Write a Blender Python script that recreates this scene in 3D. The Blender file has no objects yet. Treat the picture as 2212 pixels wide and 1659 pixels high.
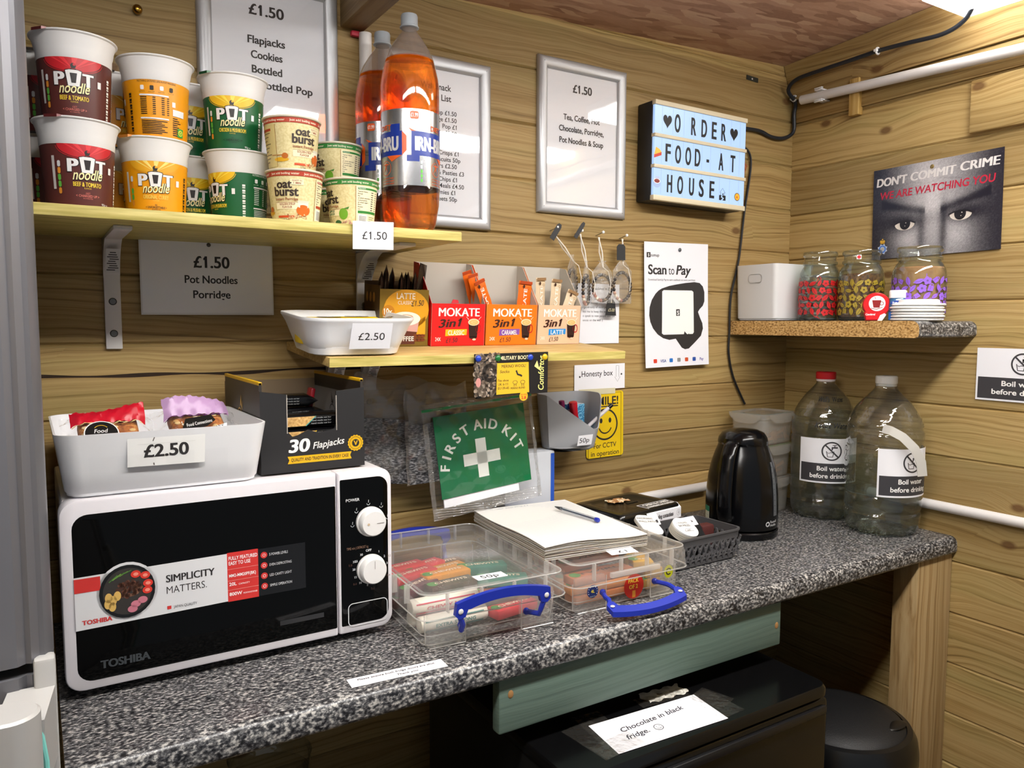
import bpy, bmesh, math, random
from mathutils import Vector, Matrix
import numpy as np
R = math.radians
SC = bpy.context.scene
COL = SC.collection
rnd = random.Random(7)
# ---------------------------------------------------------------- camera, world, lamps, exposure
cam_d = bpy.data.cameras.new('camera'); cam = bpy.data.objects.new('camera', cam_d); COL.objects.link(cam)
cam_d.sensor_fit = 'HORIZONTAL'; cam_d.sensor_width = 36.0; cam_d.lens = 1670.41 / 2212 * 36.0
cam_d.clip_start = 0.02
rgt, up, fwd = Vector((0.84962783, -0.52737839, 0.00214227)), Vector((0.04054456, 0.06936789, 0.99676689)), Vector((0.52582192, 0.84679403, -0.08031922))
mw = Matrix.Identity(4)
for i in range(3):
    mw[i][0], mw[i][1], mw[i][2] = rgt[i], up[i], -fwd[i]
mw.translation = Vector((-1.74907, -1.39921, 0.47952))
cam.matrix_world = mw
SC.camera = cam
w = bpy.data.worlds.new('world'); SC.world = w; w.use_nodes = True
bg = w.node_tree.nodes['Background']; bg.inputs[0].default_value = (0.86, 0.93, 1.0, 1); bg.inputs[1].default_value = 0.22
LAMP = 36.0
SC.view_settings.view_transform = 'Standard'; SC.view_settings.look = 'None'; SC.view_settings.gamma = 1.0
SC.view_settings.exposure = 0.22; SC.view_settings.use_curve_mapping = False
try:
    SC.cycles.max_bounces = 16; SC.cycles.transparent_max_bounces = 40; SC.cycles.transmission_bounces = 12; SC.cycles.use_denoising = True
    SC.cycles.caustics_reflective = False; SC.cycles.caustics_refractive = False
except Exception: pass
# ---------------------------------------------------------------- materials
def lin(h):
    if isinstance(h, (tuple, list)): return tuple(h[:3])
    c = [int(h[i:i + 2], 16) / 255 for i in (0, 2, 4)]
    return tuple(x / 12.92 if x <= 0.04045 else ((x + 0.055) / 1.055) ** 2.4 for x in c)
MC = {}
def M(h, rough=0.5, metal=0.0, spec=0.5, emit=0.0, coat=0.0, sss=0.0):
    k = (h, rough, metal, spec, emit, coat, sss)
    if k in MC: return MC[k]
    m = bpy.data.materials.new('mat_' + str(h)); m.use_nodes = True
    b = m.node_tree.nodes['Principled BSDF']; c = lin(h)
    b.inputs['Base Color'].default_value = (*c, 1); b.inputs['Roughness'].default_value = rough
    b.inputs['Metallic'].default_value = metal; b.inputs['Specular IOR Level'].default_value = spec
    if coat: b.inputs['Coat Weight'].default_value = coat; b.inputs['Coat Roughness'].default_value = 0.08
    if emit: b.inputs['Emission Color'].default_value = (*c, 1); b.inputs['Emission Strength'].default_value = emit
    MC[k] = m; return m
class NT:
    def __init__(s, name):
        s.m = bpy.data.materials.new(name); s.m.use_nodes = True; s.t = s.m.node_tree
        s.b = s.t.nodes['Principled BSDF']; s.out = s.t.nodes['Material Output']
    def n(s, typ, props=None, **ins):
        x = s.t.nodes.new(typ)
        for k, v in (props or {}).items(): setattr(x, k, v)
        for k, v in ins.items():
            k = int(k[1:]) if k[0] == '_' and k[1:].isdigit() else k.replace('_', ' ')
            if isinstance(v, bpy.types.NodeSocket): s.t.links.new(v, x.inputs[k])
            else: x.inputs[k].default_value = v
        return x
    def math(s, op, a, b=0.0, c=None):
        x = s.n('ShaderNodeMath', {'operation': op}, _0=a, _1=b)
        if c is not None:
            if isinstance(c, bpy.types.NodeSocket): s.t.links.new(c, x.inputs[2])
            else: x.inputs[2].default_value = c
        return x.outputs[0]
    def ramp(s, fac, stops):
        x = s.n('ShaderNodeValToRGB', _0=fac); e = x.color_ramp.elements
        while len(e) < len(stops): e.new(0.5)
        for i, (p, c) in enumerate(stops): e[i].position = p; e[i].color = (*lin(c), 1)
        return x.outputs[0]
    def mix(s, f, a, b, blend='MIX'):
        x = s.n('ShaderNodeMix', {'data_type': 'RGBA', 'blend_type': blend})
        for k, v in ((0, f), (6, a), (7, b)):
            if isinstance(v, bpy.types.NodeSocket): s.t.links.new(v, x.inputs[k])
            elif k == 0: x.inputs[0].default_value = v
            else: x.inputs[k].default_value = (*lin(v), 1)
        return x.outputs[2]
    def link(s, a, b): s.t.links.new(a, b)
def wood(name, along=0, across=2, pitch=0.115, off=0.0, c0='715832', c1='977b4c', c2='ab9060', rough=0.55, knots=True, green=0.35, seed=0.0, gs=1.0):
    k = NT(name); tc = k.n('ShaderNodeTexCoord'); sp = k.n('ShaderNodeSeparateXYZ', _0=tc.outputs['Object'])
    A, Z, D = sp.outputs[along], sp.outputs[across], sp.outputs[3 - along - across]
    row = k.math('FLOOR', k.math('DIVIDE', k.math('SUBTRACT', Z, off), pitch))
    wn = k.n('ShaderNodeTexWhiteNoise', {'noise_dimensions': '1D'}, W=k.math('ADD', row, seed))
    a2 = k.math('ADD', A, k.math('MULTIPLY', wn.outputs[0], 9.0))
    # knots bend the grain round them
    vk = k.n('ShaderNodeCombineXYZ', _0=k.math('MULTIPLY', a2, 5.0), _1=k.math('MULTIPLY', Z, 8.7), _2=seed)
    vo = k.n('ShaderNodeTexVoronoi', {'voronoi_dimensions': '2D', 'feature': 'F1'}, Vector=vk.outputs[0], Scale=1.0)
    d = vo.outputs['Distance']
    GATE = k.math('GREATER_THAN', k.n('ShaderNodeSeparateColor', _0=vo.outputs['Color']).outputs[0], 0.80)
    near = k.n('ShaderNodeMapRange', _0=d, _1=0.0, _2=0.5, _3=1.0, _4=0.0).outputs[0]
    near2 = k.math('POWER', near, 2.0)
    lo = k.n('ShaderNodeTexNoise', Vector=k.n('ShaderNodeCombineXYZ', _0=k.math('MULTIPLY', a2, 3.0), _1=k.math('MULTIPLY', Z, 9.0), _2=D).outputs[0], Scale=1.0, Detail=2.0)
    z2 = k.math('ADD', Z, k.math('MULTIPLY', k.math('SUBTRACT', lo.outputs[0], 0.5), 0.05))
    if knots: z2 = k.math('ADD', z2, k.math('MULTIPLY', k.math('MULTIPLY', near2, GATE), 0.020))
    gv = k.n('ShaderNodeCombineXYZ', _0=k.math('MULTIPLY', a2, 0.9 * gs), _1=k.math('MULTIPLY', z2, 150.0 * gs), _2=k.math('MULTIPLY', D, 60.0))
    g = k.n('ShaderNodeTexNoise', Vector=gv.outputs[0], Scale=1.0, Detail=4.0, Roughness=0.6)
    gv2 = k.n('ShaderNodeCombineXYZ', _0=k.math('MULTIPLY', a2, 12.0), _1=k.math('MULTIPLY', z2, 420.0), _2=k.math('MULTIPLY', D, 200.0))
    g2 = k.n('ShaderNodeTexNoise', Vector=gv2.outputs[0], Scale=1.0, Detail=2.0)
    f = k.math('ADD', k.math('MULTIPLY', g.outputs[0], 0.8), k.math('MULTIPLY', g2.outputs[0], 0.2))
    c = k.ramp(f, [(0.33, c0), (0.44, c1), (0.58, c2), (0.74, c1)])
    bl = k.n('ShaderNodeTexNoise', Vector=k.n('ShaderNodeCombineXYZ', _0=k.math('MULTIPLY', a2, 2.2), _1=k.math('MULTIPLY', Z, 14.0), _2=D).outputs[0], Scale=1.0, Detail=3.0)
    gf = k.n('ShaderNodeMapRange', _0=bl.outputs[0], _1=0.52, _2=0.78, _3=0.0, _4=green).outputs[0]
    c = k.mix(gf, c, '8d8c54')
    df = k.n('ShaderNodeMapRange', _0=bl.outputs[0], _1=0.25, _2=0.45, _3=0.35, _4=0.0).outputs[0]
    c = k.mix(df, c, '96703c')
    hv = k.n('ShaderNodeMapRange', _0=wn.outputs[0], _1=0.0, _2=1.0, _3=0.74, _4=1.1).outputs[0]
    c = k.mix(1.0, c, k.n('ShaderNodeCombineColor', _0=hv, _1=hv, _2=k.math('MULTIPLY', hv, 0.97)).outputs[0], 'MULTIPLY')
    if knots:
        kf = k.n('ShaderNodeMapRange', _0=d, _1=0.05, _2=0.10, _3=1.0, _4=0.0).outputs[0]
        c = k.mix(k.math('MULTIPLY', k.math('MULTIPLY', kf, GATE), 0.8), c, '5a3a1e')
    k.link(c, k.b.inputs['Base Color'])
    k.b.inputs['Roughness'].default_value = rough; k.b.inputs['Specular IOR Level'].default_value = 0.3
    bp = k.n('ShaderNodeBump', Strength=0.25, Distance=0.002, Height=f); k.link(bp.outputs[0], k.b.inputs['Normal'])
    return k.m
def noise_mat(name, stops, scale=(1, 1, 1), sc=1.0, rough=0.5, detail=3, bump=0.0, spec=0.4, voro=False):
    k = NT(name); tc = k.n('ShaderNodeTexCoord'); mp = k.n('ShaderNodeMapping', Vector=tc.outputs['Object']); mp.inputs['Scale'].default_value = scale
    if voro: x = k.n('ShaderNodeTexVoronoi', Vector=mp.outputs[0], Scale=sc); f = k.n('ShaderNodeSeparateColor', _0=x.outputs['Color']).outputs[0]
    else: f = k.n('ShaderNodeTexNoise', Vector=mp.outputs[0], Scale=sc, Detail=detail).outputs[0]
    k.link(k.ramp(f, stops), k.b.inputs['Base Color']); k.b.inputs['Roughness'].default_value = rough; k.b.inputs['Specular IOR Level'].default_value = spec
    if bump: k.link(k.n('ShaderNodeBump', Strength=bump, Distance=0.002, Height=f).outputs[0], k.b.inputs['Normal'])
    return k.m
def clear(name, tint='ffffff', body=0.0, bodycol='ffffff', gloss=1.0, rough=0.05, bump=0.0, bscale=40.0, edge=None):
    """thin clear plastic or glass: see-through with a fresnel sheen and some milky body"""
    k = NT(name); k.t.nodes.remove(k.b)
    tr = k.n('ShaderNodeBsdfTransparent', Color=(*lin(tint), 1))
    df = k.n('ShaderNodeBsdfDiffuse', Color=(*lin(bodycol), 1)); tl = k.n('ShaderNodeBsdfTranslucent', Color=(*lin(bodycol), 1))
    dm = k.n('ShaderNodeMixShader', _0=0.5, _1=df.outputs[0], _2=tl.outputs[0])
    m1 = k.n('ShaderNodeMixShader', _0=body, _1=tr.outputs[0], _2=dm.outputs[0])
    gl = k.n('ShaderNodeBsdfGlossy', Color=(1, 1, 1, 1), Roughness=rough)
    lw = k.n('ShaderNodeLayerWeight', Blend=0.5)
    if bump:
        tc = k.n('ShaderNodeTexCoord'); no = k.n('ShaderNodeTexNoise', Vector=tc.outputs['Object'], Scale=bscale, Detail=2.0)
        bp = k.n('ShaderNodeBump', Strength=bump, Distance=0.01, Height=no.outputs[0])
        k.link(bp.outputs[0], gl.inputs['Normal']); k.link(bp.outputs[0], lw.inputs['Normal'])
    if edge: k.link(k.mix(k.math('POWER', lw.outputs['Facing'], 2.2), tint, edge), tr.inputs['Color'])
    f = k.math('MULTIPLY', k.math('ADD', k.math('MULTIPLY', k.math('POWER', lw.outputs['Facing'], 5.0), 0.75), 0.038), gloss)
    m2 = k.n('ShaderNodeMixShader', _0=f, _1=m1.outputs[0], _2=gl.outputs[0])
    k.link(m2.outputs[0], k.out.inputs[0]); return k.m
def liquid(name, col, clearness=0.5, ior=1.33):
    k = NT(name); k.t.nodes.remove(k.b)
    tr = k.n('ShaderNodeBsdfTransparent', Color=(*lin(col), 1)); gl = k.n('ShaderNodeBsdfGlass', Color=(*lin(col), 1), IOR=ior, Roughness=0.0)
    m = k.n('ShaderNodeMixShader', _0=1 - clearness, _1=tr.outputs[0], _2=gl.outputs[0]); k.link(m.outputs[0], k.out.inputs[0]); return k.m
# ---------------------------------------------------------------- mesh building
class MB:
    def __init__(s): s.bm = bmesh.new(); s.mats = []
    def mi(s, m):
        if m not in s.mats: s.mats.append(m)
        return s.mats.index(m)
    def face(s, pts, m):
        f = s.bm.faces.new([s.bm.verts.new(p) for p in pts]); f.material_index = s.mi(m); return f
    def box(s, x0, x1, y0, y1, z0, z1, m, bev=0.0, seg=2, mat=None):
        g = bmesh.ops.create_cube(s.bm, size=1.0); vs = g['verts']
        for v in vs:
            v.co = Vector(((x0 + x1) / 2 + v.co.x * (x1 - x0), (y0 + y1) / 2 + v.co.y * (y1 - y0), (z0 + z1) / 2 + v.co.z * (z1 - z0)))
        fs = set(f for v in vs for f in v.link_faces); i = s.mi(m)
        for f in fs: f.material_index = i
        if bev:
            es = list(set(e for f in fs for e in f.edges))
            r = bmesh.ops.bevel(s.bm, geom=es, offset=bev, segments=seg, affect='EDGES', profile=0.5)
            for f in r['faces']: f.material_index = i
            vs = list(set(v for f in r['faces'] for v in f.verts) | set(v for v in vs if v.is_valid))
        if mat: bmesh.ops.transform(s.bm, matrix=mat, verts=[v for v in vs if v.is_valid])
        return s
    def loft(s, loops, m, closed=True, cap0=False, cap1=False, ring=False):
        i = s.mi(m); L = [[s.bm.verts.new(p) for p in lp] for lp in loops]; n = len(L[0])
        pairs = list(zip(L[:-1], L[1:])) + ([(L[-1], L[0])] if ring else [])
        for a, b in pairs:
            for k in range(n if closed else n - 1):
                try:
                    f = s.bm.faces.new((a[k], a[(k + 1) % n], b[(k + 1) % n], b[k])); f.material_index = i
                except ValueError: pass
        if cap0: f = s.bm.faces.new(L[0][::-1]); f.material_index = i
        if cap1: f = s.bm.faces.new(L[-1]); f.material_index = i
        return s
    def lathe(s, prof, m, n=48, c=(0, 0, 0), mod=None, cap0=True, cap1=True, mat=None):
        loops = []
        for r, z in prof:
            lp = []
            for k in range(n):
                t = 2 * math.pi * k / n; q = r * (mod(t, z) if mod else 1.0)
                p = Vector((c[0] + q * math.sin(t), c[1] - q * math.cos(t), c[2] + z)); lp.append(mat @ p if mat else p)
            loops.append(lp)
        return s.loft(loops, m, cap0=cap0, cap1=cap1)
    def tube(s, path, r, m, n=10, cap=True, closed=False):
        P = [Vector(p) for p in path]; loops = []; prev = None; N = len(P)
        for k, p in enumerate(P):
            if closed: t = P[(k + 1) % N] - P[k - 1]
            else: t = P[min(k + 1, N - 1)] - P[max(k - 1, 0)]
            t.normalize()
            if prev is None: a = t.orthogonal().normalized()
            else: a = (prev - t * prev.dot(t)).normalized()
            prev = a; b = t.cross(a); rr = r[k] if isinstance(r, (list, tuple)) else r
            loops.append([p + a * (rr * math.cos(2 * math.pi * j / n)) + b * (rr * math.sin(2 * math.pi * j / n)) for j in range(n)])
        return s.loft(loops, m, cap0=cap and not closed, cap1=cap and not closed, ring=closed)
    def grid(s, fn, nu, nv, m):
        i = s.mi(m); V = [[s.bm.verts.new(fn(u / nu, v / nv)) for u in range(nu + 1)] for v in range(nv + 1)]
        for v in range(nv):
            for u in range(nu):
                f = s.bm.faces.new((V[v][u], V[v][u + 1], V[v + 1][u + 1], V[v + 1][u])); f.material_index = i
        return s
    def prism(s, poly, th, m, mp):
        """2D outline given a thickness along the map's third axis"""
        a = [mp(x, y, 0) for x, y in poly]; b = [mp(x, y, th) for x, y in poly]
        return s.loft([a, b], m, cap0=True, cap1=True)
    def sphere(s, c, r, m, n=12, sc=(1, 1, 1)):
        g = bmesh.ops.create_uvsphere(s.bm, u_segments=n, v_segments=max(6, n // 2), radius=r); i = s.mi(m)
        for v in g['verts']: v.co = Vector((c[0] + v.co.x * sc[0], c[1] + v.co.y * sc[1], c[2] + v.co.z * sc[2]))
        for f in set(f for v in g['verts'] for f in v.link_faces): f.material_index = i
        return s
    def build(s, name, parent=None, loc=None, rz=0.0, rx=0.0, ry=0.0, ang=38, recalc=True, flat=False, solid=0.0):
        if recalc: bmesh.ops.recalc_face_normals(s.bm, faces=s.bm.faces[:])
        me = bpy.data.meshes.new(name)
        if not flat:
            for f in s.bm.faces: f.smooth = True
        s.bm.to_mesh(me); s.bm.free()
        for m in s.mats: me.materials.append(m)
        if not flat: me.set_sharp_from_angle(angle=R(ang))
        o = bpy.data.objects.new(name, me); COL.objects.link(o)
        if parent: o.parent = parent
        if loc is not None: o.location = loc
        o.rotation_euler = (rx, ry, rz)
        if solid:
            md = o.modifiers.new('thick', 'SOLIDIFY'); md.thickness = solid; md.offset = 0
        return o
def tag(o, label=None, cat=None, group=None, kind=None):
    if label: o['label'] = label
    if cat: o['category'] = cat
    if group: o['group'] = group
    if kind: o['kind'] = kind
    return o
def thing(name, label, cat, loc=(0, 0, 0), rz=0.0, group=None, rx=0.0, ry=0.0):
    o = bpy.data.objects.new(name, None); COL.objects.link(o); o.location = loc; o.rotation_euler = (rx, ry, rz); o.empty_display_size = 0.05
    return tag(o, label, cat, group)
def copy_tree(o, parent=None):
    c = o.copy(); COL.objects.link(c)
    if parent: c.parent = parent
    for ch in list(o.children): copy_tree(ch, c)
    return c
def rrect(w, d, r, z, n=5, cx=0.0, cy=0.0):
    out = []; r = min(r, w / 2 - 1e-5, d / 2 - 1e-5)
    for qx, qy, a0 in ((1, -1, -90), (1, 1, 0), (-1, 1, 90), (-1, -1, 180)):
        for k in range(n + 1):
            a = R(a0 + 90 * k / n); out.append(Vector((cx + qx * (w / 2 - r) + r * math.cos(a), cy + qy * (d / 2 - r) + r * math.sin(a), z)))
    return out
def tray(mb, w0, d0, w1, d1, h, th, r0, r1, m, lip=0.0, z=0.0, botr=0.006):
    """open tray, base w0 x d0, rim w1 x d1"""
    L = [rrect(w0 - 2 * botr, d0 - 2 * botr, r0 * .7, z), rrect(w0, d0, r0, z + botr)]
    for k in (0.35, 0.7, 1.0): L.append(rrect(w0 + (w1 - w0) * k, d0 + (d1 - d0) * k, r0 + (r1 - r0) * k, z + botr + (h - botr) * k))
    if lip: L.insert(-1, rrect(w1 - (w1 - w0) * .02, d1 - (d1 - d0) * .02, r1, z + h - .006)); L[-1] = rrect(w1 + 2 * lip, d1 + 2 * lip, r1 + lip, z + h - .004); L.append(rrect(w1 + 2 * lip, d1 + 2 * lip, r1 + lip, z + h))
    for k in (1.0, 0.5, 0.0): L.append(rrect(w0 + (w1 - w0) * k - 2 * th, d0 + (d1 - d0) * k - 2 * th, r0 + (r1 - r0) * k, z + th + (h - th) * k))
    return mb.loft(L, m, cap0=True, cap1=True)
# ---------------------------------------------------------------- flat print: shapes and lettering laid on a surface
FC = {}
def font_mesh(s, bold, res):
    k = (s, bold, res)
    if k in FC: return FC[k]
    cu = bpy.data.curves.new('t', 'FONT'); cu.body = s; cu.size = 1.0; cu.resolution_u = res; cu.offset = bold; cu.fill_mode = 'FRONT'
    ob = bpy.data.objects.new('t', cu); me = ob.to_mesh()
    V = [(v.co.x, v.co.y) for v in me.vertices]; F = [tuple(p.vertices) for p in me.polygons]
    if '1' in s:      # give the plain figure one its flag
        V0 = font_mesh('I', bold, res)[0] if s != '1' else V
        for i, ch in enumerate(s):
            if ch != '1': continue
            cu2 = bpy.data.curves.new('t', 'FONT'); cu2.body = s[:i + 1]; cu2.size = 1.0; cu2.resolution_u = 1; cu2.offset = bold; cu2.fill_mode = 'FRONT'
            o2 = bpy.data.objects.new('t', cu2); m2 = o2.to_mesh(); xr = max(v.co.x for v in m2.vertices); zt = max(v[1] for v in V0); wd = max(v[0] for v in V0) - min(v[0] for v in V0)
            o2.to_mesh_clear(); bpy.data.objects.remove(o2); bpy.data.curves.remove(cu2)
            xl = xr - wd * .6; b = len(V); V += [(xl, zt), (xl, zt - wd * 1.15), (xl - .125, zt - .125 - wd * .95), (xl - .125, zt - .125)]; F.append((b, b + 3, b + 2, b + 1))
    ob.to_mesh_clear(); bpy.data.objects.remove(ob); bpy.data.curves.remove(cu)
    FC[k] = (V, F); return FC[k]
CAP = max(v[1] for v in font_mesh('H', 0, 1)[0])
class Sheet:
    def __init__(s): s.it = []
    def poly(s, pts, m, L=1): s.it.append(([tuple(p) for p in pts], [tuple(range(len(pts)))], m, L)); return s
    def rect(s, x0, y0, x1, y1, m, L=1, r=0.0):
        if not r: return s.poly([(x0, y0), (x1, y0), (x1, y1), (x0, y1)], m, L)
        return s.poly([(v.x + (x0 + x1) / 2, v.y + (y0 + y1) / 2) for v in rrect(abs(x1 - x0), abs(y1 - y0), r, 0, 4)], m, L)
    def circ(s, x, y, r, m, L=1, ry=None, n=28, a0=0, a1=360):
        ry = r if ry is None else ry; k = n if a1 - a0 >= 360 else n + 1
        return s.poly([(x + r * math.cos(R(a0 + (a1 - a0) * i / n)), y + ry * math.sin(R(a0 + (a1 - a0) * i / n))) for i in range(k)], m, L)
    def ring(s, x, y, r0, r1, m, L=1, n=36, a0=0, a1=360, asp=1.0):
        V = []; F = []
        for i in range(n + 1):
            a = R(a0 + (a1 - a0) * i / n)
            V += [(x + r0 * math.cos(a), y + asp * r0 * math.sin(a)), (x + r1 * math.cos(a), y + asp * r1 * math.sin(a))]
        for i in range(n): F.append((2 * i, 2 * i + 1, 2 * i + 3, 2 * i + 2))
        s.it.append((V, F, m, L)); return s
    def line(s, pts, wd, m, L=1):
        V = []; F = []; n = len(pts)
        for i, p in enumerate(pts):
            a = pts[max(i - 1, 0)]; b = pts[min(i + 1, n - 1)]; dx, dy = b[0] - a[0], b[1] - a[1]; l = math.hypot(dx, dy) or 1
            nx, ny = -dy / l * wd / 2, dx / l * wd / 2; V += [(p[0] + nx, p[1] + ny), (p[0] - nx, p[1] - ny)]
        for i in range(n - 1): F.append((2 * i, 2 * i + 1, 2 * i + 3, 2 * i + 2))
        s.it.append((V, F, m, L)); return s
    def txt(s, t, x, y, h, m, w=None, al='C', bold=0.0, shear=0.0, rot=0.0, L=1, res=2, arc=None, vy=1.0):
        """x,y: baseline anchor; h cap height; w total width; arc=radius bends the line up round a centre below"""
        res = 6 if h > .013 else 4 if h > .006 else res
        if bold > .02:     # a heavier face: narrow outline growth plus sideways thickening
            b0 = 0.0 if 'M' in t else .014; q = (bold - b0) * h / CAP * .9; w2 = w - 2 * q if w else None
            for i, d in enumerate((-q, 0, q)): s.txt(t, x + d * math.cos(rot), y + d * math.sin(rot), h, m, w2, al, b0, shear, rot, L + .15 * i, res, arc)
            return s
        V, F = font_mesh(t, bold, res)
        if not V: return s
        x0 = min(v[0] for v in V); x1 = max(v[0] for v in V); k = h / CAP; kx = w / (x1 - x0) if w else k
        W = (x1 - x0) * kx; ox = {'C': -W / 2, 'L': 0, 'R': -W}[al]; c, sn = math.cos(rot), math.sin(rot); out = []
        for vx, vy_ in V:
            px, py = (vx - x0) * kx + ox + vy_ * k * shear, vy_ * k
            if arc:
                a = px / arc; px, py = (arc + py) * math.sin(a), (arc + py) * math.cos(a) - arc
            out.append((x + px * c - py * sn, y + px * sn + py * c))
        s.it.append((out, F, m, L)); return s
    def emit(s, mb, mp, step=0.0, lift=0.0003):
        for V, F, m, L in s.it:
            i = mb.mi(m)
            if not step:
                vs = [mb.bm.verts.new(mp(x, y, L * lift)) for x, y in V]
                for f in F:
                    try: mb.bm.faces.new([vs[j] for j in f]).material_index = i
                    except ValueError: pass
                continue
            b = bmesh.new(); vs = [b.verts.new((x, y, 0)) for x, y in V]
            for f in F:
                try: b.faces.new([vs[j] for j in f])
                except ValueError: pass
            us = [p[0] for p in V]; q = math.ceil(min(us) / step)
            while q * step < max(us):
                bmesh.ops.bisect_plane(b, geom=b.verts[:] + b.edges[:] + b.faces[:], plane_co=(q * step, 0, 0), plane_no=(1, 0, 0)); q += 1
            if callable(getattr(mp, 'vcuts', None)):
                vv = [p[1] for p in V]
                for c in mp.vcuts():
                    if min(vv) < c < max(vv): bmesh.ops.bisect_plane(b, geom=b.verts[:] + b.edges[:] + b.faces[:], plane_co=(0, c, 0), plane_no=(0, 1, 0))
            mpv = {v: mb.bm.verts.new(mp(v.co.x, v.co.y, L * lift)) for v in b.verts}
            for f in b.faces:
                try: mb.bm.faces.new([mpv[v] for v in f.verts]).material_index = i
                except ValueError: pass
            b.free()
        return mb
def pmap(o, ux=(1, 0, 0), uy=(0, 0, 1)):
    o, ux, uy = Vector(o), Vector(ux).normalized(), Vector(uy).normalized(); n = ux.cross(uy)
    return lambda x, y, h=0.0: o + ux * x + uy * y + n * h
class CMap:
    """wraps print round a turned body: u along the girth, v up; prof = [(r,z)...]"""
    def __init__(s, prof, a0=0.0, rm=None): s.p = sorted(prof, key=lambda q: q[1]); s.a0 = a0; s.rm = rm or s.p[0][0]
    def vcuts(s): return [z for r, z in s.p[1:-1]]
    def rad(s, z):
        p = s.p
        if z <= p[0][1]: return p[0][0]
        for (r0, z0), (r1, z1) in zip(p, p[1:]):
            if z <= z1: return r0 + (r1 - r0) * (z - z0) / max(z1 - z0, 1e-9)
        return p[-1][0]
    def __call__(s, u, v, h=0.0):
        a = s.a0 + u / s.rm; r = s.rad(v) + h; return Vector((r * math.sin(a), -r * math.cos(a), v))
# shared materials
WHITE = M('f2f1ee', 0.45); PAPER = M('e9e9ee', 0.6); INK = M('231f1f', 0.6); BLACK = M('0b0b0c', 0.35); GLOSSBLACK = M('040404', 0.06, spec=0.22)
PLWHITE = M('e8e8ea', 0.32); ALU = M('bcbdc0', 0.48, 0.6); STEEL = M('b0afab', 0.3, 1.0); CARD = M('b9b2a6', 0.75); BROWNCARD = M('8f7a60', 0.8)
BLUEPL = M('1c2fa0', 0.3); RED = M('d3202c', 0.45); DKGREY = M('55565a', 0.45); CREAM = M('efe6c4', 0.5)
FILM = clear('clear_film', body=0.03, rough=0.05, gloss=1.3, bump=0.35, bscale=45.0)
LAMINATE = clear('laminate_gloss', body=0.0, rough=0.03, gloss=0.8, bump=0.03, bscale=9.0)
BOXCLEAR = clear('box_clear_plastic', tint='ffffff', body=0.15, bodycol='f8f6f2', rough=0.1, gloss=1.1)
GLASS = clear('jar_glass', tint='f6faf7', body=0.015, rough=0.03, gloss=1.8, edge='8a948c')
PETCLEAR = clear('bottle_plastic', tint='f8faf9', body=0.03, rough=0.04, gloss=2.2, bump=0.35, bscale=34.0, edge='7c8480')
# ================================================================ the setting
W_BACK = wood('back_boards', 0, 2, 0.1122, -0.012, seed=3.0)
W_RIGHT = wood('right_boards', 1, 2, 0.1175, -0.0590, seed=11.0, c0='785f38', c1='a08553', c2='b49a69')
FLOOR_Z = -0.9
def boards(name, cuts, along, a0, a1, m, extra=None):
    mb = MB()
    for z0, z1 in zip(cuts[:-1], cuts[1:]):
        e = 0.0035; d = 0.034
        pr = [(0, z0 + e), (0.0, z1 - e), (e, z1 - .0001), (d, z1), (d, z0), (e, z0 + .0001)]   # depth, height
        for (b0, b1) in (extra or {}).get(z0, [(a0, a1)]):
            if along == 'x': mb.loft([[Vector((b, y, z)) for y, z in pr] for b in (b0, b1)], m, cap0=True, cap1=True)
            else: mb.loft([[Vector((y, b, z)) for y, z in pr] for b in (b0, b1)], m, cap0=True, cap1=True)
    return tag(mb.build(name, flat=True), kind='structure')
bc = [-0.9, -0.80, -0.69, -0.575, -0.46, -0.35, -0.237, -0.1245, -0.012, 0.1001, 0.2123, 0.3217, 0.4426, 0.5545, 0.6646, 0.779, 0.8945, 1.01, 1.125, 1.24]
boards('wall_back', bc, 'x', -2.42, 0.034, W_BACK)
rc = [-0.9, -0.76, -0.645, -0.5285, -0.4109, -0.294, -0.1767, -0.0590, 0.0590, 0.1764, 0.2925, 0.410, 0.5275, 0.645, 0.763, 0.8811, 0.998, 1.116, 1.24]
boards('wall_right', rc, 'y', -2.0, 0.0, W_RIGHT)
boards('wall_left', [-0.9, -0.6, -0.3, 0.0, 0.3, 0.6, 0.9, 1.24], 'y', -2.0, 0.0, W_RIGHT).location.x = -2.454
# dark split running along the board above the microwave
mb = MB(); mb.grid(lambda u, v: Vector((-2.3 + 1.5 * u, -0.0006, 0.3915 + 0.0025 * math.sin(u * 31) * math.sin(u * 13) + (v - .5) * (0.0045 + 0.002 * math.sin(u * 57)))), 120, 1, M('2a1a0c', 0.9))
tag(mb.build('wall_crack'), kind='structure')
OSB = NT('osb'); tc = OSB.n('ShaderNodeTexCoord'); mp = OSB.n('ShaderNodeMapping', Vector=tc.outputs['Object']); mp.inputs['Scale'].default_value = (15, 75, 1); mp.inputs['Rotation'].default_value = (0, 0, 0.5)
wv = OSB.n('ShaderNodeTexNoise', Vector=tc.outputs['Object'], Scale=9.0, Detail=3.0)
va = OSB.n('ShaderNodeVectorMath', {'operation': 'ADD'}, _0=mp.outputs[0], _1=OSB.n('ShaderNodeVectorMath', {'operation': 'SCALE'}, _0=wv.outputs['Color'], Scale=2.2).outputs[0])
vo = OSB.n('ShaderNodeTexVoronoi', {'voronoi_dimensions': '2D'}, Vector=va.outputs[0], Scale=1.0)
fl = OSB.n('ShaderNodeSeparateColor', _0=vo.outputs['Color']).outputs[0]
no = OSB.n('ShaderNodeTexNoise', Vector=mp.outputs[0], Scale=5.0, Detail=4.0)
OSB.link(OSB.ramp(OSB.math('ADD', OSB.math('MULTIPLY', fl, .7), OSB.math('MULTIPLY', no.outputs[0], .3)), [(0.08, '8e6752'), (0.4, 'b08a72'), (0.62, 'bb967e'), (0.92, 'd0b094')]), OSB.b.inputs['Base Color'])
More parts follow.
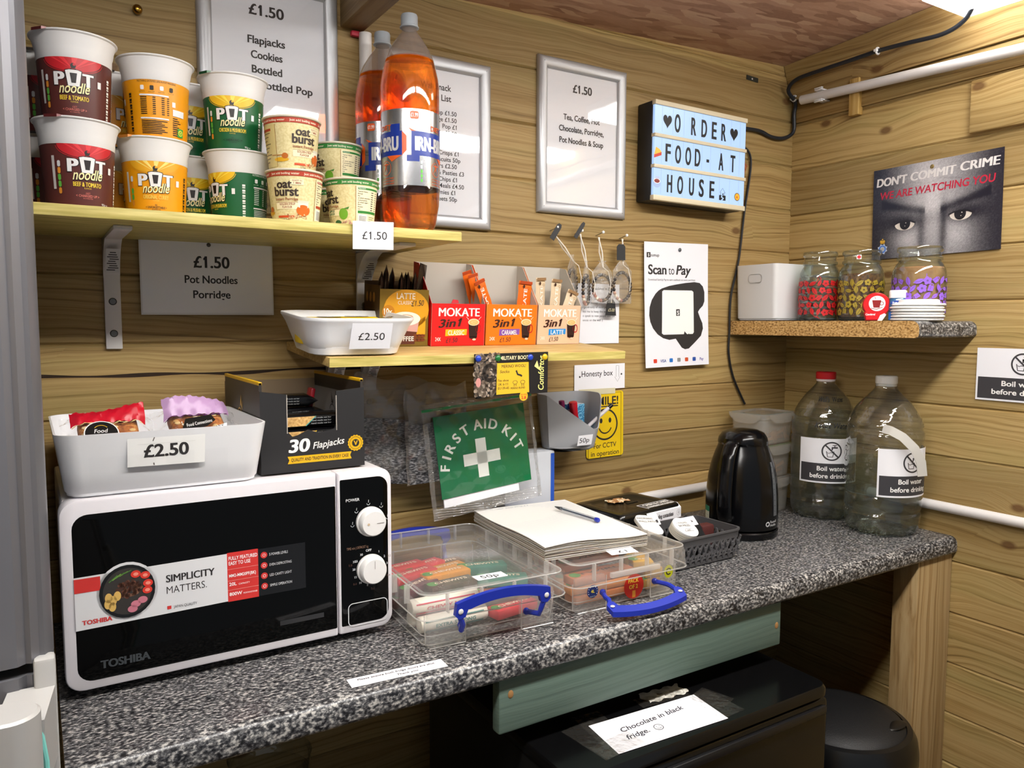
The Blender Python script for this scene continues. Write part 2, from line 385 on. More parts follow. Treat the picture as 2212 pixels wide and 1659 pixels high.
OSB.b.inputs['Roughness'].default_value = 0.75; OSB.link(OSB.n('ShaderNodeBump', Strength=0.4, Distance=0.002, Height=fl).outputs[0], OSB.b.inputs['Normal'])
def ceil_z(x, y): return 1.150 + 0.037 * x - 0.055 * y
mb = MB(); P = [(-2.45, 0.03), (0.03, 0.03), (0.03, -2.0), (-2.45, -2.0)]
mb.loft([[Vector((x, y, ceil_z(x, y) + d)) for x, y in P] for d in (0, 0.02)], OSB.m, cap0=True, cap1=True)
tag(mb.build('ceiling', flat=True), kind='structure')
mb = MB(); mb.box(-2.46, 0.04, -2.0, 0.04, FLOOR_Z - .05, FLOOR_Z, noise_mat('floor_boards', [(0.3, '3c3128'), (0.7, '5a4a3c')], (2, 14, 1), 6.0, 0.7))
tag(mb.build('floor', flat=True), kind='structure')
W_TRIM = wood('wall_plate_wood', 1, 2, 3.0, -1.0, c0='6e5230', c1='97794a', c2='ad9160', knots=True, green=0.2, seed=21.0)
# wall plate along the top of the right wall, ledger below it, spacer block and the thick board end
mb = MB(); mb.loft([[Vector((-0.012, y, 1.063)), Vector((-0.045, y, ceil_z(-.045, y) - .001)), Vector((0, y, ceil_z(0, y) - .001)), Vector((0, y, 1.063))] for y in (-0.002, -2.0)], W_TRIM, cap0=True, cap1=True)
tag(mb.build('trim_1', flat=True), kind='structure')
mb = MB(); mb.box(-0.007, 0, -2.0, -0.002, 1.004, 1.060, W_TRIM, 0.002); tag(mb.build('trim_2'), kind='structure')
W_BLOCK = wood('block_wood', 2, 1, 3.0, -1.0, c0='7a5a2c', c1='b08c4c', c2='c4a468', knots=False, green=0.1, seed=5.0)
mb = MB(); mb.box(-0.019, -0.0, -0.205, -0.178, 0.985, 1.073, W_BLOCK, 0.002); tag(mb.build('trim_3'), kind='structure')
mb = MB(); mb.box(-0.014, 0.0, -2.0, -0.468, 0.885, 0.997, W_RIGHT, 0.004); tag(mb.build('trim_4'), kind='structure')
# rafter crossing above the frames
W_RAFT = wood('rafter_wood', 1, 2, 3.0, -1.0, c0='5e4a30', c1='7d6545', c2='937b58', knots=False, green=0.05, seed=8.0)
mb = MB(); mb.box(-1.250, -1.205, -1.9, -0.001, 1.012, 1.2, W_RAFT, 0.002); tag(mb.build('trim_5'), kind='structure')
tag(MB().box(-1.232, -1.196, -0.012, -0.001, 0.998, 1.008, M('b02038', .5), .003).build('red_plug'), 'small dark red plastic cap wedged under the rafter end', 'cap')
# ---------------------------------------------------------------- lamps
def led(q):
    k = NT('lamp_diffuser'); k.t.nodes.remove(k.b); em = k.n('ShaderNodeEmission', Color=(1.0, 0.98, 0.945, 1), Strength=q); k.link(em.outputs[0], k.out.inputs[0]); return k.m
def batten(label, x0, x1, y0, y1, power):
    z = min(ceil_z(x0, y0), ceil_z(x0, y1)) - 0.002
    t = thing('ceiling_lamp', label, 'lamp', ((x0 + x1) / 2, (y0 + y1) / 2, z - 0.02)); hx, hy = (x1 - x0) / 2, (y1 - y0) / 2
    MB().box(-hx, hx, -hy, hy, 0.008, 0.03, M('e6e6e4', .5), .003).build('lamp_housing', t)
    MB().box(-hx + .003, hx - .003, -hy + .003, hy - .003, -0.018, 0.008, led(power), .006).build('lamp_diffuser', t)
batten('short white lamp on the ceiling close to the right wall', -0.195, -0.004, -0.665, -0.452, LAMP * 0.30)
batten('long white strip lamp on the ceiling behind the viewpoint, further from the back wall', -2.30, -0.03, -1.07, -0.94, LAMP * 1.12)
# ---------------------------------------------------------------- shelves, worktop and what holds them
GRAN = NT('speckled_laminate'); tc = GRAN.n('ShaderNodeTexCoord'); mp = GRAN.n('ShaderNodeMapping', Vector=tc.outputs['Object']); mp.inputs['Scale'].default_value = (0.8, 1.25, 1.1)
v1 = GRAN.n('ShaderNodeTexNoise', Vector=mp.outputs[0], Scale=205.0, Detail=3.0, Roughness=0.6); v2 = GRAN.n('ShaderNodeTexNoise', Vector=mp.outputs[0], Scale=60.0, Detail=2.0)
GRAN.link(GRAN.ramp(GRAN.math('ADD', GRAN.math('MULTIPLY', v1.outputs[0], .8), GRAN.math('MULTIPLY', v2.outputs[0], .2)), [(0.39, '151518'), (0.46, '3a3a3d'), (0.53, '666666'), (0.62, 'b2afaa')]), GRAN.b.inputs['Base Color'])
GRAN.b.inputs['Roughness'].default_value = 0.28; GRAN.b.inputs['Specular IOR Level'].default_value = 0.45
def worktop(mb, x0, x1, y0, y1, zb, zt, m, mc, axis='y'):
    """rolled long edge at y0"""
    r = min(0.016, (zt - zb) / 2 - .001); pr = [(y1, zb), (y1, zt)]
    for k in range(7): a = R(90 * k / 6); pr.append((y0 + r - r * math.sin(a), zt - r + r * math.cos(a)))
    for k in range(5): a = R(90 * k / 4); pr.append((y0 + r * .5 - r * .5 * math.cos(a), zb + r * .5 - r * .5 * math.sin(a)))
    mb.loft([[Vector((x, y, z)) for y, z in pr] for x in (x0, x1)], m)
    for x in (x0, x1): mb.face([Vector((x, y, z)) for y, z in (pr if x == x0 else pr[::-1])], mc)
CHIP = noise_mat('chipboard', [(0.3, '6b4a26'), (0.45, 'b48a4e'), (0.62, 'd2ab70'), (0.8, 'e2c590')], (1, 1, 1.6), 190.0, 0.8, 2, 0.5)
mb = MB(); worktop(mb, -1.737, -0.001, -0.481, -0.001, -0.038, 0.0, GRAN.m, CHIP)
tag(mb.build('worktop'), 'dark speckled granite look laminate worktop along the wooden back wall', 'worktop')
mb = MB(); worktop(mb, -0.22, -0.001, -0.500, -0.001, 0.448, 0.483, GRAN.m, CHIP)
tag(mb.build('corner_shelf'), 'thick worktop offcut shelf in the corner with raw chipboard edge', 'shelf')
SHELF = noise_mat('pale_shelf_wood', [(0.3, 'a89a4e'), (0.5, 'c2b266'), (0.7, 'd8c87e')], (0.6, 5, 9), 22.0, 0.5, 4)
tag(MB().box(-1.742, -1.142, -0.265, -0.001, 0.6105, 0.626, SHELF, .0015).build('wall_shelf'), 'long pale wooden wall shelf holding noodle pots and fizzy drink bottles', 'shelf')
TILT = math.atan(0.085); SH2 = (-1.06, 0.0, 0.444)
SHELF2 = noise_mat('worn_shelf_wood', [(0.3, 'b08c50'), (0.5, 'c4a566'), (0.7, 'd6bd80')], (0.6, 5, 9), 22.0, 0.5, 4)
mb = MB(); mb.box(-0.300, 0.288, -0.242, -0.006, -0.0155, 0.0, SHELF2, .0012)
mb.box(-0.3005, 0.2885, -0.2424, -0.2416, -0.0150, -0.0005, SHELF, 0)
s2 = mb.build('wall_shelf', loc=SH2, rx=TILT)
tag(s2, 'lower pale wooden shelf tipping forward under the hot drink boxes', 'shelf')
def bracket(label, x, ztop, arm, leg, wd, loc_y=-0.001, m=None, curved=False):
    m = m or M('d8d4d2', 0.4); t = thing('shelf_bracket', label, 'bracket', (x, loc_y, ztop), group=None)
    mb = MB(); n = 8; pts = []
    outer = [(0, -leg), (0, 0), (-arm, 0)]; th = 0.006
    # leg on the wall, arm under the shelf and a solid web in the corner
    mb.box(-wd / 2, wd / 2, -th, 0, -leg, 0, m, .0015); mb.box(-wd / 2, wd / 2, -arm, 0, -th, 0, m, .0015)
    rr = 0.075; web = [(-th * .5, -th * .5)] + [(-th * .5 - rr + rr * math.cos(R(a)), -th * .5 - rr + rr * math.sin(R(a))) for a in range(0, 91, 10)]
    i0 = [Vector((-wd * .5, y, z)) for y, z in web]; i1 = [Vector((wd * .5, y, z)) for y, z in web]; mb.loft([i0, i1], m, cap0=True, cap1=True)
    mb.build('bracket_body', t)
    for z in (-0.10, -leg + 0.025):
        mb = MB(); mb.lathe([(0.0, 0.0015), (0.0045, 0.0015), (0.006, 0)], M('6f6c68', .35, .9), 14, mat=Matrix.Translation((0, -th, z)) @ Matrix.Rotation(R(90), 4, 'X'), cap1=False)
        mb.build('screw', t)
    sh = Sheet(); sh.rect(-.010, -.028, .010, .02, M('c9c7c6', .5), 1)
    for k in range(9): sh.rect(-.008 + .0018 * (k % 3), -.024 + k * .0045, .004 + .0015 * ((k * 7) % 4), -.0222 + k * .0045, INK, 2)
    mb = MB(); sh.emit(mb, pmap((0, -0.034, -0.034), (1, 0, 0), (0, -.7, .7))); mb.build('sticker', t)
    return t
bracket('white metal bracket under the left end of the upper shelf', -1.636, 0.6103, 0.205, 0.176, 0.024)
bracket('white metal bracket under the right end of the upper shelf', -1.212, 0.6103, 0.205, 0.13, 0.030)
b3 = bracket('white metal bracket under the lower shelf behind the black snack box', -1.272, 0.4265, 0.17, 0.10, 0.032)
b4 = bracket('white bracket under the lower shelf above the grey socks', -1.205, 0.4265, 0.12, 0.07, 0.030)
# under the worktop
GREENW = wood('painted_board', 0, 2, 3.0, -1.0, c0='4a5a54', c1='566860', c2='5f7168', knots=False, green=0.0, seed=2.0)
mb = MB(); mb.box(-1.192, -0.576, -0.468, -0.448, -0.124, -0.0385, GREENW, .003)
for x, z in ((-1.172, -.066), (-.588, -.085)): mb.sphere((x, -.468, z), .005, M('9a7040', .8), 10, (1, .25, 1.3))
tag(mb.build('grey_green_board'), 'grey green painted timber board fixed under the worktop edge', 'board')
W_POST = wood('post_wood', 2, 0, 3.0, -1.0, c0='785c38', c1='9c7f56', c2='ae946c', knots=True, green=0.05, seed=31.0)
tag(MB().box(-0.135, -0.001, -0.472, -0.415, FLOOR_Z, -0.0385, W_POST, .003).build('timber_post'), 'rough pale timber post holding up the right end of the worktop', 'post')
# ================================================================ frames and signs on the walls
def frame(label, x, z, draw, W=0.240, H=0.327):
    """snap frame, top-left corner at x,z on the back wall"""
    t = thing('poster_frame', label, 'frame', (x + W / 2, -0.0005, z - H / 2)); hx, hz = W / 2, H / 2
    loops = []
    for ins, d in ((0, 0), (0, .006), (.0035, .0105), (.008, .0125), (.0135, .0125), (.019, .0105), (.0235, .0065), (.0245, .003)):
        loops.append([Vector((sx * (hx - ins), -d, sz * (hz - ins))) for sx, sz in ((-1, -1), (1, -1), (1, 1), (-1, 1))])
    mb = MB(); mb.loft(loops, ALU); sh = Sheet()
    for sx in (-1, 1):
        for sz in (-1, 1):
            a = Vector((sx * hx, -.0062, sz * hz)); b = Vector((sx * (hx - .0125), -.0128, sz * (hz - .0125))); c = Vector((sx * (hx - .0235), -.0068, sz * (hz - .0235)))
            mb.tube([a, b, c], 0.0004, M('3a3a3c', .7), 4)
    mb.build('frame_rails', t, ang=40)
    mb = MB(); mb.box(-hx + .002, hx - .002, -.0022, -.0004, -hz + .002, hz - .002, PAPER); sh = Sheet(); draw(sh); sh.emit(mb, pmap((0, -.0023, 0))); mb.build('poster_sheet', t)
    mb = MB(); mb.box(-hx + .0235, hx - .0235, -.0046, -.0042, -hz + .0235, hz - .0235, LAMINATE); mb.build('clear_cover', t)
    return t
B = 0.03
def d1(s):
    s.txt('£1.50', -.005, .1 - .006, .017, INK, w=.060, bold=B)
    for k, (q, w) in enumerate((('Flapjacks', .064), ('Cookies', .054), ('Bottled', .052))): s.txt(q, -.006, .046 - .0245 * k, .0125, INK, w=w, bold=B)
    s.txt('Cans & Bottled Pop', -.004, .046 - .0245 * 3, .0125, INK, w=.155, bold=B)
frame('tall aluminium poster frame behind the noodle pots listing flapjacks and cookies', -1.497, 1.072, d1)
def d2(s):
    s.txt('Wall Snack', -.001, .1015, .0115, INK, w=.066, bold=.018); s.txt('Price List', .003, .0815, .0115, INK, w=.058, bold=.018)
    rows = ['Soup £1.50', 'Porridge £1.50', 'Pop £1', 'Lucozade £1.50', 'Water 50p', 'Cereal Bars £1', 'Crisps £1', 'Biscuits 50p', 'Protein Bars £2.50', 'Hot Dogs & Pasties £3', 'Micro Chips £1', 'Ready Meals £4.50', 'Brownies £1', 'Sweets 50p']
    for k, q in enumerate(rows): s.txt(q, .060 if q[0] in 'HR' else .052 - .004 * (len(q) % 4), .055 - .0128 * k, .0082, INK, al='R', bold=.012)
frame('aluminium poster frame with the long snack price list behind the fizzy drink bottles', -1.177, 0.9935, d2)
def d4(s):
    s.txt('£1.50', -.001, .103 - .004, .0165, INK, w=.052, bold=B)
    for k, (q, w) in enumerate((('Tea, Coffee, Hot', .099), ('Chocolate, Porridge,', .122), ('Pot Noodles & Soup', .120))): s.txt(q, -.002, .039 - .0245 * k, .0118, INK, w=w, bold=.024)
frame('aluminium poster frame left of the light box with tea and coffee price', -0.8212, 1.0406, d4)
def sheet(name, label, cat, mp_o, ux, uy, w, h, draw, base=PAPER, th=0.0008, group=None, curl=None, r=0.0, extra=None):
    """paper or card of width w and height h centred at mp_o"""
    mb = MB(); f0 = pmap(mp_o, ux, uy)
    f = (lambda x, y, d=0.0: f0(x, y, d + curl(x, y))) if curl else f0
    if curl: mb.grid(lambda u, v: f((u - .5) * w, (v - .5) * h, 0), 14, 14, base); mb.grid(lambda u, v: f((u - .5) * w, (v - .5) * h, -th), 14, 14, base)
    else: mb.prism([(v.x, v.y) for v in rrect(w, h, max(r, 1e-4), 0, 4 if r else 1)], -th, base, f)
    s = Sheet(); draw(s); s.emit(mb, f, step=.02 if curl else 0)
    if extra: extra(mb, f)
    return tag(mb.build(name, recalc=not curl), label, cat, group)
def screw_head(mb, f, x, y, r=.003, m=None):
    m = m or M('5a5650', .4, .8); c = [f(x + r * math.cos(a), y + r * math.sin(a), .0006) for a in [k * math.pi / 6 for k in range(12)]]
    c2 = [f(x + .6 * r * math.cos(a), y + .6 * r * math.sin(a), .0016) for a in [k * math.pi / 6 for k in range(12)]]; mb.loft([c, c2], m, cap1=True)
def dpot(s):
    s.rect(-.104, -.062, .104, .062, PAPER, 1)
    s.txt('£1.50', .004, .014, .0185, INK, w=.058, bold=B); s.txt('Pot Noodles', .003, -.012, .0125, INK, w=.085, bold=.024); s.txt('Porridge', .003, -.037, .0125, INK, w=.060, bold=.024)
sheet('price_sign', 'laminated white price sign for pot noodles and porridge under the upper shelf', 'sign', (-1.489, -.004, .555), (1, 0, .004), (-.004, 0, 1), .213, .130, dpot, M('d9d8da', .3), curl=lambda x, y: .004 + .004 * math.cos(x * 14), extra=lambda mb, f: screw_head(mb, f, 0, .052, .0035))
def dscan(s):
    s.rect(-.097, .112, -.085, .124, INK, 1); s.txt('$', -.091, .1145, .007, WHITE, L=2); s.txt('sumup', -.071, .1145, .007, INK, bold=.01)
    s.txt('Scan', -.092, .073, .022, INK, w=.058, al='L', bold=.03); s.txt('to', -.028, .073, .020, INK, w=.019, al='L'); s.txt('Pay', -.003, .073, .022, INK, w=.047, al='L', bold=.03, shear=.18)
    s.txt('Download SumUp Pay to earn cashback on every purchase', -.092, .058, .0044, INK, w=.152, al='L')
    D = M('2b2929', .5); s.poly([(-0.0496, 0.0394), (-0.0264, 0.0454), (-0.0023, 0.0492), (0.0277, 0.0529), (0.0576, 0.0553), (0.0754, 0.0531), (0.0861, 0.0447), (0.0914, 0.031), (0.0913, 0.0084), (0.0857, -0.0027), (0.0746, -0.0113), (0.069, -0.0178), (0.0756, -0.0316), (0.0835, -0.0455), (0.0853, -0.0591), (0.0782, -0.0767), (0.0577, -0.0921), (0.0363, -0.1069), (0.0234, -0.1083), (0.0127, -0.104), (0.0024, -0.0923), (-0.0067, -0.0817), (-0.0277, -0.084), (-0.0478, -0.0793), (-0.0648, -0.0697), (-0.0794, -0.055), (-0.0874, -0.0395), (-0.0905, -0.0242), (-0.0888, -0.0049), (-0.0819, 0.0122), (-0.0698, 0.027), (-0.0602, 0.0345)], D, 1)
    s.poly([(-0.0488, 0.0324), (-0.0438, 0.0354), (0.0482, 0.0345), (0.0535, 0.0312), (0.0538, -0.0673), (0.0499, -0.0715), (-0.0459, -0.0711), (-0.0514, -0.0678)], WHITE, 2); s.rect(-0.0047, -0.0265, 0.0073, -0.0105, INK, 3); s.txt('$', 0.0013, -0.0240, .0105, WHITE, L=4)
    x = -.074
    for c, tname in (('d9402a', ''), ('2a3f8f', 'VISA'), ('1f6fc0', ''), ('8a8a8a', ''), ('c8502a', ''), ('2a50a0', ''), ('4a3aa0', 'Pay')):
        if tname: s.txt(tname, x, -.137, .0065, M(c, .5), bold=.02)
        else: s.rect(x - .0055, -.138, x + .0055, -.1285, M(c, .5), 1, .002)
        x += .0255
def pin(mb, f, x, y, m=None, r=.0045):
    m = m or M('5c6064', .3, .3); L = [[f(x + q * math.cos(a), y + q * math.sin(a), h) for a in [k * math.pi / 7 for k in range(14)]] for q, h in ((r, .0006), (r * 1.05, .002), (r * .7, .0034), (r * .2, .004))]
    mb.loft(L, m, cap1=True)
sheet('payment_poster', 'white scan to pay poster with black speech bubble blob, pinned on the back wall', 'poster', (-.415, -.006, .521), (1, 0, .02), (-.02, 0, 1), .208, .297, dscan, M('ececf2', .4), curl=lambda x, y: .002 + .006 * (.5 - y / .297) ** 2, extra=lambda mb, f: pin(mb, f, .008, .132))
def dest(s):
    s.txt('established in 2016.', -.005, .054, .0055, INK, al='L', bold=.02); s.txt('ed', -.022, .054, .0055, INK, bold=.02)
    for k, q in enumerate(('n I was 13 years old to make', 'pocket money', 'l generosity of most people we', 'kes me to keep the snackshed', 'o speak to new people and talk', 'ences on the wall :)')): s.txt(q, -.03, .032 - .0098 * k, .0050, INK, al='L')
sheet('story_note', 'white typed note on the back wall behind the beige drink box and bracelet bags', 'note', (-.665, -.002, .498), (1, 0, 0), (0, 0, 1), .150, .135, dest)
def dhon(s):
    s.txt('Honesty box', -.008, .002, .0125, INK, w=.090, bold=.004); s.circ(-.058, .002, .0022, INK); s.circ(.063, .004, .0022, INK)
    s.line([(.047, .024), (.047, -.002), (.043, -.002), (.051, -.013), (.059, -.002), (.055, -.002), (.055, .024), (.047, .024)], .0006, INK)
sheet('honesty_sign', 'small white honesty box sign with a down arrow above the grey bin', 'sign', (-.644, -.0025, .354), (1, 0, .008), (-.008, 0, 1), .146, .058, dhon)
YEL = M('e8c416', .4)
def dsm(s):
    s.ring(0, 0, 0, 0, INK); s.line([(-.049, -.079), (.047, -.079), (.047, .073), (-.049, .073), (-.049, -.079)], .0013, INK)
    s.txt('SMILE!', .001, .046, .018, INK, w=.075, bold=.02); s.rect(-.037, .0405, .038, .043, INK)
    s.ring(0, 0, .033, .037, INK); s.circ(-.012, .009, .004, INK, ry=.006); s.circ(.014, .009, .004, INK, ry=.006); s.ring(0, -.002, .017, .020, INK, a0=200, a1=340)
    s.txt('For CCTV', .000, -.054, .011, INK, w=.066, bold=.008); s.txt('in operation', .000, -.072, .011, INK, w=.082, bold=.008)
sheet('camera_notice', 'yellow smile notice with a round smiling face behind the grey bin', 'sign', (-.628, -.003, .243), (1, 0, .012), (-.012, 0, 1), .108, .152, dsm, YEL, th=.0012, r=.007)
mb = MB(); mb.box(-.705, -.60, -.0042, -.0034, .314, .327, M('cfc8a8', .5)); tag(mb.build('masking_tape'), 'strip of pale masking tape between the honesty sign and the yellow notice', 'tape')
# right wall: crime poster (a printed photograph), boil water sign
NAVY = M('1c1a2c', .4)
def crime():
    w, h = .295, .212; o = Vector((-.0045, -.393, .739)); f = pmap(o, (0, -1, .012), (0, .012, 1)); nu, nv = 150, 108
    U, V = np.meshgrid(np.linspace(-1, 1, nu + 1), np.linspace(-1, 1, nv + 1)); rs = np.random.RandomState(3)
    g = lambda cx, cy, sx, sy: np.exp(-((U - cx) / sx) ** 2 - ((V - cy) / sy) ** 2)
    face = 0.05 + 0.52 * np.exp(-(np.abs(U) / .74) ** 3.2) + .22 * g(-.03, .1, .3, .6) + .12 * g(-.12, .85, .3, .3)
    face -= .42 * g(-.42, -.22, .30, .16) + .42 * g(.42, -.17, .30, .16) + .30 * g(-.18, -.55, .07, .5) + .36 * g(.16, -.5, .06, .6)
    for sx, sl in ((-1, 1), (1, 1)):
        ln = V - (-.02 + .34 * (np.abs(U) - .2)); face -= .34 * np.exp(-(ln / .085) ** 2) * ((U * sx > .12) & (U * sx < .85))
    face += .2 * g(-.42, -.62, .22, .2) + .16 * g(.40, -.62, .2, .25)
    for y0, k in ((.45, 1.1), (.36, .8), (.57, 1.4)): face -= .06 * np.exp(-((V - y0 - .03 * np.sin(U * 9 * k)) / .012) ** 2) * (np.abs(U) < .45)
    face = np.clip(face + rs.normal(0, .035, face.shape), .02, .95)
    mb = MB(); k = NT('poster_print'); at = k.n('ShaderNodeAttribute', {'attribute_name': 'print'}); k.link(at.outputs['Color'], k.b.inputs['Base Color']); k.b.inputs['Roughness'].default_value = .35
    mb.grid(lambda u, v: f((u - .5) * w, (v - .5) * h, 0), nu, nv, k.m); mb.bm.verts.ensure_lookup_table(); nvert = len(mb.bm.verts)
    s = Sheet(); WH = M('d8d4d2', .4); E_ = M('d9d0c6', .4); P_ = M('17151c', .3); CR = M('b8223c', .4)
    for q, x, y, ww in (("DON'T", -.1385, .0655, .075), ('COMMIT', -.055, .0675, .104), ('CRIME', .058, .071, .083)): s.txt(q, x, y, .0185, WH, w=ww, al='L', bold=.05, shear=.1, rot=.006)
    s.txt('WE ARE WATCHING YOU', 0, .036, .0165, CR, w=.262, bold=.02, shear=.12, rot=.012)
    for x, y, sg in ((-.066, -.030, 1), (.062, -.022, -1)):
        pts = [(x + .024 * math.cos(R(a)) * 1.0, y + (.0135 * math.sin(R(a)) if a > 180 else .0055 * math.sin(R(a)))) for a in range(0, 360, 12)]
        s.poly(pts, E_, 1); s.circ(x + .001 * sg, y + .001, .0128, P_, 2, ry=.0135, a0=158, a1=382); s.circ(x + .003, y + .003, .0012, E_, 3); s.circ(x + .001, y - .004, .001, E_, 3)
        s.line([(x - .026, y + .001), (x - .016, y + .0055), (x, y + .0075), (x + .016, y + .0055), (x + .026, y + .001)], .0035, P_, 3)
    BL = M('3f74c8', .4); pts = []
    for i in range(16): q = .0135 if i % 2 else .0098; pts.append((-.120 + q * math.cos(i * math.pi / 8), -.083 + q * math.sin(i * math.pi / 8)))
    s.poly(pts, M('b8c4d8', .4), 1); s.ring(-.120, -.083, .006, .0092, BL, 2); s.circ(-.120, -.083, .006, M('a8b4c4', .4), 2); s.txt('ER', -.120, -.0855, .005, M('c8a040', .4), L=3)
    s.rect(-.1255, -.070, -.1145, -.066, M('c8982a', .4), 2); s.poly([(-.127, -.066), (-.113, -.066), (-.115, -.0615), (-.120, -.0635), (-.125, -.0615)], M('d8ac3a', .4), 2); s.circ(-.120, -.060, .0018, M('d8ac3a', .4), 2)
    s.emit(mb, f); screw_head(mb, f, -.005, .092, .0048, M('a8905a', .3, .8))
    mb.prism([(-w / 2, -h / 2), (w / 2, -h / 2), (w / 2, h / 2), (-w / 2, h / 2)], -.001, NAVY, lambda x, y, d: f(x, y, d - .0002))
    o2 = mb.build('crime_poster', recalc=False, flat=True); ca = o2.data.color_attributes.new('print', 'FLOAT_COLOR', 'POINT'); col = np.zeros((len(o2.data.vertices), 4), np.float32); col[:, 3] = 1
    gl = (face.ravel() ** 2.0) * .9; col[:nvert, 0] = gl * 1.0 + .008; col[:nvert, 1] = gl * .96 + .007; col[:nvert, 2] = gl * .97 + .016
    ca.data.foreach_set('color', col.ravel()); tag(o2, 'dark poster of staring eyes warning against crime on the right wall', 'poster')
crime()
def boil(s, w=.2, h=.105):
    D = M('37363a', .5); s.rect(-w / 2 + .004, -h / 2 + .004, w / 2 - .004, -.006, D, 1)
    s.txt('Boil water', 0, -.0235, .0105, WHITE, w=w * .43, bold=.02, L=2); s.txt('before drinking', 0, -.0415, .0105, WHITE, w=w * .64, bold=.02, L=2)
    cx, cy = 0, .024; s.ring(cx, cy, .0195, .023, D, 1); s.line([(cx - .0145, cy + .0145), (cx + .0145, cy - .0145)], .0034, D, 2)
    s.rect(cx - .001, cy + .007, cx + .013, cy + .0105, D, 1); s.rect(cx - .001, cy + .003, cx + .002, cy + .0105, D, 1); s.rect(cx + .005, cy + .0105, cx + .007, cy + .014, D, 1); s.rect(cx + .001, cy + .0135, cx + .011, cy + .0152, D, 1)
    s.line([(cx - .012, cy), (cx - .0095, cy - .0135), (cx + .002, cy - .0135), (cx + .0045, cy)], .0018, D, 1); s.line([(cx - .010, cy - .003), (cx - .007, cy - .005), (cx - .003, cy - .003), (cx + .002, cy - .004)], .0013, D, 1)
sheet('water_notice', 'white boil water notice on the right wall beyond the corner shelf', 'sign', (-.0035, -.597, .3695), (0, -1, 0), (0, 0, 1), .184, .112, lambda s: boil(s, .184, .112), PAPER)
# light box with letters
def lightbox():
    W, H, D = .30, .222, .055; t = thing('light_box', 'lit message light box with black letters ordering food at the house', 'light box', (-.5411, -.0005, .9776), ry=.0106)
    mb = MB(); mb.box(0, W, -D + .006, 0, -H, 0, M('141415', .5), .004); mb.build('box_body', t)
    LP = NT('light_panel'); LP.b.inputs['Base Color'].default_value = (.16, .18, .22, 1); LP.b.inputs['Emission Color'].default_value = (*lin('a4c8fa'), 1); LP.b.inputs['Emission Strength'].default_value = .86; LP.b.inputs['Roughness'].default_value = .3
    LI = M('101014', .5); s = Sheet(); rows = [-.015, -.0845, -.153]; hh = .058
    mb = MB(); mb.box(.003, W - .002, -D - .0005, -D + .0062, -H + .008, -.008, LP.m); SEAM = M('7f92b8', .4)
    cells = [['', '♥', 'O', '', 'R', 'D', 'E', 'R', '♥'], ['pie', 'F', 'O', 'O', 'D', '-', '', 'A', 'T'], ['tea', 'H', 'O', 'U', 'S', 'E', 'home', '', 'ball']]
    xs = [[.015, .041, .072, .10, .123, .157, .19, .222, .257], [.013, .045, .076, .108, .138, .171, .20, .216, .256], [.013, .052, .085, .121, .153, .188, .224, .25, .2745]]
    def heart(x, y, q):
        p = []
        for k in range(40):
            a = 2 * math.pi * k / 40; p.append((x + q * .062 * 16 * math.sin(a) ** 3, y + q * .078 * (13 * math.cos(a) - 5 * math.cos(2 * a) - 2 * math.cos(3 * a) - math.cos(4 * a))))
        s.poly(p, LI, 1)
    for row, y0, xr in zip(cells, rows, xs):
        yb = y0 - hh + .009
        for c, x in zip(row, xr):
            if len(c) == 1 and c.isalpha(): s.txt(c, x, yb + .0015, .0385, LI, w=.0185 if c in 'OD' else .0165, bold=.03)
            elif c == '-': s.rect(x - .004, yb + .014, x + .005, yb + .021, LI)
            elif c == '♥': heart(x, yb + .022, .0135)
            elif c == 'pie':
                s.poly([(x - .010, yb + .012), (x - .005, yb + .030), (x + .006, yb + .026), (x + .012, yb + .020)], M('e0a83a', .5, emit=.35), 1); s.poly([(x - .010, yb + .012), (x + .012, yb + .020), (x + .012, yb + .013), (x - .010, yb + .005)], M('b83a2a', .5, emit=.3), 1)
            elif c == 'tea':
                s.circ(x, yb + .017, .011, M('8fa4c8', .5, emit=.4), 1, ry=.009); s.circ(x, yb + .023, .010, M('e8ecf4', .5, emit=.5), 2, ry=.0055); s.circ(x, yb + .023, .0085, M('7a2c28', .5, emit=.25), 3, ry=.0045)
                for q in (-.004, 0, .004): s.line([(x + q, yb + .024), (x + q + .001, yb + .029), (x + q, yb + .033)], .0008, M('c88a80', .5), 4)
            elif c == 'home':
                s.rect(x - .011, yb - .001, x + .011, yb + .011, LI); s.line([(x - .003, yb - .001), (x + .003, yb + .004), (x - .004, yb + .007), (x - .001, yb + .011)], .004, LP.m, 2)
                s.line([(x - .009, yb + .017), (x, yb + .028), (x + .009, yb + .017)], .0009, LI); s.line([(x - .006, yb + .018), (x - .006, yb + .011)], .0012, LI); s.line([(x + .006, yb + .018), (x + .006, yb + .011)], .0012, LI); s.rect(x, yb + .011, x + .003, yb + .016, LI)
            elif c == 'ball': s.circ(x, yb + .012, .0095, M('3a3026', .5), 1); s.circ(x, yb + .012, .008, M('e09a2c', .5, emit=.4), 2); s.circ(x - .001, yb + .011, .0028, M('c0601c', .5, emit=.3), 3)
        for k in range(9): s.rect(.028 + .031 * k + .003 * math.sin(k * 5 + y0 * 90), y0 - hh + .004, .0284 + .031 * k + .003 * math.sin(k * 5 + y0 * 90), y0 + .004, SEAM, 1)
    s.emit(mb, pmap((0, -D - .0006, 0))); mb.build('light_panel', t)
    RAIL = M('d9cdb0', .5)
    for z0, z1 in ((-.0105, 0), (-.0815, -.0735), (-.150, -.142), (-H, -H + .0115)):
        MB().box(0.001, W, -D - .0045, -D + .008, z0, z1, RAIL, .001).build('rail', t)
lightbox()
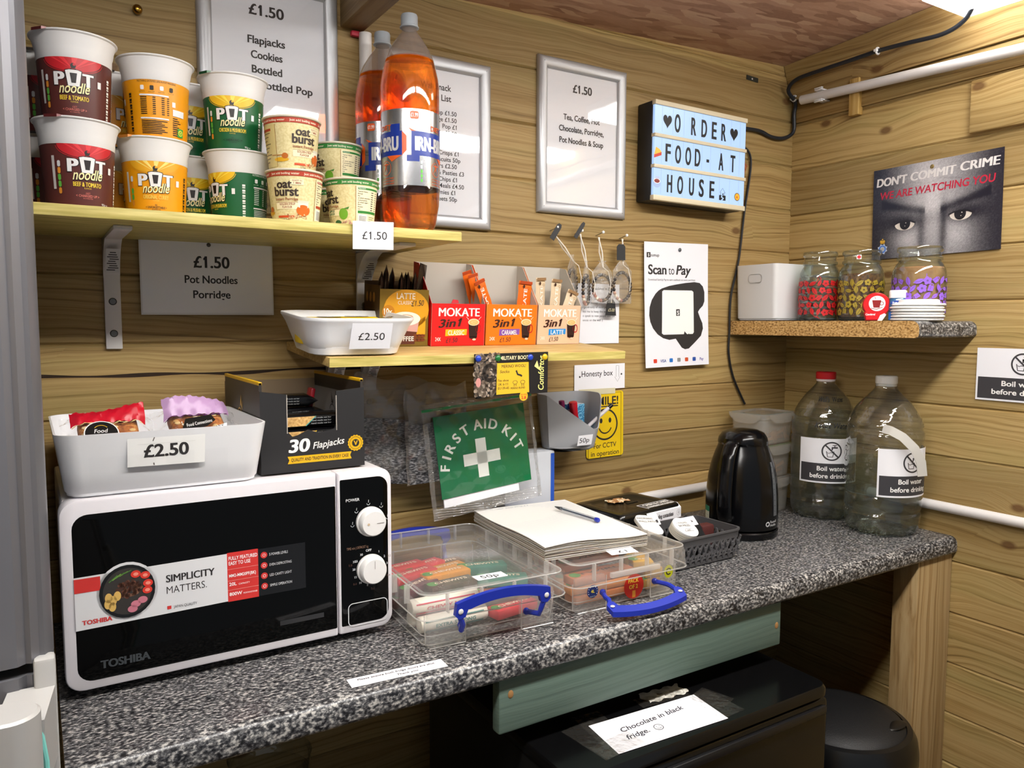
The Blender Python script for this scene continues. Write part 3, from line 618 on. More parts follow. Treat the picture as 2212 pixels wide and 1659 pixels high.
tag(MB().box(-.036, .036, -.012, 0, -.036, .036, wood('red_wood', 0, 2, 3., -1., c0='7a4428', c1='9c5c3a', c2='ac6c48', knots=False, green=0), .001).build('wood_block', loc=(-.232, -.0005, .862), ry=.5), 'small reddish wooden block on the wall right of the light box', 'block')
# cables and pipes
def cable(label, pts, r, m=None, sub=8, name='cable'):
    P = [Vector(p) for p in pts]; out = []
    for i in range(len(P) - 1):
        p0, p1, p2, p3 = P[max(i - 1, 0)], P[i], P[i + 1], P[min(i + 2, len(P) - 1)]
        for k in range(sub):
            t = k / sub; out.append(.5 * ((2 * p1) + (p2 - p0) * t + (2 * p0 - 5 * p1 + 4 * p2 - p3) * t * t + (3 * p1 - p0 - 3 * p2 + p3) * t ** 3))
    out.append(P[-1]); return tag(MB().tube(out, r, m or M('131315', .45), 8).build(name), label, 'cable')
# cables, pipes, clips
cable('thin black flex hanging from the light box down behind the clip boxes', [(-.247, -.03, .925), (-.2, -.006, .925), (-.177, -.006, .915), (-.166, -.006, .894), (-.168, -.006, .853), (-.185, -.006, .758), (-.201, -.006, .64), (-.226, -.006, .546), (-.229, -.006, .451), (-.229, -.006, .398), (-.21, -.006, .337), (-.172, -.007, .275), (-.166, -.008, .266)], .0028)
cable('thick black cable looping up the corner and along the wall plate', [(-.205, -.007, .968), (-.14, -.008, .969), (-.095, -.008, .960), (-.047, -.009, .962), (-.013, -.012, .982), (-.012, -.012, 1.025), (-.014, -.016, 1.057), (-.045, -.018, 1.082), (-.055, -.05, 1.100), (-.055, -.125, 1.104), (-.053, -.196, 1.106), (-.052, -.273, 1.108), (-.052, -.34, 1.105), (-.052, -.424, 1.10), (-.052, -.47, 1.115), (-.07, -.50, 1.14)], .0048, M('1b2028', .45))
def clip(label, loc, r=.006, rz=0.0):
    mb = MB(); mb.tube([(0, r * math.sin(R(a)), r * math.cos(R(a))) for a in range(-60, 241, 20)], .0022, PLWHITE, 6); mb.box(-.004, .004, r * .6, r + .004, -.003, .003, PLWHITE, .001)
    tag(mb.build('cable_clip', loc=loc, rz=rz), label, 'clip')
clip('small white cable clip on the wall plate, higher one', (-.052, -.273, 1.108), .007, R(90)); clip('small white cable clip on the thick black cable in the corner, lower one', (-.020, -.017, 1.066), .007)
def pipe(label, a, b, r): return tag(MB().tube([a, b], r, M('d6d2d0', .4), 20).build('white_pipe'), label, 'pipe')
pipe('white plastic pipe running along the top of the right wall', (-.026, -.046, 1.054), (-.026, -1.9, .972), .0115)
pipe('thin white pipe on the right wall just above the worktop', (-.013, -.270, .065), (-.013, -1.9, .062), .0115)
pipe('thin white pipe on the back wall behind the kettle and cash box', (-.300, -.013, .064), (-.86, -.013, .054), .0115)
pipe('short upright white pipe behind the fizzy drink bottles', (-1.2065, -.013, 1.005), (-1.2075, -.013, .634), .0115)
def pclip(y, z):
    mb = MB()
    for s in (-1, 1): mb.box(-.040, -.004, y - .011, y + .011, z + s * .0125 - .0014, z + s * .0125 + .0014, PLWHITE, .0008); mb.box(-.041, -.034, y - .011, y + .011, z + s * .0125 + s * .004 - .0014, z + s * .0125 + s * .004 + .0014, PLWHITE, .0008)
    tag(mb.build('pipe_clip'), 'white plastic saddle clip gripping the upper pipe end', 'clip')
pclip(-.105, 1.0515)
mb = MB(); mb.box(-.021, .021, -.0016, 0, -.0055, .0055, M('2a2c26', .4)); mb.sphere((0, -.0016, 0), .0035, STEEL, 10, (1, .4, 1)); tag(mb.build('wall_plate', loc=(-.163, -.0005, 1.097), ry=.05), 'small dark metal plate on the back wall under the ceiling', 'plate')
def hook(label, x, z): tag(MB().sphere((0, 0, 0), .0075, M('b08a3a', .25, 1.), 14, (1, .8, 1)).build('brass_knob', loc=(x, -.007, z)), label, 'knob')
hook('small brass knob on the back wall above the noodle pots', -1.585, .972)
# ================================================================ upper shelf: noodle pots
def ann(mb, m, prof, n=48, z=0): mb.lathe(prof, m, n, (0, 0, z), cap0=False, cap1=False)
POTW = M('e6e4e3', .4)
FLAV = {'beef': dict(body='56241f', top='c01c26', ray='e0343c', name='BEEF & TOMATO', nc='e8c83a', slog='CHARGED UP', sc='d8766a', pre='GET'),
        'curry': dict(body='e89a06', top='e0a21c', ray='f0d878', name='ORIGINAL CURRY', nc='e6ca58', slog='UNFORGETTABLE', sc='241a10', pre='BE'),
        'chick': dict(body='0d5a30', top='e6b81c', ray='f2d84a', name='CHICKEN & MUSHROOM', nc='e4c838', slog='HEROIC', sc='07341c', pre='BE')}
LAB = [(.0415, .0), (.0418, .002), (.0466, .0775)]
def pot_label(mb, fl, face, back=False):
    d = FLAV[fl]; bodym, topm, raym = M(d['body'], .4), M(d['top'], .4), M(d['ray'], .4); NC = M(d['nc'], .4); DK = M('1c1210', .4); SCR = M('efe6a8', .4)
    c = CMap([(r + .0003, z) for r, z in LAB], R(face), .0445); s = Sheet(); half = math.pi * .0445
    # crescent of rays at the top of the label with the product emblem
    n = 20; bot = [(.036 * math.cos(R(a)), .0772 - .0175 * math.sin(R(a))) for a in range(0, 181, 9)]
    s.poly([(-.036, .0772)] + bot[::-1][1:-1] + [(.036, .0772)], topm, 1)
    for a in (20, 50, 80, 110, 140): x0, x1 = .028 * math.cos(R(a)) * 1.1, .028 * math.cos(R(a + 13)) * 1.1; s.poly([(0, .062), (x0, .077), (x1, .077)], raym, 2)
    s.line([(-.037, .0745)] + [(x * 1.03, y - .0012) for x, y in bot[::-1]][1:-1] + [(.037, .0745)], .0008, M(d['top'], .4), 2)
    s.circ(0, .0668, .0032, DK, 3, ry=.0036); s.circ(.0012, .0685, .0016, topm, 4); s.line([(-.002, .064), (-.003, .062)], .001, DK, 3); s.line([(.002, .064), (.003, .062)], .001, DK, 3)
    # big lettering
    for q, x, w, h, y in (('P', -.0172, .0135, .0158, .0425), ('T', .0172, .0140, .0158, .0425)):
        s.txt(q, x + .0004, y - .0008, h + .0014, DK, w=w + .0022, bold=.075, L=3); s.txt(q, x, y, h, POTW, w=w, bold=.065, L=4)
    for g, mm, L in ((.0009, DK, 3), (0, POTW, 4)): s.poly([(-.0066 - g, .0415 - g), (.0066 + g, .0415 - g), (.0094 + g, .0605 + g), (.005, .0618 + g), (-.005, .0618 + g), (-.0094 - g, .0605 + g)], mm, L)
    s.poly([(-.0026, .0455), (.0026, .0455), (.0042, .0578), (-.0042, .0578)], DK, 5)
    s.txt('noodle', 0.0005, .0325, .0135, DK, w=.037, bold=.035, shear=.25, rot=.04, L=5, vy=.7); s.txt('noodle', 0, .0330, .0128, SCR, w=.036, bold=.012, shear=.25, rot=.04, L=6)
    s.txt(d['name'], 0, .0240, .0056, NC, w=.036 if len(d['name']) < 15 else .042, bold=.025, L=3); s.txt('FLAVOUR', 0, .0210, .0018, NC, w=.009, L=3)
    SM = M(d['sc'], .5); s.txt(d['pre'], 0, .0145, .0022, SM, L=3); s.txt('< ' + d['slog'] + ' >', 0, .0108, .0030, SM, w=.030, bold=.012, L=3); s.txt('IN 4 MINUTES', 0, .0082, .0016, SM, w=.012, L=3)
    s.txt('90g e', .024, .0015, .0032, SM if fl == 'curry' else POTW, L=3)
    s.rect(.0300, .044, .0350, .0525, POTW, 3)          # pale square where the scan code sits
    # nutrition pills
    for k, q in enumerate(('d8d8d8', 'd88a2a', '5aa83c', '5aa83c', 'd88a2a')): s.rect(-.0365, .048 - k * .0085, -.0325, .0558 - k * .0085, M(q, .5), 3, .0018)
    s.rect(-.044, .02, -.040, .062, M('c8c2be', .5), 3)
    # ingredients panel on the far side
    T = M('1a0f08' if fl == 'curry' else 'd8e4d8', .5); px = .088
    s.txt('NOTHING SATISFIES LIKE A POT NOODLE', px, .0735, .0028, T, w=.052, L=3)
    for k in range(4): s.rect(px - .022 + .013 * k, .063, px - .017 + .013 * k, .069, (T if k % 2 else POTW), 3, .0012); s.txt('pour to fill', px - .02 + .013 * k, .060, .0013, T, L=3)
    s.rect(px - .024, .055, px + .016, .0572, POTW, 3)
    for k in range(9):
        y = .0525 - k * .0028
        for q, wv in ((-.023, .009), (-.006, .004), (.006, .004), (.0135, .003)): s.rect(px + q, y, px + q + wv, y + .0011, T, 3)
    s.rect(px - .024, .0235, px + .016, .0255, POTW, 3)
    for k in range(8): s.rect(px - .023, .0205 - k * .0024, px + .014 - .004 * ((k * 5) % 3), .0215 - k * .0024, T, 3)
    s.rect(px + .021, .043, px + .026, .050, POTW, 3); s.rect(px + .022, .031, px + .042, .040, POTW, 3)
    for k in range(9): s.rect(px + .022, .004 + k * .0029, px + .036 - .003 * (k % 3), .0051 + k * .0029, T, 3)
    s.rect(px + .030, .003, px + .041, .015, M('2f9a3a', .5), 4); s.ring(px + .0355, .009, .003, .0042, M('e8e04a', .5), 5, 16); s.txt('V', px + .0355, .0068, .0042, M('e8e04a', .5), L=5, bold=.03)
    for k in range(22): s.rect(.046, .004 + k * .0026, .0505, .0045 + k * .0026 + .0011 * (k % 3), M('f0f0e8' if fl != 'curry' else '1a1208', .5), 3)   # bar lines
    s.emit(mb, c, step=.0035, lift=.00022)
POTS = {}
def pot_mesh(fl, face, lidc):
    t = thing('noodle_pot', 'x', 'noodle pot'); bodym = M(FLAV[fl]['body'], .4)
    mb = MB(); ann(mb, bodym, LAB + [(.0470, .0776)]); mb.lathe([(.001, .003), (.038, .003), (.0415, 0)], POTW, 48, cap1=False)
    pot_label(mb, fl, face); mb.build('label', t)
    mb = MB(); ann(mb, POTW, [(.0468, .0772), (.0472, .0778), (.0478, .090), (.0490, .0935), (.0505, .101), (.0530, .1075), (.0552, .1088), (.0556, .1100), (.0550, .1108), (.051, .1105)]); mb.build('cup_rim', t)
    mb = MB(); L = M(lidc, .3, .2); mb.lathe([(.0545, .1106), (.052, .1112), (.01, .1116)], L, 48, cap0=False)
    a0 = R(face - 45); tab = [(.0535 * math.sin(a0 + q), -.0535 * math.cos(a0 + q)) for q in (-.25, -.08, .08, .25)]
    tip = [(.0595 * math.sin(a0 + q), -.0595 * math.cos(a0 + q)) for q in (.15, -.15)]
    mb.loft([[Vector((x, y, .1112)) for x, y in tab + tip], [Vector((x, y, .1106)) for x, y in tab] + [Vector((x, y, .1075)) for x, y in tip]], L, cap0=True, cap1=True); mb.build('foil_lid', t); return t
def place_pot(fl, face, lidc, x, y, lev, label):
    k = (fl, face); src = POTS.get(k)
    if src is None: t = POTS[k] = pot_mesh(fl, face, lidc)
    else: t = copy_tree(src)
    t.location = (x, y, .6263 + .1092 * lev); t.scale = (.931, .931, .975); tag(t, label, 'noodle pot', 'noodle pots stacked on the upper shelf'); return t
cf = lambda x, y: math.degrees(math.atan2(-1.749 - x, y + 1.399)) if 0 else math.degrees(math.atan2(-(x + 1.749), (y + 1.399)))
def pot(fl, x, y, lev, df, lidc, label): place_pot(fl, round(cf(x, y) + df), lidc, x, y, lev, label)
pot('beef', -1.6865, -.208, 1, -2, '5a1c1c', 'dark red noodle pot, upper of the stack nearest the tall fridge'); pot('beef', -1.6875, -.220, 0, 14, '5a1c1c', 'dark red noodle pot standing on the shelf nearest the tall fridge')
pot('curry', -1.583, -.166, 1, -112, 'b06a30', 'amber noodle pot turned to show its ingredients panel'); pot('curry', -1.5875, -.160, 0, 0, 'c07830', 'yellow orange noodle pot on the shelf below the turned amber pot')
pot('chick', -1.472, -.145, 1, -4, '1c4a2a', 'green noodle pot on top of its stack beside the porridge'); pot('chick', -1.4665, -.140, 0, -52, '1c4a2a', 'green noodle pot standing on the shelf beside the porridge')
for fl, x, y, l0, l1, df in (('beef', -1.722, -.100, 'dark red', 'front dark red pots', 30), ('curry', -1.632, -.0535, 'amber', 'amber pots', 40), ('chick', -1.524, -.0535, 'green', 'green pots', 6)):
    pot(fl, x, y, 1, df, '28221e', l0 + ' noodle pot in the rear row behind the ' + l1 + ', upper one'); pot(fl, x, y, 0, df, '28221e', l0 + ' noodle pot in the rear row behind the ' + l1 + ', lower one')
tag(MB().box(-1.743, -1.506, -.0045, -.0008, .6265, .848, M('241b14', .7)).build('dark_band'), 'dark brown band on the wall behind the noodle pots', 'board')  # thin dark sheet standing in for a dark band on the wall
# porridge pots
OATB = noise_mat('oat_print', [(.35, 'cdbd86'), (.6, 'dccf9e')], (1, 1, 1), 300., .5)
PPROF = [(.0330, 0), (.0332, .002), (.0405, .0715)]
PP = {}
def porridge_mesh(kind, face):
    t = thing('porridge_pot', 'x', 'porridge pot'); col = M('a8361c' if kind == 's' else '2f7d35', .4); DK = M('32231d', .45); BRK = M('8a3a1e', .45)
    mb = MB(); ann(mb, OATB, PPROF); mb.lathe([(.001, .003), (.031, .003), (.033, 0)], WHITE, 40, cap1=False); c = CMap([(r + .0003, z) for r, z in PPROF], R(face), .037); s = Sheet()
    s.rect(-.116, .0645, .116, .0715, col, 1)
    for k in range(5): s.txt('Just add boiling water', -.092 + k * .046, .0666, .0030, M('efe6cc', .5), w=.040, bold=.01, L=2)
    OUT = M('ece0b8', .5)
    s.txt('oat', -.001, .0475, .0115, DK, w=.022, bold=.035, L=2); s.txt('burst', .001, .0365, .0125, DK, w=.036, bold=.035, L=2); s.txt('Instant Porridge', .001, .0300, .0040, BRK, w=.034, bold=.01, L=2)
    s.rect(-.016, .0175, .020, .0275, OUT, 1); s.line([(-.016, .0272), (.020, .0272)], .0004, BRK, 2)
    for q, y in ((('GOLDEN SYRUP' if kind == 's' else 'APPLE'), .0232), ('FLAVOUR', .0190)): s.txt(q, .002, y, .0030, BRK if kind == 's' else M('2f6a30', .5), w=.024 if 'S' in q and len(q) > 8 else .015, bold=.02, L=2)
    if kind == 's':
        A = M('c8641c', .35); s.circ(.026, .016, .0105, A, 2, ry=.008); s.rect(.018, .020, .034, .029, M('e0dcc8', .4), 2, .002); s.rect(.0175, .027, .0345, .030, M('d0ccb8', .4), 3, .001)
        for k in range(30): s.circ(.002 + .03 * rnd.random(), .004 + .006 * rnd.random(), .0012, M(rnd.choice(['b88a5c', 'd8b88a', 'a06a48']), .6), 3, n=7)
        s.rect(-.014, .0055, .012, .0085, M('c8481c', .5), 2); s.rect(.008, .052, .026, .060, OUT, 2); s.txt('READY IN', .017, .0568, .0024, BRK, w=.013, L=3); s.txt('1 MIN', .017, .0532, .0026, BRK, w=.010, bold=.02, L=3)
        s.circ(-.034, .013, .012, M('d8a41c', .4), 2, ry=.003); s.circ(-.028, .018, .005, M('b8641c', .4), 3, ry=.004); s.rect(-.050, .0185, -.032, .0198, M('b08048', .5), 3)
    else:
        s.circ(.026, .020, .0075, M('6aa028', .4), 2, ry=.0085); s.poly([(.027, .028), (.036, .031), (.034, .027)], M('3f7a24', .5), 3)
        for k in range(24): s.circ(.022 + .018 * rnd.random(), .003 + .007 * rnd.random(), .0012, M(rnd.choice(['b88a7c', 'c8a88a', 'a06a58']), .6), 3, n=7)
        s.circ(.016, .007, .006, M('2c5a30', .5), 3, ry=.004)
    s.txt('57ge', .0, .001, .0034, DK, L=2)
    x = .046; s.rect(x, .003, x + .046, .0625, OUT, 1)
    s.line([(x, .003), (x, .0625)], .0007, M('9a6a2a', .5), 2); s.rect(x + .003, .0575, x + .043, .0605, col, 2); s.txt('Nutrition', x + .004, .0582, .002, WHITE, al='L', L=3)
    for k, q in enumerate(('Typical Values', 'Energy', 'Fat', 'of which saturates', 'Carbohydrate', 'of which sugars', 'Fibre', 'Protein', 'Salt')):
        s.txt(q, x + .003, .0535 - k * .0033, .0019, DK, al='L', bold=.012, L=2); s.rect(x + .026, .0535 - k * .0033, x + .031, .0547 - k * .0033, DK, 2); s.rect(x + .036, .0535 - k * .0033, x + .040, .0547 - k * .0033, DK, 2)
    s.rect(x + .003, .0215, x + .043, .0255, col, 2)
    s.rect(x + .004, .004, x + .019, .0195, WHITE, 2)
    for k in range(13): s.rect(x + .005, .0052 + k * .001, x + .018, .0056 + k * .001, INK, 3)
    for k in range(5): s.rect(x + .023, .005 + k * .0028, x + .038 - .003 * (k % 2), .006 + k * .0028, M('8a7448', .5), 2)
    x = -.075; s.rect(x, .003, x + .034, .0625, M('cdbd80', .5), 1); s.line([(x + .034, .003), (x + .034, .0625)], .0007, M('9a6a2a', .5), 2); s.rect(x + .002, .0535, x + .026, .057, col, 2)
    for k in range(9): s.rect(x + .002, .05 - k * .005, x + .024 - .004 * (k % 3), .0512 - k * .005, M('6a5634', .5), 2)
    s.emit(mb, c, step=.003, lift=.0002); mb.build('label', t)
    mb = MB(); ann(mb, M('d8d0be', .45), [(.0405, .0714), (.0425, .0722), (.0432, .0735), (.0428, .0748), (.040, .0748)]); mb.build('cup_rim', t)
    mb = MB(); mb.lathe([(.0425, .0749), (.038, .0757), (.01, .076)], M('c6b892', .45), 40, cap0=False); mb.build('lid', t); return t
def porridge(kind, face, x, y, z, label, group='porridge pots stacked on the upper shelf'):
    k = (kind, face); t = copy_tree(PP[k]) if k in PP else PP.setdefault(k, porridge_mesh(kind, face)); t.location = (x, y, z); tag(t, label, 'porridge pot', group)
    t.scale = (1.01, 1.01, 1.01)
Z0 = .6263; Zs = .0768
porridge('s', round(cf(-1.402, -.215) + 26), -1.403, -.212, Z0 + Zs, 'red banded syrup porridge pot, upper of its stack, showing honey dipper'); porridge('s', round(cf(-1.402, -.215) - 22), -1.401, -.215, Z0, 'red banded syrup porridge pot standing on the shelf, showing honey jar')
porridge('a', round(cf(-1.304, -.195) - 62), -1.304, -.195, Z0, 'green banded apple porridge pot standing alone in front on the shelf')
porridge('a', round(cf(-1.304, -.195) - 62), -1.289, -.086, Z0 + Zs, 'green banded apple porridge pot, upper of the rear stack beside the bottles'); porridge('a', round(cf(-1.29, -.085) - 10), -1.291, -.084, Z0, 'green banded apple porridge pot, lower of the rear stack beside the bottles')
# ---------------------------------------------------------------- fizzy drink bottles
FIZZ = liquid('orange_drink', 'ffba58', .6); FOIL = M('b4b4b6', .22, .85); CAPG = M('9aa0a6', .4)
BP = [(.030, .0), (.042, .004), (.048, .018), (.0515, .05), (.052, .075), (.0515, .078), (.0515, .205), (.052, .208), (.052, .250), (.0505, .265), (.045, .290), (.036, .313), (.025, .331), (.0165, .342), (.0135, .346)]
def petal(t, z): return 1.0 + (-.16 * max(0, 1 - z / .055) * (0.5 + .5 * math.cos(5 * t)) if z < .055 else 0)
def bottle(label, x, y, face):
    t = thing('drink_bottle', label, 'bottle', (x, y, .6263), group='orange fizzy drink bottles on the upper shelf'); mb = MB()
    mb.lathe([q for q in BP if q[1] < .3], clear('fizz_bottle_plastic', tint='fcfaf8', body=.03, bodycol='c8bdb4', rough=.05, gloss=1.4), 60, mod=petal, cap1=False)
    mb.lathe([(.0434, .2955)] + [q for q in BP if q[1] > .3] + [(.0128, .352), (.0128, .358)], clear('fizz_bottle_neck', tint='f4f0ec', body=.42, bodycol='b4a8a0', rough=.12, gloss=1.2), 60, cap0=False, cap1=False); mb.build('bottle_shell', t, ang=60)
    mb = MB(); lv = [(r - .0012, z + .001) for r, z in BP if z < .30]; lv[-1] = (.0415, .298); mb.lathe(lv, FIZZ, 60, mod=petal); mb.build('drink', t, ang=60)
    mb = MB(); mb.lathe([(.0150, .352), (.0165, .353), (.0165, .3545), (.0150, .356), (.0146, .358), (.0146, .372), (.0135, .375), (.002, .3755)], CAPG, 40, mod=lambda a, z: 1 + .012 * math.cos(a * 40)); mb.build('cap', t)
    prof = [(.0521, .078), (.0521, .205)]; mb = MB(); ann(mb, FOIL, [(.0520, .078), (.0520, .205)], 60); c = CMap(prof, R(face), .052); s = Sheet(); OR = M('d8591c', .35); BL = M('12308c', .3); SV = M('dcdcde', .25, .4)
    for off in (0.0, .100, -.100):
        s.rect(off - .044, .128, off + .040, .168, BL, 1); s.rect(off - .052, .118, off - .030, .128, BL, 1); s.rect(off + .018, .168, off + .036, .180, BL, 1)
        s.poly([(off + .040, .168), (off + .048, .160), (off + .048, .136), (off + .040, .128)], OR, 1); s.poly([(off - .044, .168), (off - .050, .174), (off - .036, .168)], OR, 2); s.poly([(off + .04, .128), (off + .02, .118), (off + .01, .128)], OR, 2)
        s.txt('IRN-BRU', off - .002, .1365, .0225, SV, w=.072, bold=.045, L=3); s.txt('DIET', off + .006, .1715, .008, OR, w=.026, bold=.02, L=2)
        s.rect(off - .046, .188, off - .031, .201, OR, 1, .003); s.txt('£1.99', off - .0385, .1915, .0062, WHITE, w=.0125, bold=.01, L=2)
        s.ring(off + .006, .108, .0115, .0123, OR, 1); s.line([(off + .006, .117), (off + .005, .109), (off - .002, .1), (off + .005, .109), (off + .012, .1), (off + .005, .109), (off + .013, .114), (off + .0, .114)], .002, OR, 1)
        for k in range(3): s.txt('no added sugar', off + .010, .090 - k * .0045, .0028, OR, w=.03, L=1)
        for k in range(5): s.rect(off - .028, .084 + k * .0075, off - .0245, .090 + k * .0075, M('c8d0d0', .5) if k > 2 else M('5ab83c', .5), 1, .0015)
    s.emit(mb, c, step=.004, lift=.0002); mb.build('label', t); t.scale = (.951, .951, .965); return t
bottle('large orange fizzy drink bottle standing in front, nearest the shelf end', -1.192, -.175, round(cf(-1.192, -.175) + 50)); bottle('large orange fizzy drink bottle half hidden behind the front bottle', -1.199, -.075, round(cf(-1.199, -.075) + 18))
# price card clipped under the shelf edge
def dpr(q, w, h, b=.0): return lambda s: s.txt(q, .002, -h * .5, h, INK, w=w, bold=b)
sheet('price_card', 'white £1.50 price card hanging on the upper shelf edge by the bottles', 'price card', (-1.2975, -.2690, .6105), (1, 0, .03), (-.03, -.12, 1), .066, .042, dpr('£1.50', .040, .0115), extra=lambda mb, f: mb.grid(lambda u, v: f((u - .5) * .070, (v - .5) * .050 - .001, .0022), 1, 1, LAMINATE))
# ================================================================ lower shelf: drink boxes, tray
def sh2(x, y, dz=0.0): return Vector((x, y, .4442 + .085 * y + dz))
SN, CS = math.sin(TILT), math.cos(TILT)
def mug(s, x, y, q=1.0, rim='d8b070', body='2a1210', red='b02020'):
    B_ = M(body, .4); s.poly([(x - .0085 * q, y + .010 * q), (x + .0085 * q, y + .010 * q), (x + .0065 * q, y - .013 * q), (x - .0065 * q, y - .013 * q)], B_, 2); s.circ(x, y - .013 * q, .0065 * q, B_, 2, ry=.0022 * q)
    s.ring(x + .0085 * q, y, .0038 * q, .0050 * q, M(red, .4), 2, 16, asp=1.4); s.circ(x, y + .010 * q, .0095 * q, M('e8d8b8', .4), 3, ry=.0052 * q); s.circ(x, y + .0098 * q, .0080 * q, M(rim, .4), 4, ry=.0042 * q); s.ring(x, y + .0098 * q, .003 * q, .0036 * q, M('f0dca8', .4), 5, 16, a0=20, a1=300, asp=.5)
    s.circ(x + .002, y - .016 * q, .003 * q, M('d8c0a8', .4), 4, ry=.0016 * q)
def drink_box(label, x0, x1, yf, col, sub, subc, handc, dark='3a1c14'):
    w = x1 - x0; yb = yf + .082; t = thing('drink_box', label, 'drink box', sh2(x0, yf), rx=TILT, group='boxes of instant drink sticks on the lower shelf'); H = .0785; CB = M(col, .42); INS = CARD
    mb = MB(); th = .0012
    mb.box(0, w, 0, th, 0, H, CB); mb.box(0, w, 0, .082, 0, th, CB)
    for x in (0, w - th):   # sloping side walls, grey inside
        mb.prism([(0, 0), (.082, 0), (.082, .152), (.060, .150), (0, H)], th * .5, CB if x == 0 else INS, (lambda xx: lambda a, b, d: Vector((xx + d, a, b)))(x)); mb.prism([(0, 0), (.082, 0), (.082, .152), (.060, .150), (0, H)], th * .5, INS if x == 0 else CB, (lambda xx: lambda a, b, d: Vector((xx + d + .0006, a, b)))(x))
    s = Sheet(); W_ = M('f4ece4', .4); D_ = M(dark, .4); k = w / .115
    s.txt('MOKATE', w * .51, .0555, .0150, W_, w=w * .76, bold=.03); s.txt('3in1', w * .33, .0355, .0145, D_, w=w * .40, bold=.045, shear=.35, rot=.06)
    s.poly([(w * .26, .0185), (w * .655, .0205), (w * .66, .0315), (w * .265, .0310)], M(subc, .4), 1); s.txt(sub, w * .46, .0205, .0085, W_, w=w * .30, bold=.01, L=2)
    s.txt('24X', w * .13, .0095, .0068, W_, w=w * .10); mug(s, w * .78, .032, 1.25)
    s.txt('£1.50', w * .38, .0065, .0085, M('24222a', .5), w=w * .21, shear=.15, rot=.05, L=2, bold=-.004)
    for q in (-1, 1):
        for j in (0, 1): s.line([(w * .78 + q * .011, .049 + j * .001), (w * .78 + q * (.014 + .002 * j), .053 + .0015 * j)], .0006, W_, 2)
    s.emit(mb, pmap((0, -.0001, 0))); mb.build('box_front', t)
    mb = MB(); mb.box(0, w, .0808, .082, 0, .152, INS); mb.build('raised_back', t); return t
DB = [('red instant coffee stick box in the middle of the lower shelf', -1.1295, -1.0165, 'd41414', 'CLASSIC', 'e0ac1c'), ('orange caramel drink stick box between the red and the beige box', -1.0145, -.8985, 'e8720c', 'CARAMEL', '7a4aa0'), ('beige latte drink stick box at the right end of the row', -.8965, -.7915, 'd8b496', 'LATTE', '1c84d0')]
for l, a, b, c, q, qc in DB: drink_box(l, a, b, -.118, c, q, qc, None)
def stick(label, x, y, z, ln, ang, col, dark, lean=.12, w=.020, txt=None, grp=None, tw=0.0):
    t = thing('drink_stick', label, 'drink stick', sh2(x, y, z), ry=ang, rx=-lean, group=grp, rz=tw); mb = MB(); m = M(col, .35)
    f = lambda u, v, sg: Vector(((u - .5) * w * (1 - .04 * math.sin(v * 40)), sg * .003 * math.sin(math.pi * u) * min(1, 6 * min(v, 1 - v) + .05), v * ln))
    for sg in (-1, 1): mb.grid(lambda u, v: f(u, v, sg), 8, 10, m)
    s = Sheet()
    if txt: s.txt(txt, ln * .55, -.0035, .0075, M('f6ece0', .4), w=ln * .62, bold=.01); s.circ(ln * .9, .0045, .0035, M('3a1c10', .4), ry=.0025); s.ring(ln * .87, -.006, .002, .0026, M(dark, .4), 1, 12); s.ring(ln * .30, .005, .002, .0026, M(dark, .4), 1, 12)
    s.rect(ln - .006, -w / 2, ln - .0002, w / 2, M(dark, .4), 1)
    s.emit(mb, lambda u, v, h: Vector((-v * .96, -.0034 - h, u)), step=.0) if txt else s.emit(mb, lambda u, v, h: Vector((-v, -.0012 - h, u)))
    mb.build('wrapper', t, recalc=False); return t
G = 'orange caramel drink sticks'; O_, OD = 'e0660c', 'a83c08'
stick('orange drink stick leaning left out of the caramel box, front one', -.981, -.104, .022, .110, -.42, O_, OD, -.08, .024, 'MOKATE', G); stick('orange drink stick leaning left against the box wall, behind', -.992, -.075, .030, .108, -.30, O_, OD, -.1, .022, None, G); stick('orange drink stick leaning left against the box wall, rearmost', -.995, -.060, .032, .112, -.32, O_, OD, -.12, .020, None, G)
stick('orange drink stick standing upright at the right of the caramel box', -.922, -.100, .018, .106, .07, O_, OD, -.05, .030, 'MOKATE', G)
G = 'beige latte drink sticks'; O_, OD = 'd2bc9c', '8a6a48'
stick('beige drink stick in the latte box, leftmost and crumpled', -.876, -.098, .02, .112, -.06, O_, OD, -.08, .026, 'MOKATE', G, .2); stick('beige drink stick in the middle of the latte box', -.846, -.10, .018, .112, .05, O_, OD, -.06, .024, 'MOKATE', G); stick('beige drink stick behind the middle one in the latte box', -.834, -.075, .016, .114, .10, O_, OD, -.08, .022, None, G); stick('beige drink stick tipping right in the latte box, in front', -.838, -.106, .010, .104, .36, O_, OD, -.04, .026, 'MOKATE', G)
mb = MB(); mb.prism([(.0, 0), (.016, 0), (.014, .006), (.004, .007)], .002, M('e02c3a', .4), pmap(sh2(-1.080, -.105, .0785))); tag(mb.build('card_tab', rx=0), 'small red card tab poking up inside the red coffee box', 'tab')
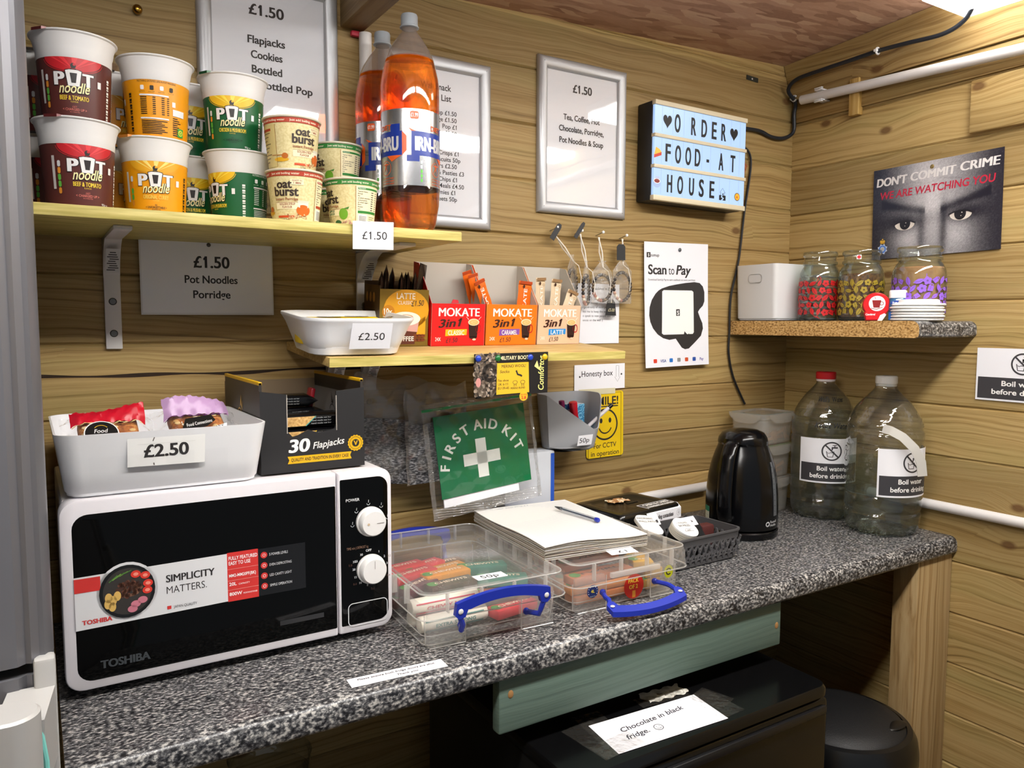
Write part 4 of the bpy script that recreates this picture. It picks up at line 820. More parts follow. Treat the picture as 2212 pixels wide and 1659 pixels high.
# gold latte box
def latte():
    x0, x1, yf, H, D = -1.227, -1.1325, -.112, .102, .075; w = x1 - x0; t = thing('latte_box', 'gold latte sachet box beside the white tray on the lower shelf', 'drink box', sh2(x0, yf), rx=TILT); GO = M('8a6e24', .35, .25); BRN = M('4a3418', .4)
    mb = MB(); mb.box(0, w, 0, .0012, 0, H, GO); mb.box(0, .0012, .0012, D, 0, H + .006, BRN); mb.box(w - .0012, w, .0012, D, 0, H, GO); mb.box(0, w, D - .0012, D, 0, H + .012, BRN); mb.box(0, w, 0, D, 0, .0012, GO)
    s = Sheet(); A = M('d89a1c', .4); W_ = M('f2e8d8', .4); s.circ(w * .54, .066, .044, A, 1, ry=.036); s.circ(w * .17, .062, .012, M('c07c14', .4), 2)
    s.rect(w * .02, .001, w * .98, .012, M('7a6020', .35, .25), 1); s.poly([(w * .62, .015), (w * .94, .022), (w * .94, .055), (w * .7, .04)], A, 1)
    s.txt('LATTE', w * .52, .085, .0105, W_, w=w * .38, bold=.01, L=3); s.txt('CLASSIC', w * .51, .0755, .0062, W_, w=w * .30, L=3); s.txt('10x', w * .16, .0575, .0105, W_, w=w * .17, bold=.02, L=3); s.txt('SACHETS', w * .14, .0525, .0025, W_, L=3)
    s.txt('£1.50', w * .76, .073, .0098, M('26222a', .5), w=w * .25, shear=.2, rot=.06, L=4, bold=-.004)
    s.poly([(w * .22, .052), (w * .80, .046), (w * .72, .004), (w * .36, .004)], M('5a2a1c', .4), 2); s.poly([(w * .24, .05), (w * .80, .046), (w * .77, .026), (w * .29, .03)], M('c89a90', .4), 3); s.circ(w * .52, .050, .029, M('eee2d2', .4), 4, ry=.0125); s.ring(w * .52, .050, .015, .017, M('b87848', .4), 5, 24, a0=30, a1=330, asp=.45); s.ring(w * .54, .050, .007, .009, M('c89870', .4), 5, 20, asp=.4)
    for k in range(6): s.circ(w * (.74 + .07 * (k % 3)), .012 + .007 * (k // 3), .0052, M('7a3c1c', .3), 4, ry=.0032); s.line([(w * (.74 + .07 * (k % 3)) - .004, .012 + .007 * (k // 3)), (w * (.74 + .07 * (k % 3)) + .004, .013 + .007 * (k // 3))], .0005, M('3a1a0c', .4), 5)
    s.txt('COFFEE', w * .5, .010, .008, W_, w=w * .4, bold=.02, L=5); s.emit(mb, pmap((0, -.0001, 0)))
    s = Sheet()
    for k in range(3): s.circ(.016 + .016 * k, .086, .005, M('a87838', .4), 1, ry=.009)
    for k in range(5): s.rect(.01, .045 + k * .005, .05, .0462 + k * .005, M('7a6030', .5), 1)
    s.emit(mb, pmap((-.0002, D, 0), (0, -1, 0))); mb.build('carton', t)
    FO = M('2a1e16', .22, .35)
    for k, (px, top, wd, le) in enumerate(((.006, .028, .018, -.05), (.016, .040, .018, .0), (.030, .036, .020, .05), (.044, .028, .022, 0), (.054, .029, .020, .04), (.062, .029, .020, -.04), (.070, .030, .020, .05), (.081, .046, .026, .12))):
        q = thing('drink_sachet', 'x', 'drink sachet', sh2(x0 + px, yf + .022 + .006 * (k % 3), .012), rx=TILT, ry=le, rz=R(62 if k < 7 else 35)); h = H - .010 + top
        tag(q, ('tallest dark foil sachet at the right end of the gold box', 'dark foil sachet standing in the gold latte box')[k < 7], 'drink sachet', 'dark foil sachets in the gold latte box' if k < 7 else None)
        mb = MB()
        for sg in (-1, 1): mb.grid(lambda u, v: Vector(((u - .5) * wd, sg * .005 * math.sin(math.pi * u) * min(1, 9 * (1 - v)), v * h)), 6, 8, FO)
        mb.build('foil', q, recalc=False)
latte()
# white tray with yellow packets
t = thing('white_tray', 'shallow white plastic tray at the left end of the lower shelf', 'tray', sh2(-1.306, -.165, .0005), rx=TILT, rz=-.03); mb = MB(); tray(mb, .150, .135, .186, .172, .061, .0022, .030, .034, PLWHITE, .001, botr=.010); mb.build('tray_body', t)
mb = MB(); f = pmap((.012, -.0835, .033), (1, 0, 0), (0, -.25, 1)); s = Sheet(); mb.prism([(-.034, -.021), (.033, -.021), (.034, .021), (-.032, .021)], .0006, PAPER, f); s.txt('£2.50', .001, -.006, .0115, INK, w=.043); s.emit(mb, lambda x, y, h: f(x, y, h + .0006)); mb.grid(lambda u, v: f(-.040 + .082 * u, -.026 + .05 * v, .0012), 1, 1, LAMINATE); mb.build('price_label', t)
for k, (x, y, rz, l, ww) in enumerate(((-.030, .0, .05, .105, .03), (.022, .012, -.12, .100, .034), (.046, -.045, .35, .050, .03))):
    q = thing('yellow_snack', ('yellow wrapped snack bar lying along the left of the white tray', 'yellow wrapped snack bar behind in the white tray', 'short yellow wrapped snack sticking up at the tray corner')[k], 'snack bar', sh2(-1.306 + x, -.165 + y, .0475), rx=TILT, rz=rz, ry=(0, 0, -.25)[k], group='yellow wrapped snacks in the white tray'); mb = MB(); YW = M('ecc818', .3)
    n = 12; loops = []
    for j in range(n + 1):
        v = j / n; e = min(1, 7 * min(v, 1 - v)); loops.append([Vector(((v - .5) * l, .5 * ww * math.cos(R(a)), .009 * e * math.sin(R(a)))) for a in range(0, 360, 36)])
    mb.loft(loops, YW, cap0=True, cap1=True); s = Sheet(); s.rect(-.02, -.006, .02, .004, M('5a3a1c', .4), 1); s.txt('nougat bar', 0, -.004, .006, M('f8f0d0', .4), w=.036, L=2); s.emit(mb, pmap((0, -.002, .0095), (1, 0, 0), (0, 1, 0))); mb.build('wrapper', q)
    tag(MB().box(-.05, .05, -.02, .02, -.034, -.011, YW, .004).build('lower_wrapper', q)) if k == 0 else None
# sock card pinned to the shelf edge
def dsock(s):
    Bk = M('171516', .45); YB = M('e0b42c', .45); s.rect(-.076, -.037, .076, .037, Bk, 1)
    for k in range(230): x = -.075 + .047 * rnd.random(); y = -.036 + .072 * rnd.random(); s.circ(x, y, .0022 + .002 * rnd.random(), M(rnd.choice(['6a5a4c', '8a7866', '9c8a78', '4e4238', 'b0a090']), .8), 2, n=7)
    for k in range(26): a = k * .22; s.circ(-.046 + .011 * math.cos(a), .004 + .013 * math.sin(a), .004, M(('4a4038', '3a322c')[k % 2], .8), 3, n=8)
    s.circ(-.068, -.012, .005, M('c88a84', .6), 3, ry=.008)
    s.poly([(-.032, -.035), (.036, -.034), (.034, .020), (-.031, .020)], YB, 3); s.txt('MILITARY BOOT', .004, .0255, .0062, M('e8dcb0', .5), w=.060, bold=.02, L=4)
    s.txt('MERINO WOOL!', .003, .0115, .0052, INK, w=.050, L=4); s.txt('Socks', -.016, .0025, .0050, INK, w=.019, shear=.2, L=4); s.line([(.008, .006), (.011, -.001), (.018, -.003), (.020, -.005)], .0032, INK, 4)
    for k, q in enumerate(('Fits shoe', 'UK 6-11', 'EU 39-45')): s.txt(q, -.029, -.0125 - k * .0068, .0042, INK, al='L', L=4)
    for x in (.006, .022): s.ring(x, -.015, .0042, .005, INK, 4, 14, asp=.7); s.line([(x - .002, -.018), (x - .002, -.022)], .0008, INK, 4); s.line([(x + .002, -.018), (x + .002, -.022)], .0008, INK, 4)
    s.txt('MERINO BLEND', .012, -.0268, .0034, INK, w=.03, L=4)
    s.txt('Comfortos', .0665, -.032, .0115, M('ece88a', .4), w=.062, al='L', shear=.15, rot=R(90), bold=.012, L=4); s.poly([(.046, .012), (.052, .022), (.056, .009), (.062, .020), (.058, .004)], M('ece88a', .4), 4)
    s.circ(.024, -.040, .0088, M('e8b82c', .4), 5); s.txt('tog rating', .024, -.0385, .0032, RED, w=.013, L=6); s.txt('2.8', .024, -.0455, .0050, RED, w=.010, bold=.03, L=6)
sheet('sock_card', 'black and yellow wool sock card pinned to the lower shelf edge', 'card', (-1.034, -.2475, .388), (1, 0, .01), (0, -.02, 1), .152, .074, dsock, M('171516', .45))
for k, (x, c, q) in enumerate(((-1.103, '1f3fae', 'blue push pin at the left corner of the sock card'), (-1.064, '1c6a34', 'green push pin on the sock card'), (-.997, '1f3fae', 'blue push pin between green and yellow pins on the sock card'), (-.966, 'd8b01c', 'yellow push pin at the right corner of the sock card'))):
    tag(MB().sphere((0, 0, 0), .0058, M(c, .3), 14, (1, .55, 1)).build('push_pin', loc=(x, -.250, .4165)), q, 'push pin', 'push pins along the sock card')
# ================================================================ bracelet bags hanging on pins
ORG = clear('organza', body=.17, bodycol='e8e4dc', gloss=.9, rough=.3, bump=.5, bscale=90.)
def bracelet_bag(label, pinx, pinz, cx, cz, rx_, rz_, yaw, tagpos, tilt=0.0):
    t = thing('bracelet_bag', label, 'bracelet bag', (cx, -.020, cz), group='beaded bracelets in organza bags on the back wall'); mb = MB(); ribbon = M('eae4da', .4)
    top = Vector((pinx - cx, .004, pinz - cz)); nk = Vector((.002, 0, rz_ + .004)); sd = Vector((.002, -.003, 0))
    mb.tube([top, top.lerp(nk, .5) + sd, nk], .0016, ribbon, 6); mb.tube([top + Vector((.003, 0, 0)), top.lerp(nk, .5) - sd, nk], .0014, ribbon, 6)
    mb.tube([nk, nk + Vector((.012, -.004, -.010)), nk + Vector((.018, -.006, -.035)), nk + Vector((.017, -.004, -.06))], .0009, ribbon, 6); mb.build('ribbon', t)
    mb = MB(); cy, sy = math.cos(yaw), math.sin(yaw)
    def bag(u, v, sg):
        z = -rz_ * 1.12 + v * (2.12 * rz_ + .018); k = 1 - max(0, (v - .72) / .28) * .86 if v < .93 else .14 + (v - .93) / .07 * .30
        x = (u - .5) * 2.25 * rx_ * k; return Vector((x * cy, x * sy + sg * .007 * k * math.sin(math.pi * u), z))
    for sg in (-1, 1): mb.grid(lambda u, v: bag(u, v, sg), 10, 22, ORG)
    mb.build('pouch', t, recalc=False)
    mb = MB(); n = 26; r2 = random.Random(int(abs(cx) * 1e4))
    for k in range(n):
        a = 2 * math.pi * k / n; x = rx_ * math.cos(a); g = 14 < k < 20; mb.sphere((x * cy, x * sy, -.006 + .8 * rz_ * math.sin(a)), .0041, M(r2.choice(['c09a86', 'e0d4c0', 'a87464']), .5) if g else M(r2.choice(['2e2a2c', '3c3634', '4a4038', '7a6a58']), .25, .2), 10)
    mb.build('bracelet', t)
    if tagpos:
        (tx, tz, tw, th, ta, q) = tagpos; mb = MB(); f = pmap((tx - cx, -.004, tz - cz), (math.cos(ta), -.15, math.sin(ta)), (-math.sin(ta), 0, math.cos(ta)))
        mb.prism([(-tw / 2, -th / 2), (tw / 2, -th / 2), (tw / 2, th * .35), (tw * .28, th / 2), (-tw * .28, th / 2), (-tw / 2, th * .35)], .0008, M('1c1c1e', .6), f)
        if q: s = Sheet(); s.txt(q, 0, -.006, .006, M('d8cfa8', .5), w=tw * .62, shear=.2); s.circ(0, th * .36, .0018, M('d8cfa8', .5)); s.emit(mb, lambda x, y, h: f(x, y, h + .0009))
        mb.build('price_tag', t)
    return t
bracelet_bag('bracelet in a sheer bag hanging leftmost, black tag tilted', -.785, .668, -.738, .568, .024, .040, .55, (-.785, .672, .012, .040, -.6, ''))
bracelet_bag('bracelet in a sheer bag seen edge on, second from the left', -.716, .672, -.700, .556, .010, .040, .2, (-.722, .679, .009, .042, -.62, ''))
bracelet_bag('bracelet in a sheer bag with loop facing out, third from the left', -.664, .668, -.655, .562, .024, .036, -.1, None)
bracelet_bag('bracelet in a sheer bag hanging nearest the payment poster', -.596, .668, -.597, .566, .027, .040, .1, (-.605, .637, .022, .036, .02, ''))
f5 = thing('hanging_tag', 'small black £5.00 tag hanging in front of the typed note', 'tag', (-.627, -.018, .512)); mb = MB(); f = pmap((0, 0, 0), (1, .0, -.03), (.03, 0, 1)); mb.prism([(-.016, -.018), (.015, -.018), (.011, .012), (.005, .018), (-.007, .018), (-.013, .012)], .0008, M('1c1c1e', .6), f); s = Sheet(); s.txt('£5.00', 0, -.009, .007, M('d8cfa8', .5), w=.018, shear=.2); s.circ(0, .012, .0018, M('d8cfa8', .5)); s.emit(mb, lambda x, y, h: f(x, y, h + .0009)); mb.build('card', f5)
MB().tube([(0, -.001, .012), (.002, .001, .03), (.006, .006, .07)], .0011, M('eae4da', .4), 6).build('string', f5)
for x, z, q in ((-.714, .679, 'white headed pin holding the second bracelet bag'), (-.655, .679, 'white headed pin holding the third bracelet bag'), (-.587, .676, 'white headed pin holding the bracelet bag nearest the poster'), (-.780, .682, 'white headed pin holding the leftmost bracelet bag')):
    mb = MB(); mb.tube([(-.004, .0225, -.006), (0, 0, 0)], .0011, STEEL, 6); mb.sphere((0, 0, 0), .0036, WHITE, 12); tag(mb.build('hanging_pin', loc=(x, -.022, z)), q, 'pin', 'white pins for the bracelet bags')
for (x, z) in ((-1.02, .648), (-.986, .648), (-1.0, .660)):
    pass
# ================================================================ microwave and what stands on it
def microwave():
    W, H, D = .4395, .245, .300; t = thing('microwave', 'white microwave oven with glossy black front and two white dials', 'microwave', (-1.73002, -.3146, .0005), rz=.00426)
    z0 = .012; WH = M('dcd8dc', .35); sp = .3535
    def front(mb, x0, x1, m, r, y0, y1, z0_, z1_, sides):
        pts = []
        for cx, cz, a0, rd in ((x1, z0_, -90, 'r'), (x1, z1_, 0, 'r'), (x0, z1_, 90, 'l'), (x0, z0_, 180, 'l')):
            q = r if rd in sides else .002; sx = -1 if cx == x1 else 1; sz = 1 if cz == z0_ else -1
            for k in range(7): a = R(a0 + 15 * k); pts.append((cx + sx * q + q * math.cos(a), cz + sz * q + q * math.sin(a)))
        c = ((x0 + x1) / 2, (z0_ + z1_) / 2); ins = .003
        loops = [[Vector((x, y1, z)) for x, z in pts], [Vector((x, y0 + .004, z)) for x, z in pts], [Vector((x + (ins if x < c[0] else -ins) * .35, y0 + .001, z + (ins if z < c[1] else -ins) * .35)) for x, z in pts], [Vector((x + (ins if x < c[0] else -ins), y0, z + (ins if z < c[1] else -ins))) for x, z in pts]]
        mb.loft(loops, m, cap0=True, cap1=True)
    mb = MB(); mb.box(.004, W - .004, .030, D, z0 + .004, z0 + H - .003, M('d6d3d4', .4), .004)
    for x in (.06, W - .06):
        for y in (.05, D - .04): mb.lathe([(.013, 0), (.012, z0 + .006)], BLACK, 16, (x, y, 0))
    mb.build('oven_body', t)
    mb = MB(); front(mb, 0, sp - .001, WH, .020, 0, .0295, z0, z0 + H, 'l'); front(mb, .0125, sp - .002, GLOSSBLACK, .018, -.0012, .002, z0 + .011, z0 + H - .018, 'l')
    f = pmap((0, -.0014, z0)); s = Sheet(); LG = M('d8d8da', .4); RD = M('cc3430', .4); GR = M('3c4044', .4)
    s.txt('TOSHIBA', .068, .026, .010, GR, w=.058, bold=.05)
    # promotional sticker
    y0, y1 = .082, .152; s.poly([(.0135, y0 - .002), (.196, .0835), (.196, .150), (.0135, .148)], LG, 1); s.circ(.073, .1215, .0355, LG, 1, ry=.0375); s.rect(.0135, .128, .0425, .146, RD, 2); s.txt('TOSHIBA', .0375, .0865, .0055, RD, w=.034, bold=.05, L=2)
    s.circ(.073, .1210, .0325, M('141414', .3), 2, ry=.0345); s.circ(.073, .1210, .0285, M('35312e', .4), 3, ry=.0305)
    for k in range(90):
        a = rnd.random() * 6.28; q = .014 * math.sqrt(rnd.random()); s.circ(.075 + q * math.cos(a) * 1.0, .124 + q * math.sin(a) * .8, .0022, M(rnd.choice(['4a2c20', '6a4030', '3a2018', '7a5440']), .5), 4, n=7)
    for x, y in ((.083, .142), (.094, .139), (.097, .128), (.096, .119)): s.circ(x, y, .0058, M('d83a2c', .35), 5, ry=.0048); s.circ(x, y, .003, M('f0907c', .4), 6, ry=.0022)
    for x, y in ((.051, .116), (.056, .112), (.050, .108), (.055, .104), (.061, .117)): s.circ(x, y, .0042, M('d8b060', .4), 5, ry=.0062)
    for x, y in ((.082, .103), (.090, .107), (.078, .097)): s.circ(x, y, .0058, M('c87888', .4), 5, ry=.0045)
    for k in range(5): s.line([(.052 + .004 * k, .136 + .002 * k), (.062 + .004 * k, .144 + .001 * k)], .0012, M(('4a7a38', '7aa048')[k % 2], .5), 5)
    s.txt('SIMPLICITY', .119, .124, .0095, INK, w=.061, al='L', bold=.03, L=2); s.txt('MATTERS.', .119, .1085, .0095, INK, w=.050, al='L', bold=-.005, L=2); s.rect(.119, .0875, .124, .092, RD, 2); s.txt('JAPAN QUALITY', .127, .0878, .0035, INK, al='L', w=.029, L=2)
    s.rect(.196, .0825, .2375, .151, RD, 1); s.rect(.2375, .083, .304, .150, M('141416', .25), 1)
    s.txt('FULLY FEATURED', .198, .1405, .0048, WHITE, w=.0385, al='L', bold=.015, L=2); s.txt('EASY TO USE', .198, .1335, .0048, WHITE, w=.029, al='L', bold=.015, L=2); s.txt('MM2-MM20PF(BK)', .198, .1165, .0042, WHITE, w=.036, al='L', bold=.012, L=2)
    s.txt('20L', .198, .1045, .0045, WHITE, al='L', bold=.02, L=2); s.txt('CAPACITY', .2105, .1045, .0022, WHITE, al='L', L=2); s.txt('800W', .198, .0905, .0045, WHITE, al='L', bold=.02, L=2); s.txt('MICROWAVE POWER', .2165, .0905, .0022, WHITE, al='L', w=.019, L=2)
    for y in (.1275, .1115, .0985): s.rect(.196, y, .2375, y + .0004, M('e8a8a0', .5), 2)
    for k, q in enumerate(('5 POWER LEVELS', 'EVEN DEFROSTING', 'LED CAVITY LIGHT', 'SIMPLE OPERATION')):
        y = .1385 - k * .0148; s.circ(.2455, y + .002, .0046, RD, 2); s.ring(.2455, y + .002, .0015, .0021, WHITE, 3, 12); s.txt(q, .253, y, .0036, LG, al='L', w=.031 if k else .026, L=2)
    s.rect(.266, .034, .330, .041, M('2a2a2c', .3), 1); s.emit(mb, f); mb.build('door', t)
    mb = MB(); front(mb, sp + .001, W, WH, .018, 0, .0295, z0, z0 + H, 'r'); front(mb, sp + .003, W - .006, GLOSSBLACK, .016, -.0012, .002, z0 + .011, z0 + H - .010, 'r')
    s = Sheet(); cx = .4035; s.txt('POWER', .366, .2005, .0042, LG, al='L', bold=.01); s.txt('TIME min | DEFROST kg', .366, .1275, .0038, M('8a6a58', .5), al='L', w=.034)
    for k in range(12): a = R(60 - 27 * k); s.txt(('1', '2', '3', '4', '5', '7', '8', '10', '15', '20', '25', '30')[k], cx + .0265 * math.cos(a), .094 + .0265 * math.sin(a), .0032, LG, bold=.01)
    s.txt('35', cx - .026, .107, .0032, LG); s.txt('OFF', cx - .003, .121, .0036, LG, bold=.01)
    for k, q in enumerate(('0.2', '0.4', '0.6', '0.8', '1.0')): a = R(25 - 55 * k); s.txt(q, cx + .033 * math.cos(a), .094 + .033 * math.sin(a), .0032, M('5a3c34', .5))
    for k in range(5): a = R(185 - 45 * k); s.ring(cx + .028 * math.cos(a), .167 + .028 * math.sin(a), .0022, .0028, LG, 1, 12, a0=180, a1=360); s.line([(cx + .028 * math.cos(a), .168 + .028 * math.sin(a)), (cx + .028 * math.cos(a) + .0005, .172 + .028 * math.sin(a))], .0006, LG)
    pts = [(v.x, v.y) for v in rrect(.062, .034, .007, 0, 5, .3985, .028)]; s.line(pts + [pts[0]], .0012, LG); s.emit(mb, pmap((0, -.0014, z0))); panel = mb.build('control_panel', t)
    for z in (.167, .094):
        mb = MB(); K = M('dcdad8', .35); mt = Matrix.Translation((cx, -.0012, z0 + z)) @ Matrix.Rotation(R(90), 4, 'X'); mb.lathe([(.0225, 0), (.0225, .004), (.0205, .005), (.0198, .015), (.018, .0172), (.001, .0176)], K, 40, cap0=False, mat=mt)
        s = Sheet(); s.line([(.004, .0), (.0155, .0)] if z > .1 else [(0, .004), (0, .016)], .0008, M('8a8682', .5)); s.circ(-.009, 0, .0018, M('c0a888', .5)) if z > .1 else None
        s.emit(mb, pmap((cx, -.0190, z0 + z))); mb.build('dial', panel)
microwave()
MT = .2575
# big white tray with cakes
t = thing('white_tray', 'deep white plastic tray of wrapped cakes on the microwave, labelled £2.50', 'tray', (-1.604, -.196, MT), rz=.006); mb = MB(); tray(mb, .236, .225, .256, .262, .0825, .0025, .022, .026, PLWHITE, 0, botr=.008); mb.build('tray_body', t)
f = pmap((-.002, -.1265, .057), (1, 0, 0), (0, -.10, 1)); mb = MB(); s = Sheet(); mb.prism([(-.047, -.020), (.0455, -.0215), (.0465, .0195), (-.0465, .0205)], .0006, M('e4e3e0', .5), f); s.txt('£2.50', -.001, -.0085, .0158, INK, w=.054, bold=.035)
s.rect(-.035, .0085, .034, .0088, M('c8c6c2', .5)); s.line([(-.017, .012), (-.015, .017)], .0012, M('5a544e', .6)); s.line([(-.0165, -.0165), (-.016, -.0195)], .0014, M('5a544e', .6)); s.emit(mb, lambda x, y, h: f(x, y, h + .0006)); mb.build('price_label', t)
mb = MB(); g = lambda u, v: f(-.090 + .165 * u, -.034 + .030 * v, .0009 + .0005 * math.sin(u * 22) + (0.004 if u < .15 and v < .3 else 0)); mb.grid(g, 20, 4, LAMINATE); mb.build('sticky_tape', t)
def cake(label, x, y, z, w, col, pcol, name, rz, seed, logo, tip=38):
    r2 = random.Random(seed); t = thing('wrapped_cake', label, 'wrapped cake', (-1.604 + x, -.196 + y, MT + z), rz=rz, rx=R(tip), group='wrapped cakes in the white tray')
    mb = MB(); CK = noise_mat('cake_crumb_%d' % seed, [(.35, '7a3e18'), (.55, 'b0682c'), (.75, 'd09a54')], (1, 1, 1), 120., .6, 3, .5)
    mb.box(-w * .36, w * .36, -.028, .028, .0, .026, CK, .009, 3)
    for k in range(26): mb.sphere((w * .33 * (2 * r2.random() - 1), -.027 * (2 * r2.random() - 1), .0262), .0042, M(('d8b478', 'b88a4c', 'e0c898')[k % 3], .6), 7, (1, .7, .3))
    mb.build('cake', t)
    wav = lambda u, v: .0016 * math.sin(u * 37 + seed) * math.sin(v * 23) + .0012 * math.sin(u * 71 + v * 47)
    mb = MB()
    def film(u, v):
        e = min(1, 5.5 * min(u, 1 - u)); return Vector(((u - .5) * w * 1.12, (v - .5) * .074, .013 + (.0185 * e * math.sin(math.pi * v) ** .5 + wav(u, v) + (1 - e) * .004 * math.sin(v * 19))))
    mb.grid(film, 46, 16, FILM); mb.build('film', t, recalc=False)
    # coloured printed band along the far side of the film, with the maker's round badge
    mb = MB(); P_ = M(pcol, .35); mb.grid(lambda u, v: film(.10 + .80 * u, .62 + .36 * v) + Vector((0, .0, .0006 + (.016 + .010 * math.sin(3 * u + seed)) * v)), 30, 5, P_); mb.grid(lambda u, v: film(.11 + .78 * u, .585 + .02 * v + .01 * math.sin(u * 7)) + Vector((0, 0, .0010)), 30, 1, M(('e8c888', '5a1c5a')[seed % 2], .4)); mb.build('printed_band', t, recalc=False)
    mb = MB(); f = pmap((logo, -.016, .0355), (1, 0, 0), (0, .98, .1)); s = Sheet()
    if seed % 2 == 0:
        s.circ(0, 0, .0205, WHITE, 1); s.circ(0, 0, .0192, BLACK, 2); s.txt('Food', -.001, .0005, .0062, WHITE, w=.015, shear=.2, L=3); s.txt('Connections', 0, -.0085, .0062, WHITE, w=.032, shear=.2, rot=.05, L=3); s.ring(0, .004, .0085, .0092, M('d8b02c', .4), 3, 16, a0=35, a1=145); s.txt('VANILLA', .010, -.024, .0045, M('2c6a3a', .4), w=.03, L=3)
    else:
        s.poly([(-.024, -.006), (-.016, .012), (.02, .016), (.024, .006), (.010, -.004), (-.018, -.012)], BLACK, 2); s.txt('Food Connections', .001, .0, .0055, WHITE, w=.036, shear=.2, rot=.16, L=3); s.poly([(-.012, -.020), (.036, -.008), (.038, -.001), (-.010, -.012)], WHITE, 2); s.txt('BUMBLEBERRY', .013, -.0125, .0052, INK, w=.042, rot=.22, bold=.02, L=3)
    s.emit(mb, f); mb.build('badge', t); return t
cake('wrapped cake with a red band and round black badge at the left of the tray', -.062, -.040, .058, .100, '', 'c01028', '', .05, 4, -.012); cake('wrapped cake with a lilac band at the right of the tray', .050, -.030, .060, .100, '', 'b490b8', '', .14, 7, -.006)
cake('wrapped cake lying flat under the others in the tray', -.005, .03, .006, .125, '', 'b490b8', '', -.1, 9, .02, 0)
# open snack carton
def flap():
    W, D, H = .157, .235, .121; t = thing('snack_carton', 'open black flapjack carton with yellow edges on the microwave', 'carton', (-1.4745, -.2715, MT)); OUT = M('1f1e1f', .5); SIDE = M('2e2824', .5); INN = M('8d8a88', .7); YE = M('d8a80c', .45); COR = BROWNCARD; th = .004
    mb = MB(); a, b, zb = .0385, W - .044, .058
    front = [(0, 0), (W, 0), (W, H), (b, H - .004), (b, zb + .008), (b - .003, zb + .002), (b - .012, zb), (.085, zb - .002), (.07, zb + .003), (.055, zb - .004), (a + .008, zb - .006), (a, zb + .003), (a, H - .006), (0, H)]
    mb.prism(front, -th, OUT, pmap((0, 0, 0)))
    for pts in ([(a + .0004, zb), (a - .0004, zb), (a - .0004, H - .006), (a + .0004, H - .006)],): mb.prism(pts, .0004, M('a8a098', .7), pmap((0, -.0001, 0)))
    n = 26
    for x in (a, b):
        for k in range(n): z = zb + (H - .01 - zb) * k / n; mb.box(x - .0006, x + .0006, -.0006, .001, z, z + .0014, M('b8b0a6', .7))
    mb.box(0, W, D - th, D, 0, H, COR); mb.box(.001, W - .001, .001, D - .001, 0, th, COR); mb.build('carton_front', t)
    for x, nm in ((0, 0), (W - th, 1)):
        mb = MB(); mb.box(x, x + th, th, D - th, 0, H + .012, SIDE); inn = x + th + .0002 if nm == 0 else x - .0002
        if nm: mb.face([(inn, th, .003), (inn, D - th, .003), (inn, D - th, H - .012), (inn, th, H - .012)], INN)
        mb.box(x - .0008, x + th + .0008, th, D - th, H + .0085, H + .0135, YE, .001); s = Sheet()
        if nm == 0: s.ring(.11, .072, .013, .0155, M('c89a2c', .5), 1, 20, a0=20, a1=165); s.poly([(.118, .0925), (.112, .088), (.120, .108), (.123, .090), (.129, .100), (.127, .084)], M('c89a2c', .5), 1); s.emit(mb, pmap((-.0003, D, 0), (0, -1, 0)))
        else: s.ring(.10, .070, .012, .014, INK, 1, 20, a0=20, a1=165); s.poly([(.092, .086), (.096, .086), (.096, .104), (.102, .088), (.108, .096), (.106, .084)], INK, 1); s.txt('Food', .100, .058, .010, INK, w=.022, shear=.3); s.emit(mb, pmap((inn - .0002, D, 0), (0, -1, 0)))
        mb.build('carton_side', t)
    mb = MB(); s = Sheet(); W_ = M('ece8e0', .5); s.txt('30', .055, .0295, .0185, W_, w=.031, bold=.045, shear=.15, rot=.02); s.txt('Flapjacks', .1, .0345, .0095, W_, w=.048, shear=.3, rot=.10, bold=.01)
    s.poly([(.038, .0125), (.136, .0125), (.1335, .018), (.136, .0235), (.038, .0235), (.0405, .018)], YE, 1); s.txt('QUALITY AND TRADITION IN EVERY CASE', .087, .0157, .0048, INK, w=.088, bold=.015, L=2)
    cx, cz = .1305, .0475 - .006; pts = []
    for i in range(32): q = .0128 if i % 2 else .0115; pts.append((.1425 + q * math.cos(i * math.pi / 16), .036 + q * math.sin(i * math.pi / 16)))
    s.poly(pts, YE, 1); s.ring(.1425, .036, .0092, .0098, OUT, 2, 24); s.circ(.1425, .036, .0058, OUT, 2); s.txt('V', .1425, .0328, .0066, YE, bold=.04, L=3); s.emit(mb, pmap((0, -.0003, 0))); mb.build('carton_print', t)
    return t
flap()
def flapjack(k, x, y, z, rz, win, edge, label, w=.12, dark=True, ry=0):
    t = thing('flapjack_bar', label, 'flapjack', (-1.4745 + x, -.2715 + y, MT + z), rz=rz, ry=ry, group='black wrapped flapjacks in the carton'); mb = MB(); BK = M('0c0c0e', .22); n = 14; loops = []
    for j in range(n + 1):
        v = j / n; e = min(1, 8 * min(v, 1 - v) + .05); loops.append([Vector(((v - .5) * w, .026 * math.copysign(abs(math.cos(R(a))) ** .5, math.cos(R(a))), .0105 + .0100 * e * math.copysign(abs(math.sin(R(a))) ** .5, math.sin(R(a))))) for a in range(0, 360, 20)])
    mb.loft(loops, BK, cap0=True, cap1=True); s = Sheet()
    if win: OT = noise_mat('oats_%s' % k, [(.3, 'a87838'), (.6, 'd8b070'), (.8, 'e8d0a0')], (1, 1, 1), 260., .6); s.poly([(-w * .36, -.007), (-w * .05, -.007), (w * .06, .007), (-w * .36, .007)], OT, 1); s.line([(-w * .05, -.007), (w * .02, .002), (w * .06, .007)], .0012, M(edge, .4), 2)
    for q in range(3): s.txt('hand made oat bar', w * .12, .0035 - q * .0042, .0022, M('a8a8a8', .5), w=w * .22)
    s.emit(mb, pmap((0, -.0264, .0105))); mb.build('wrapper', t); return t
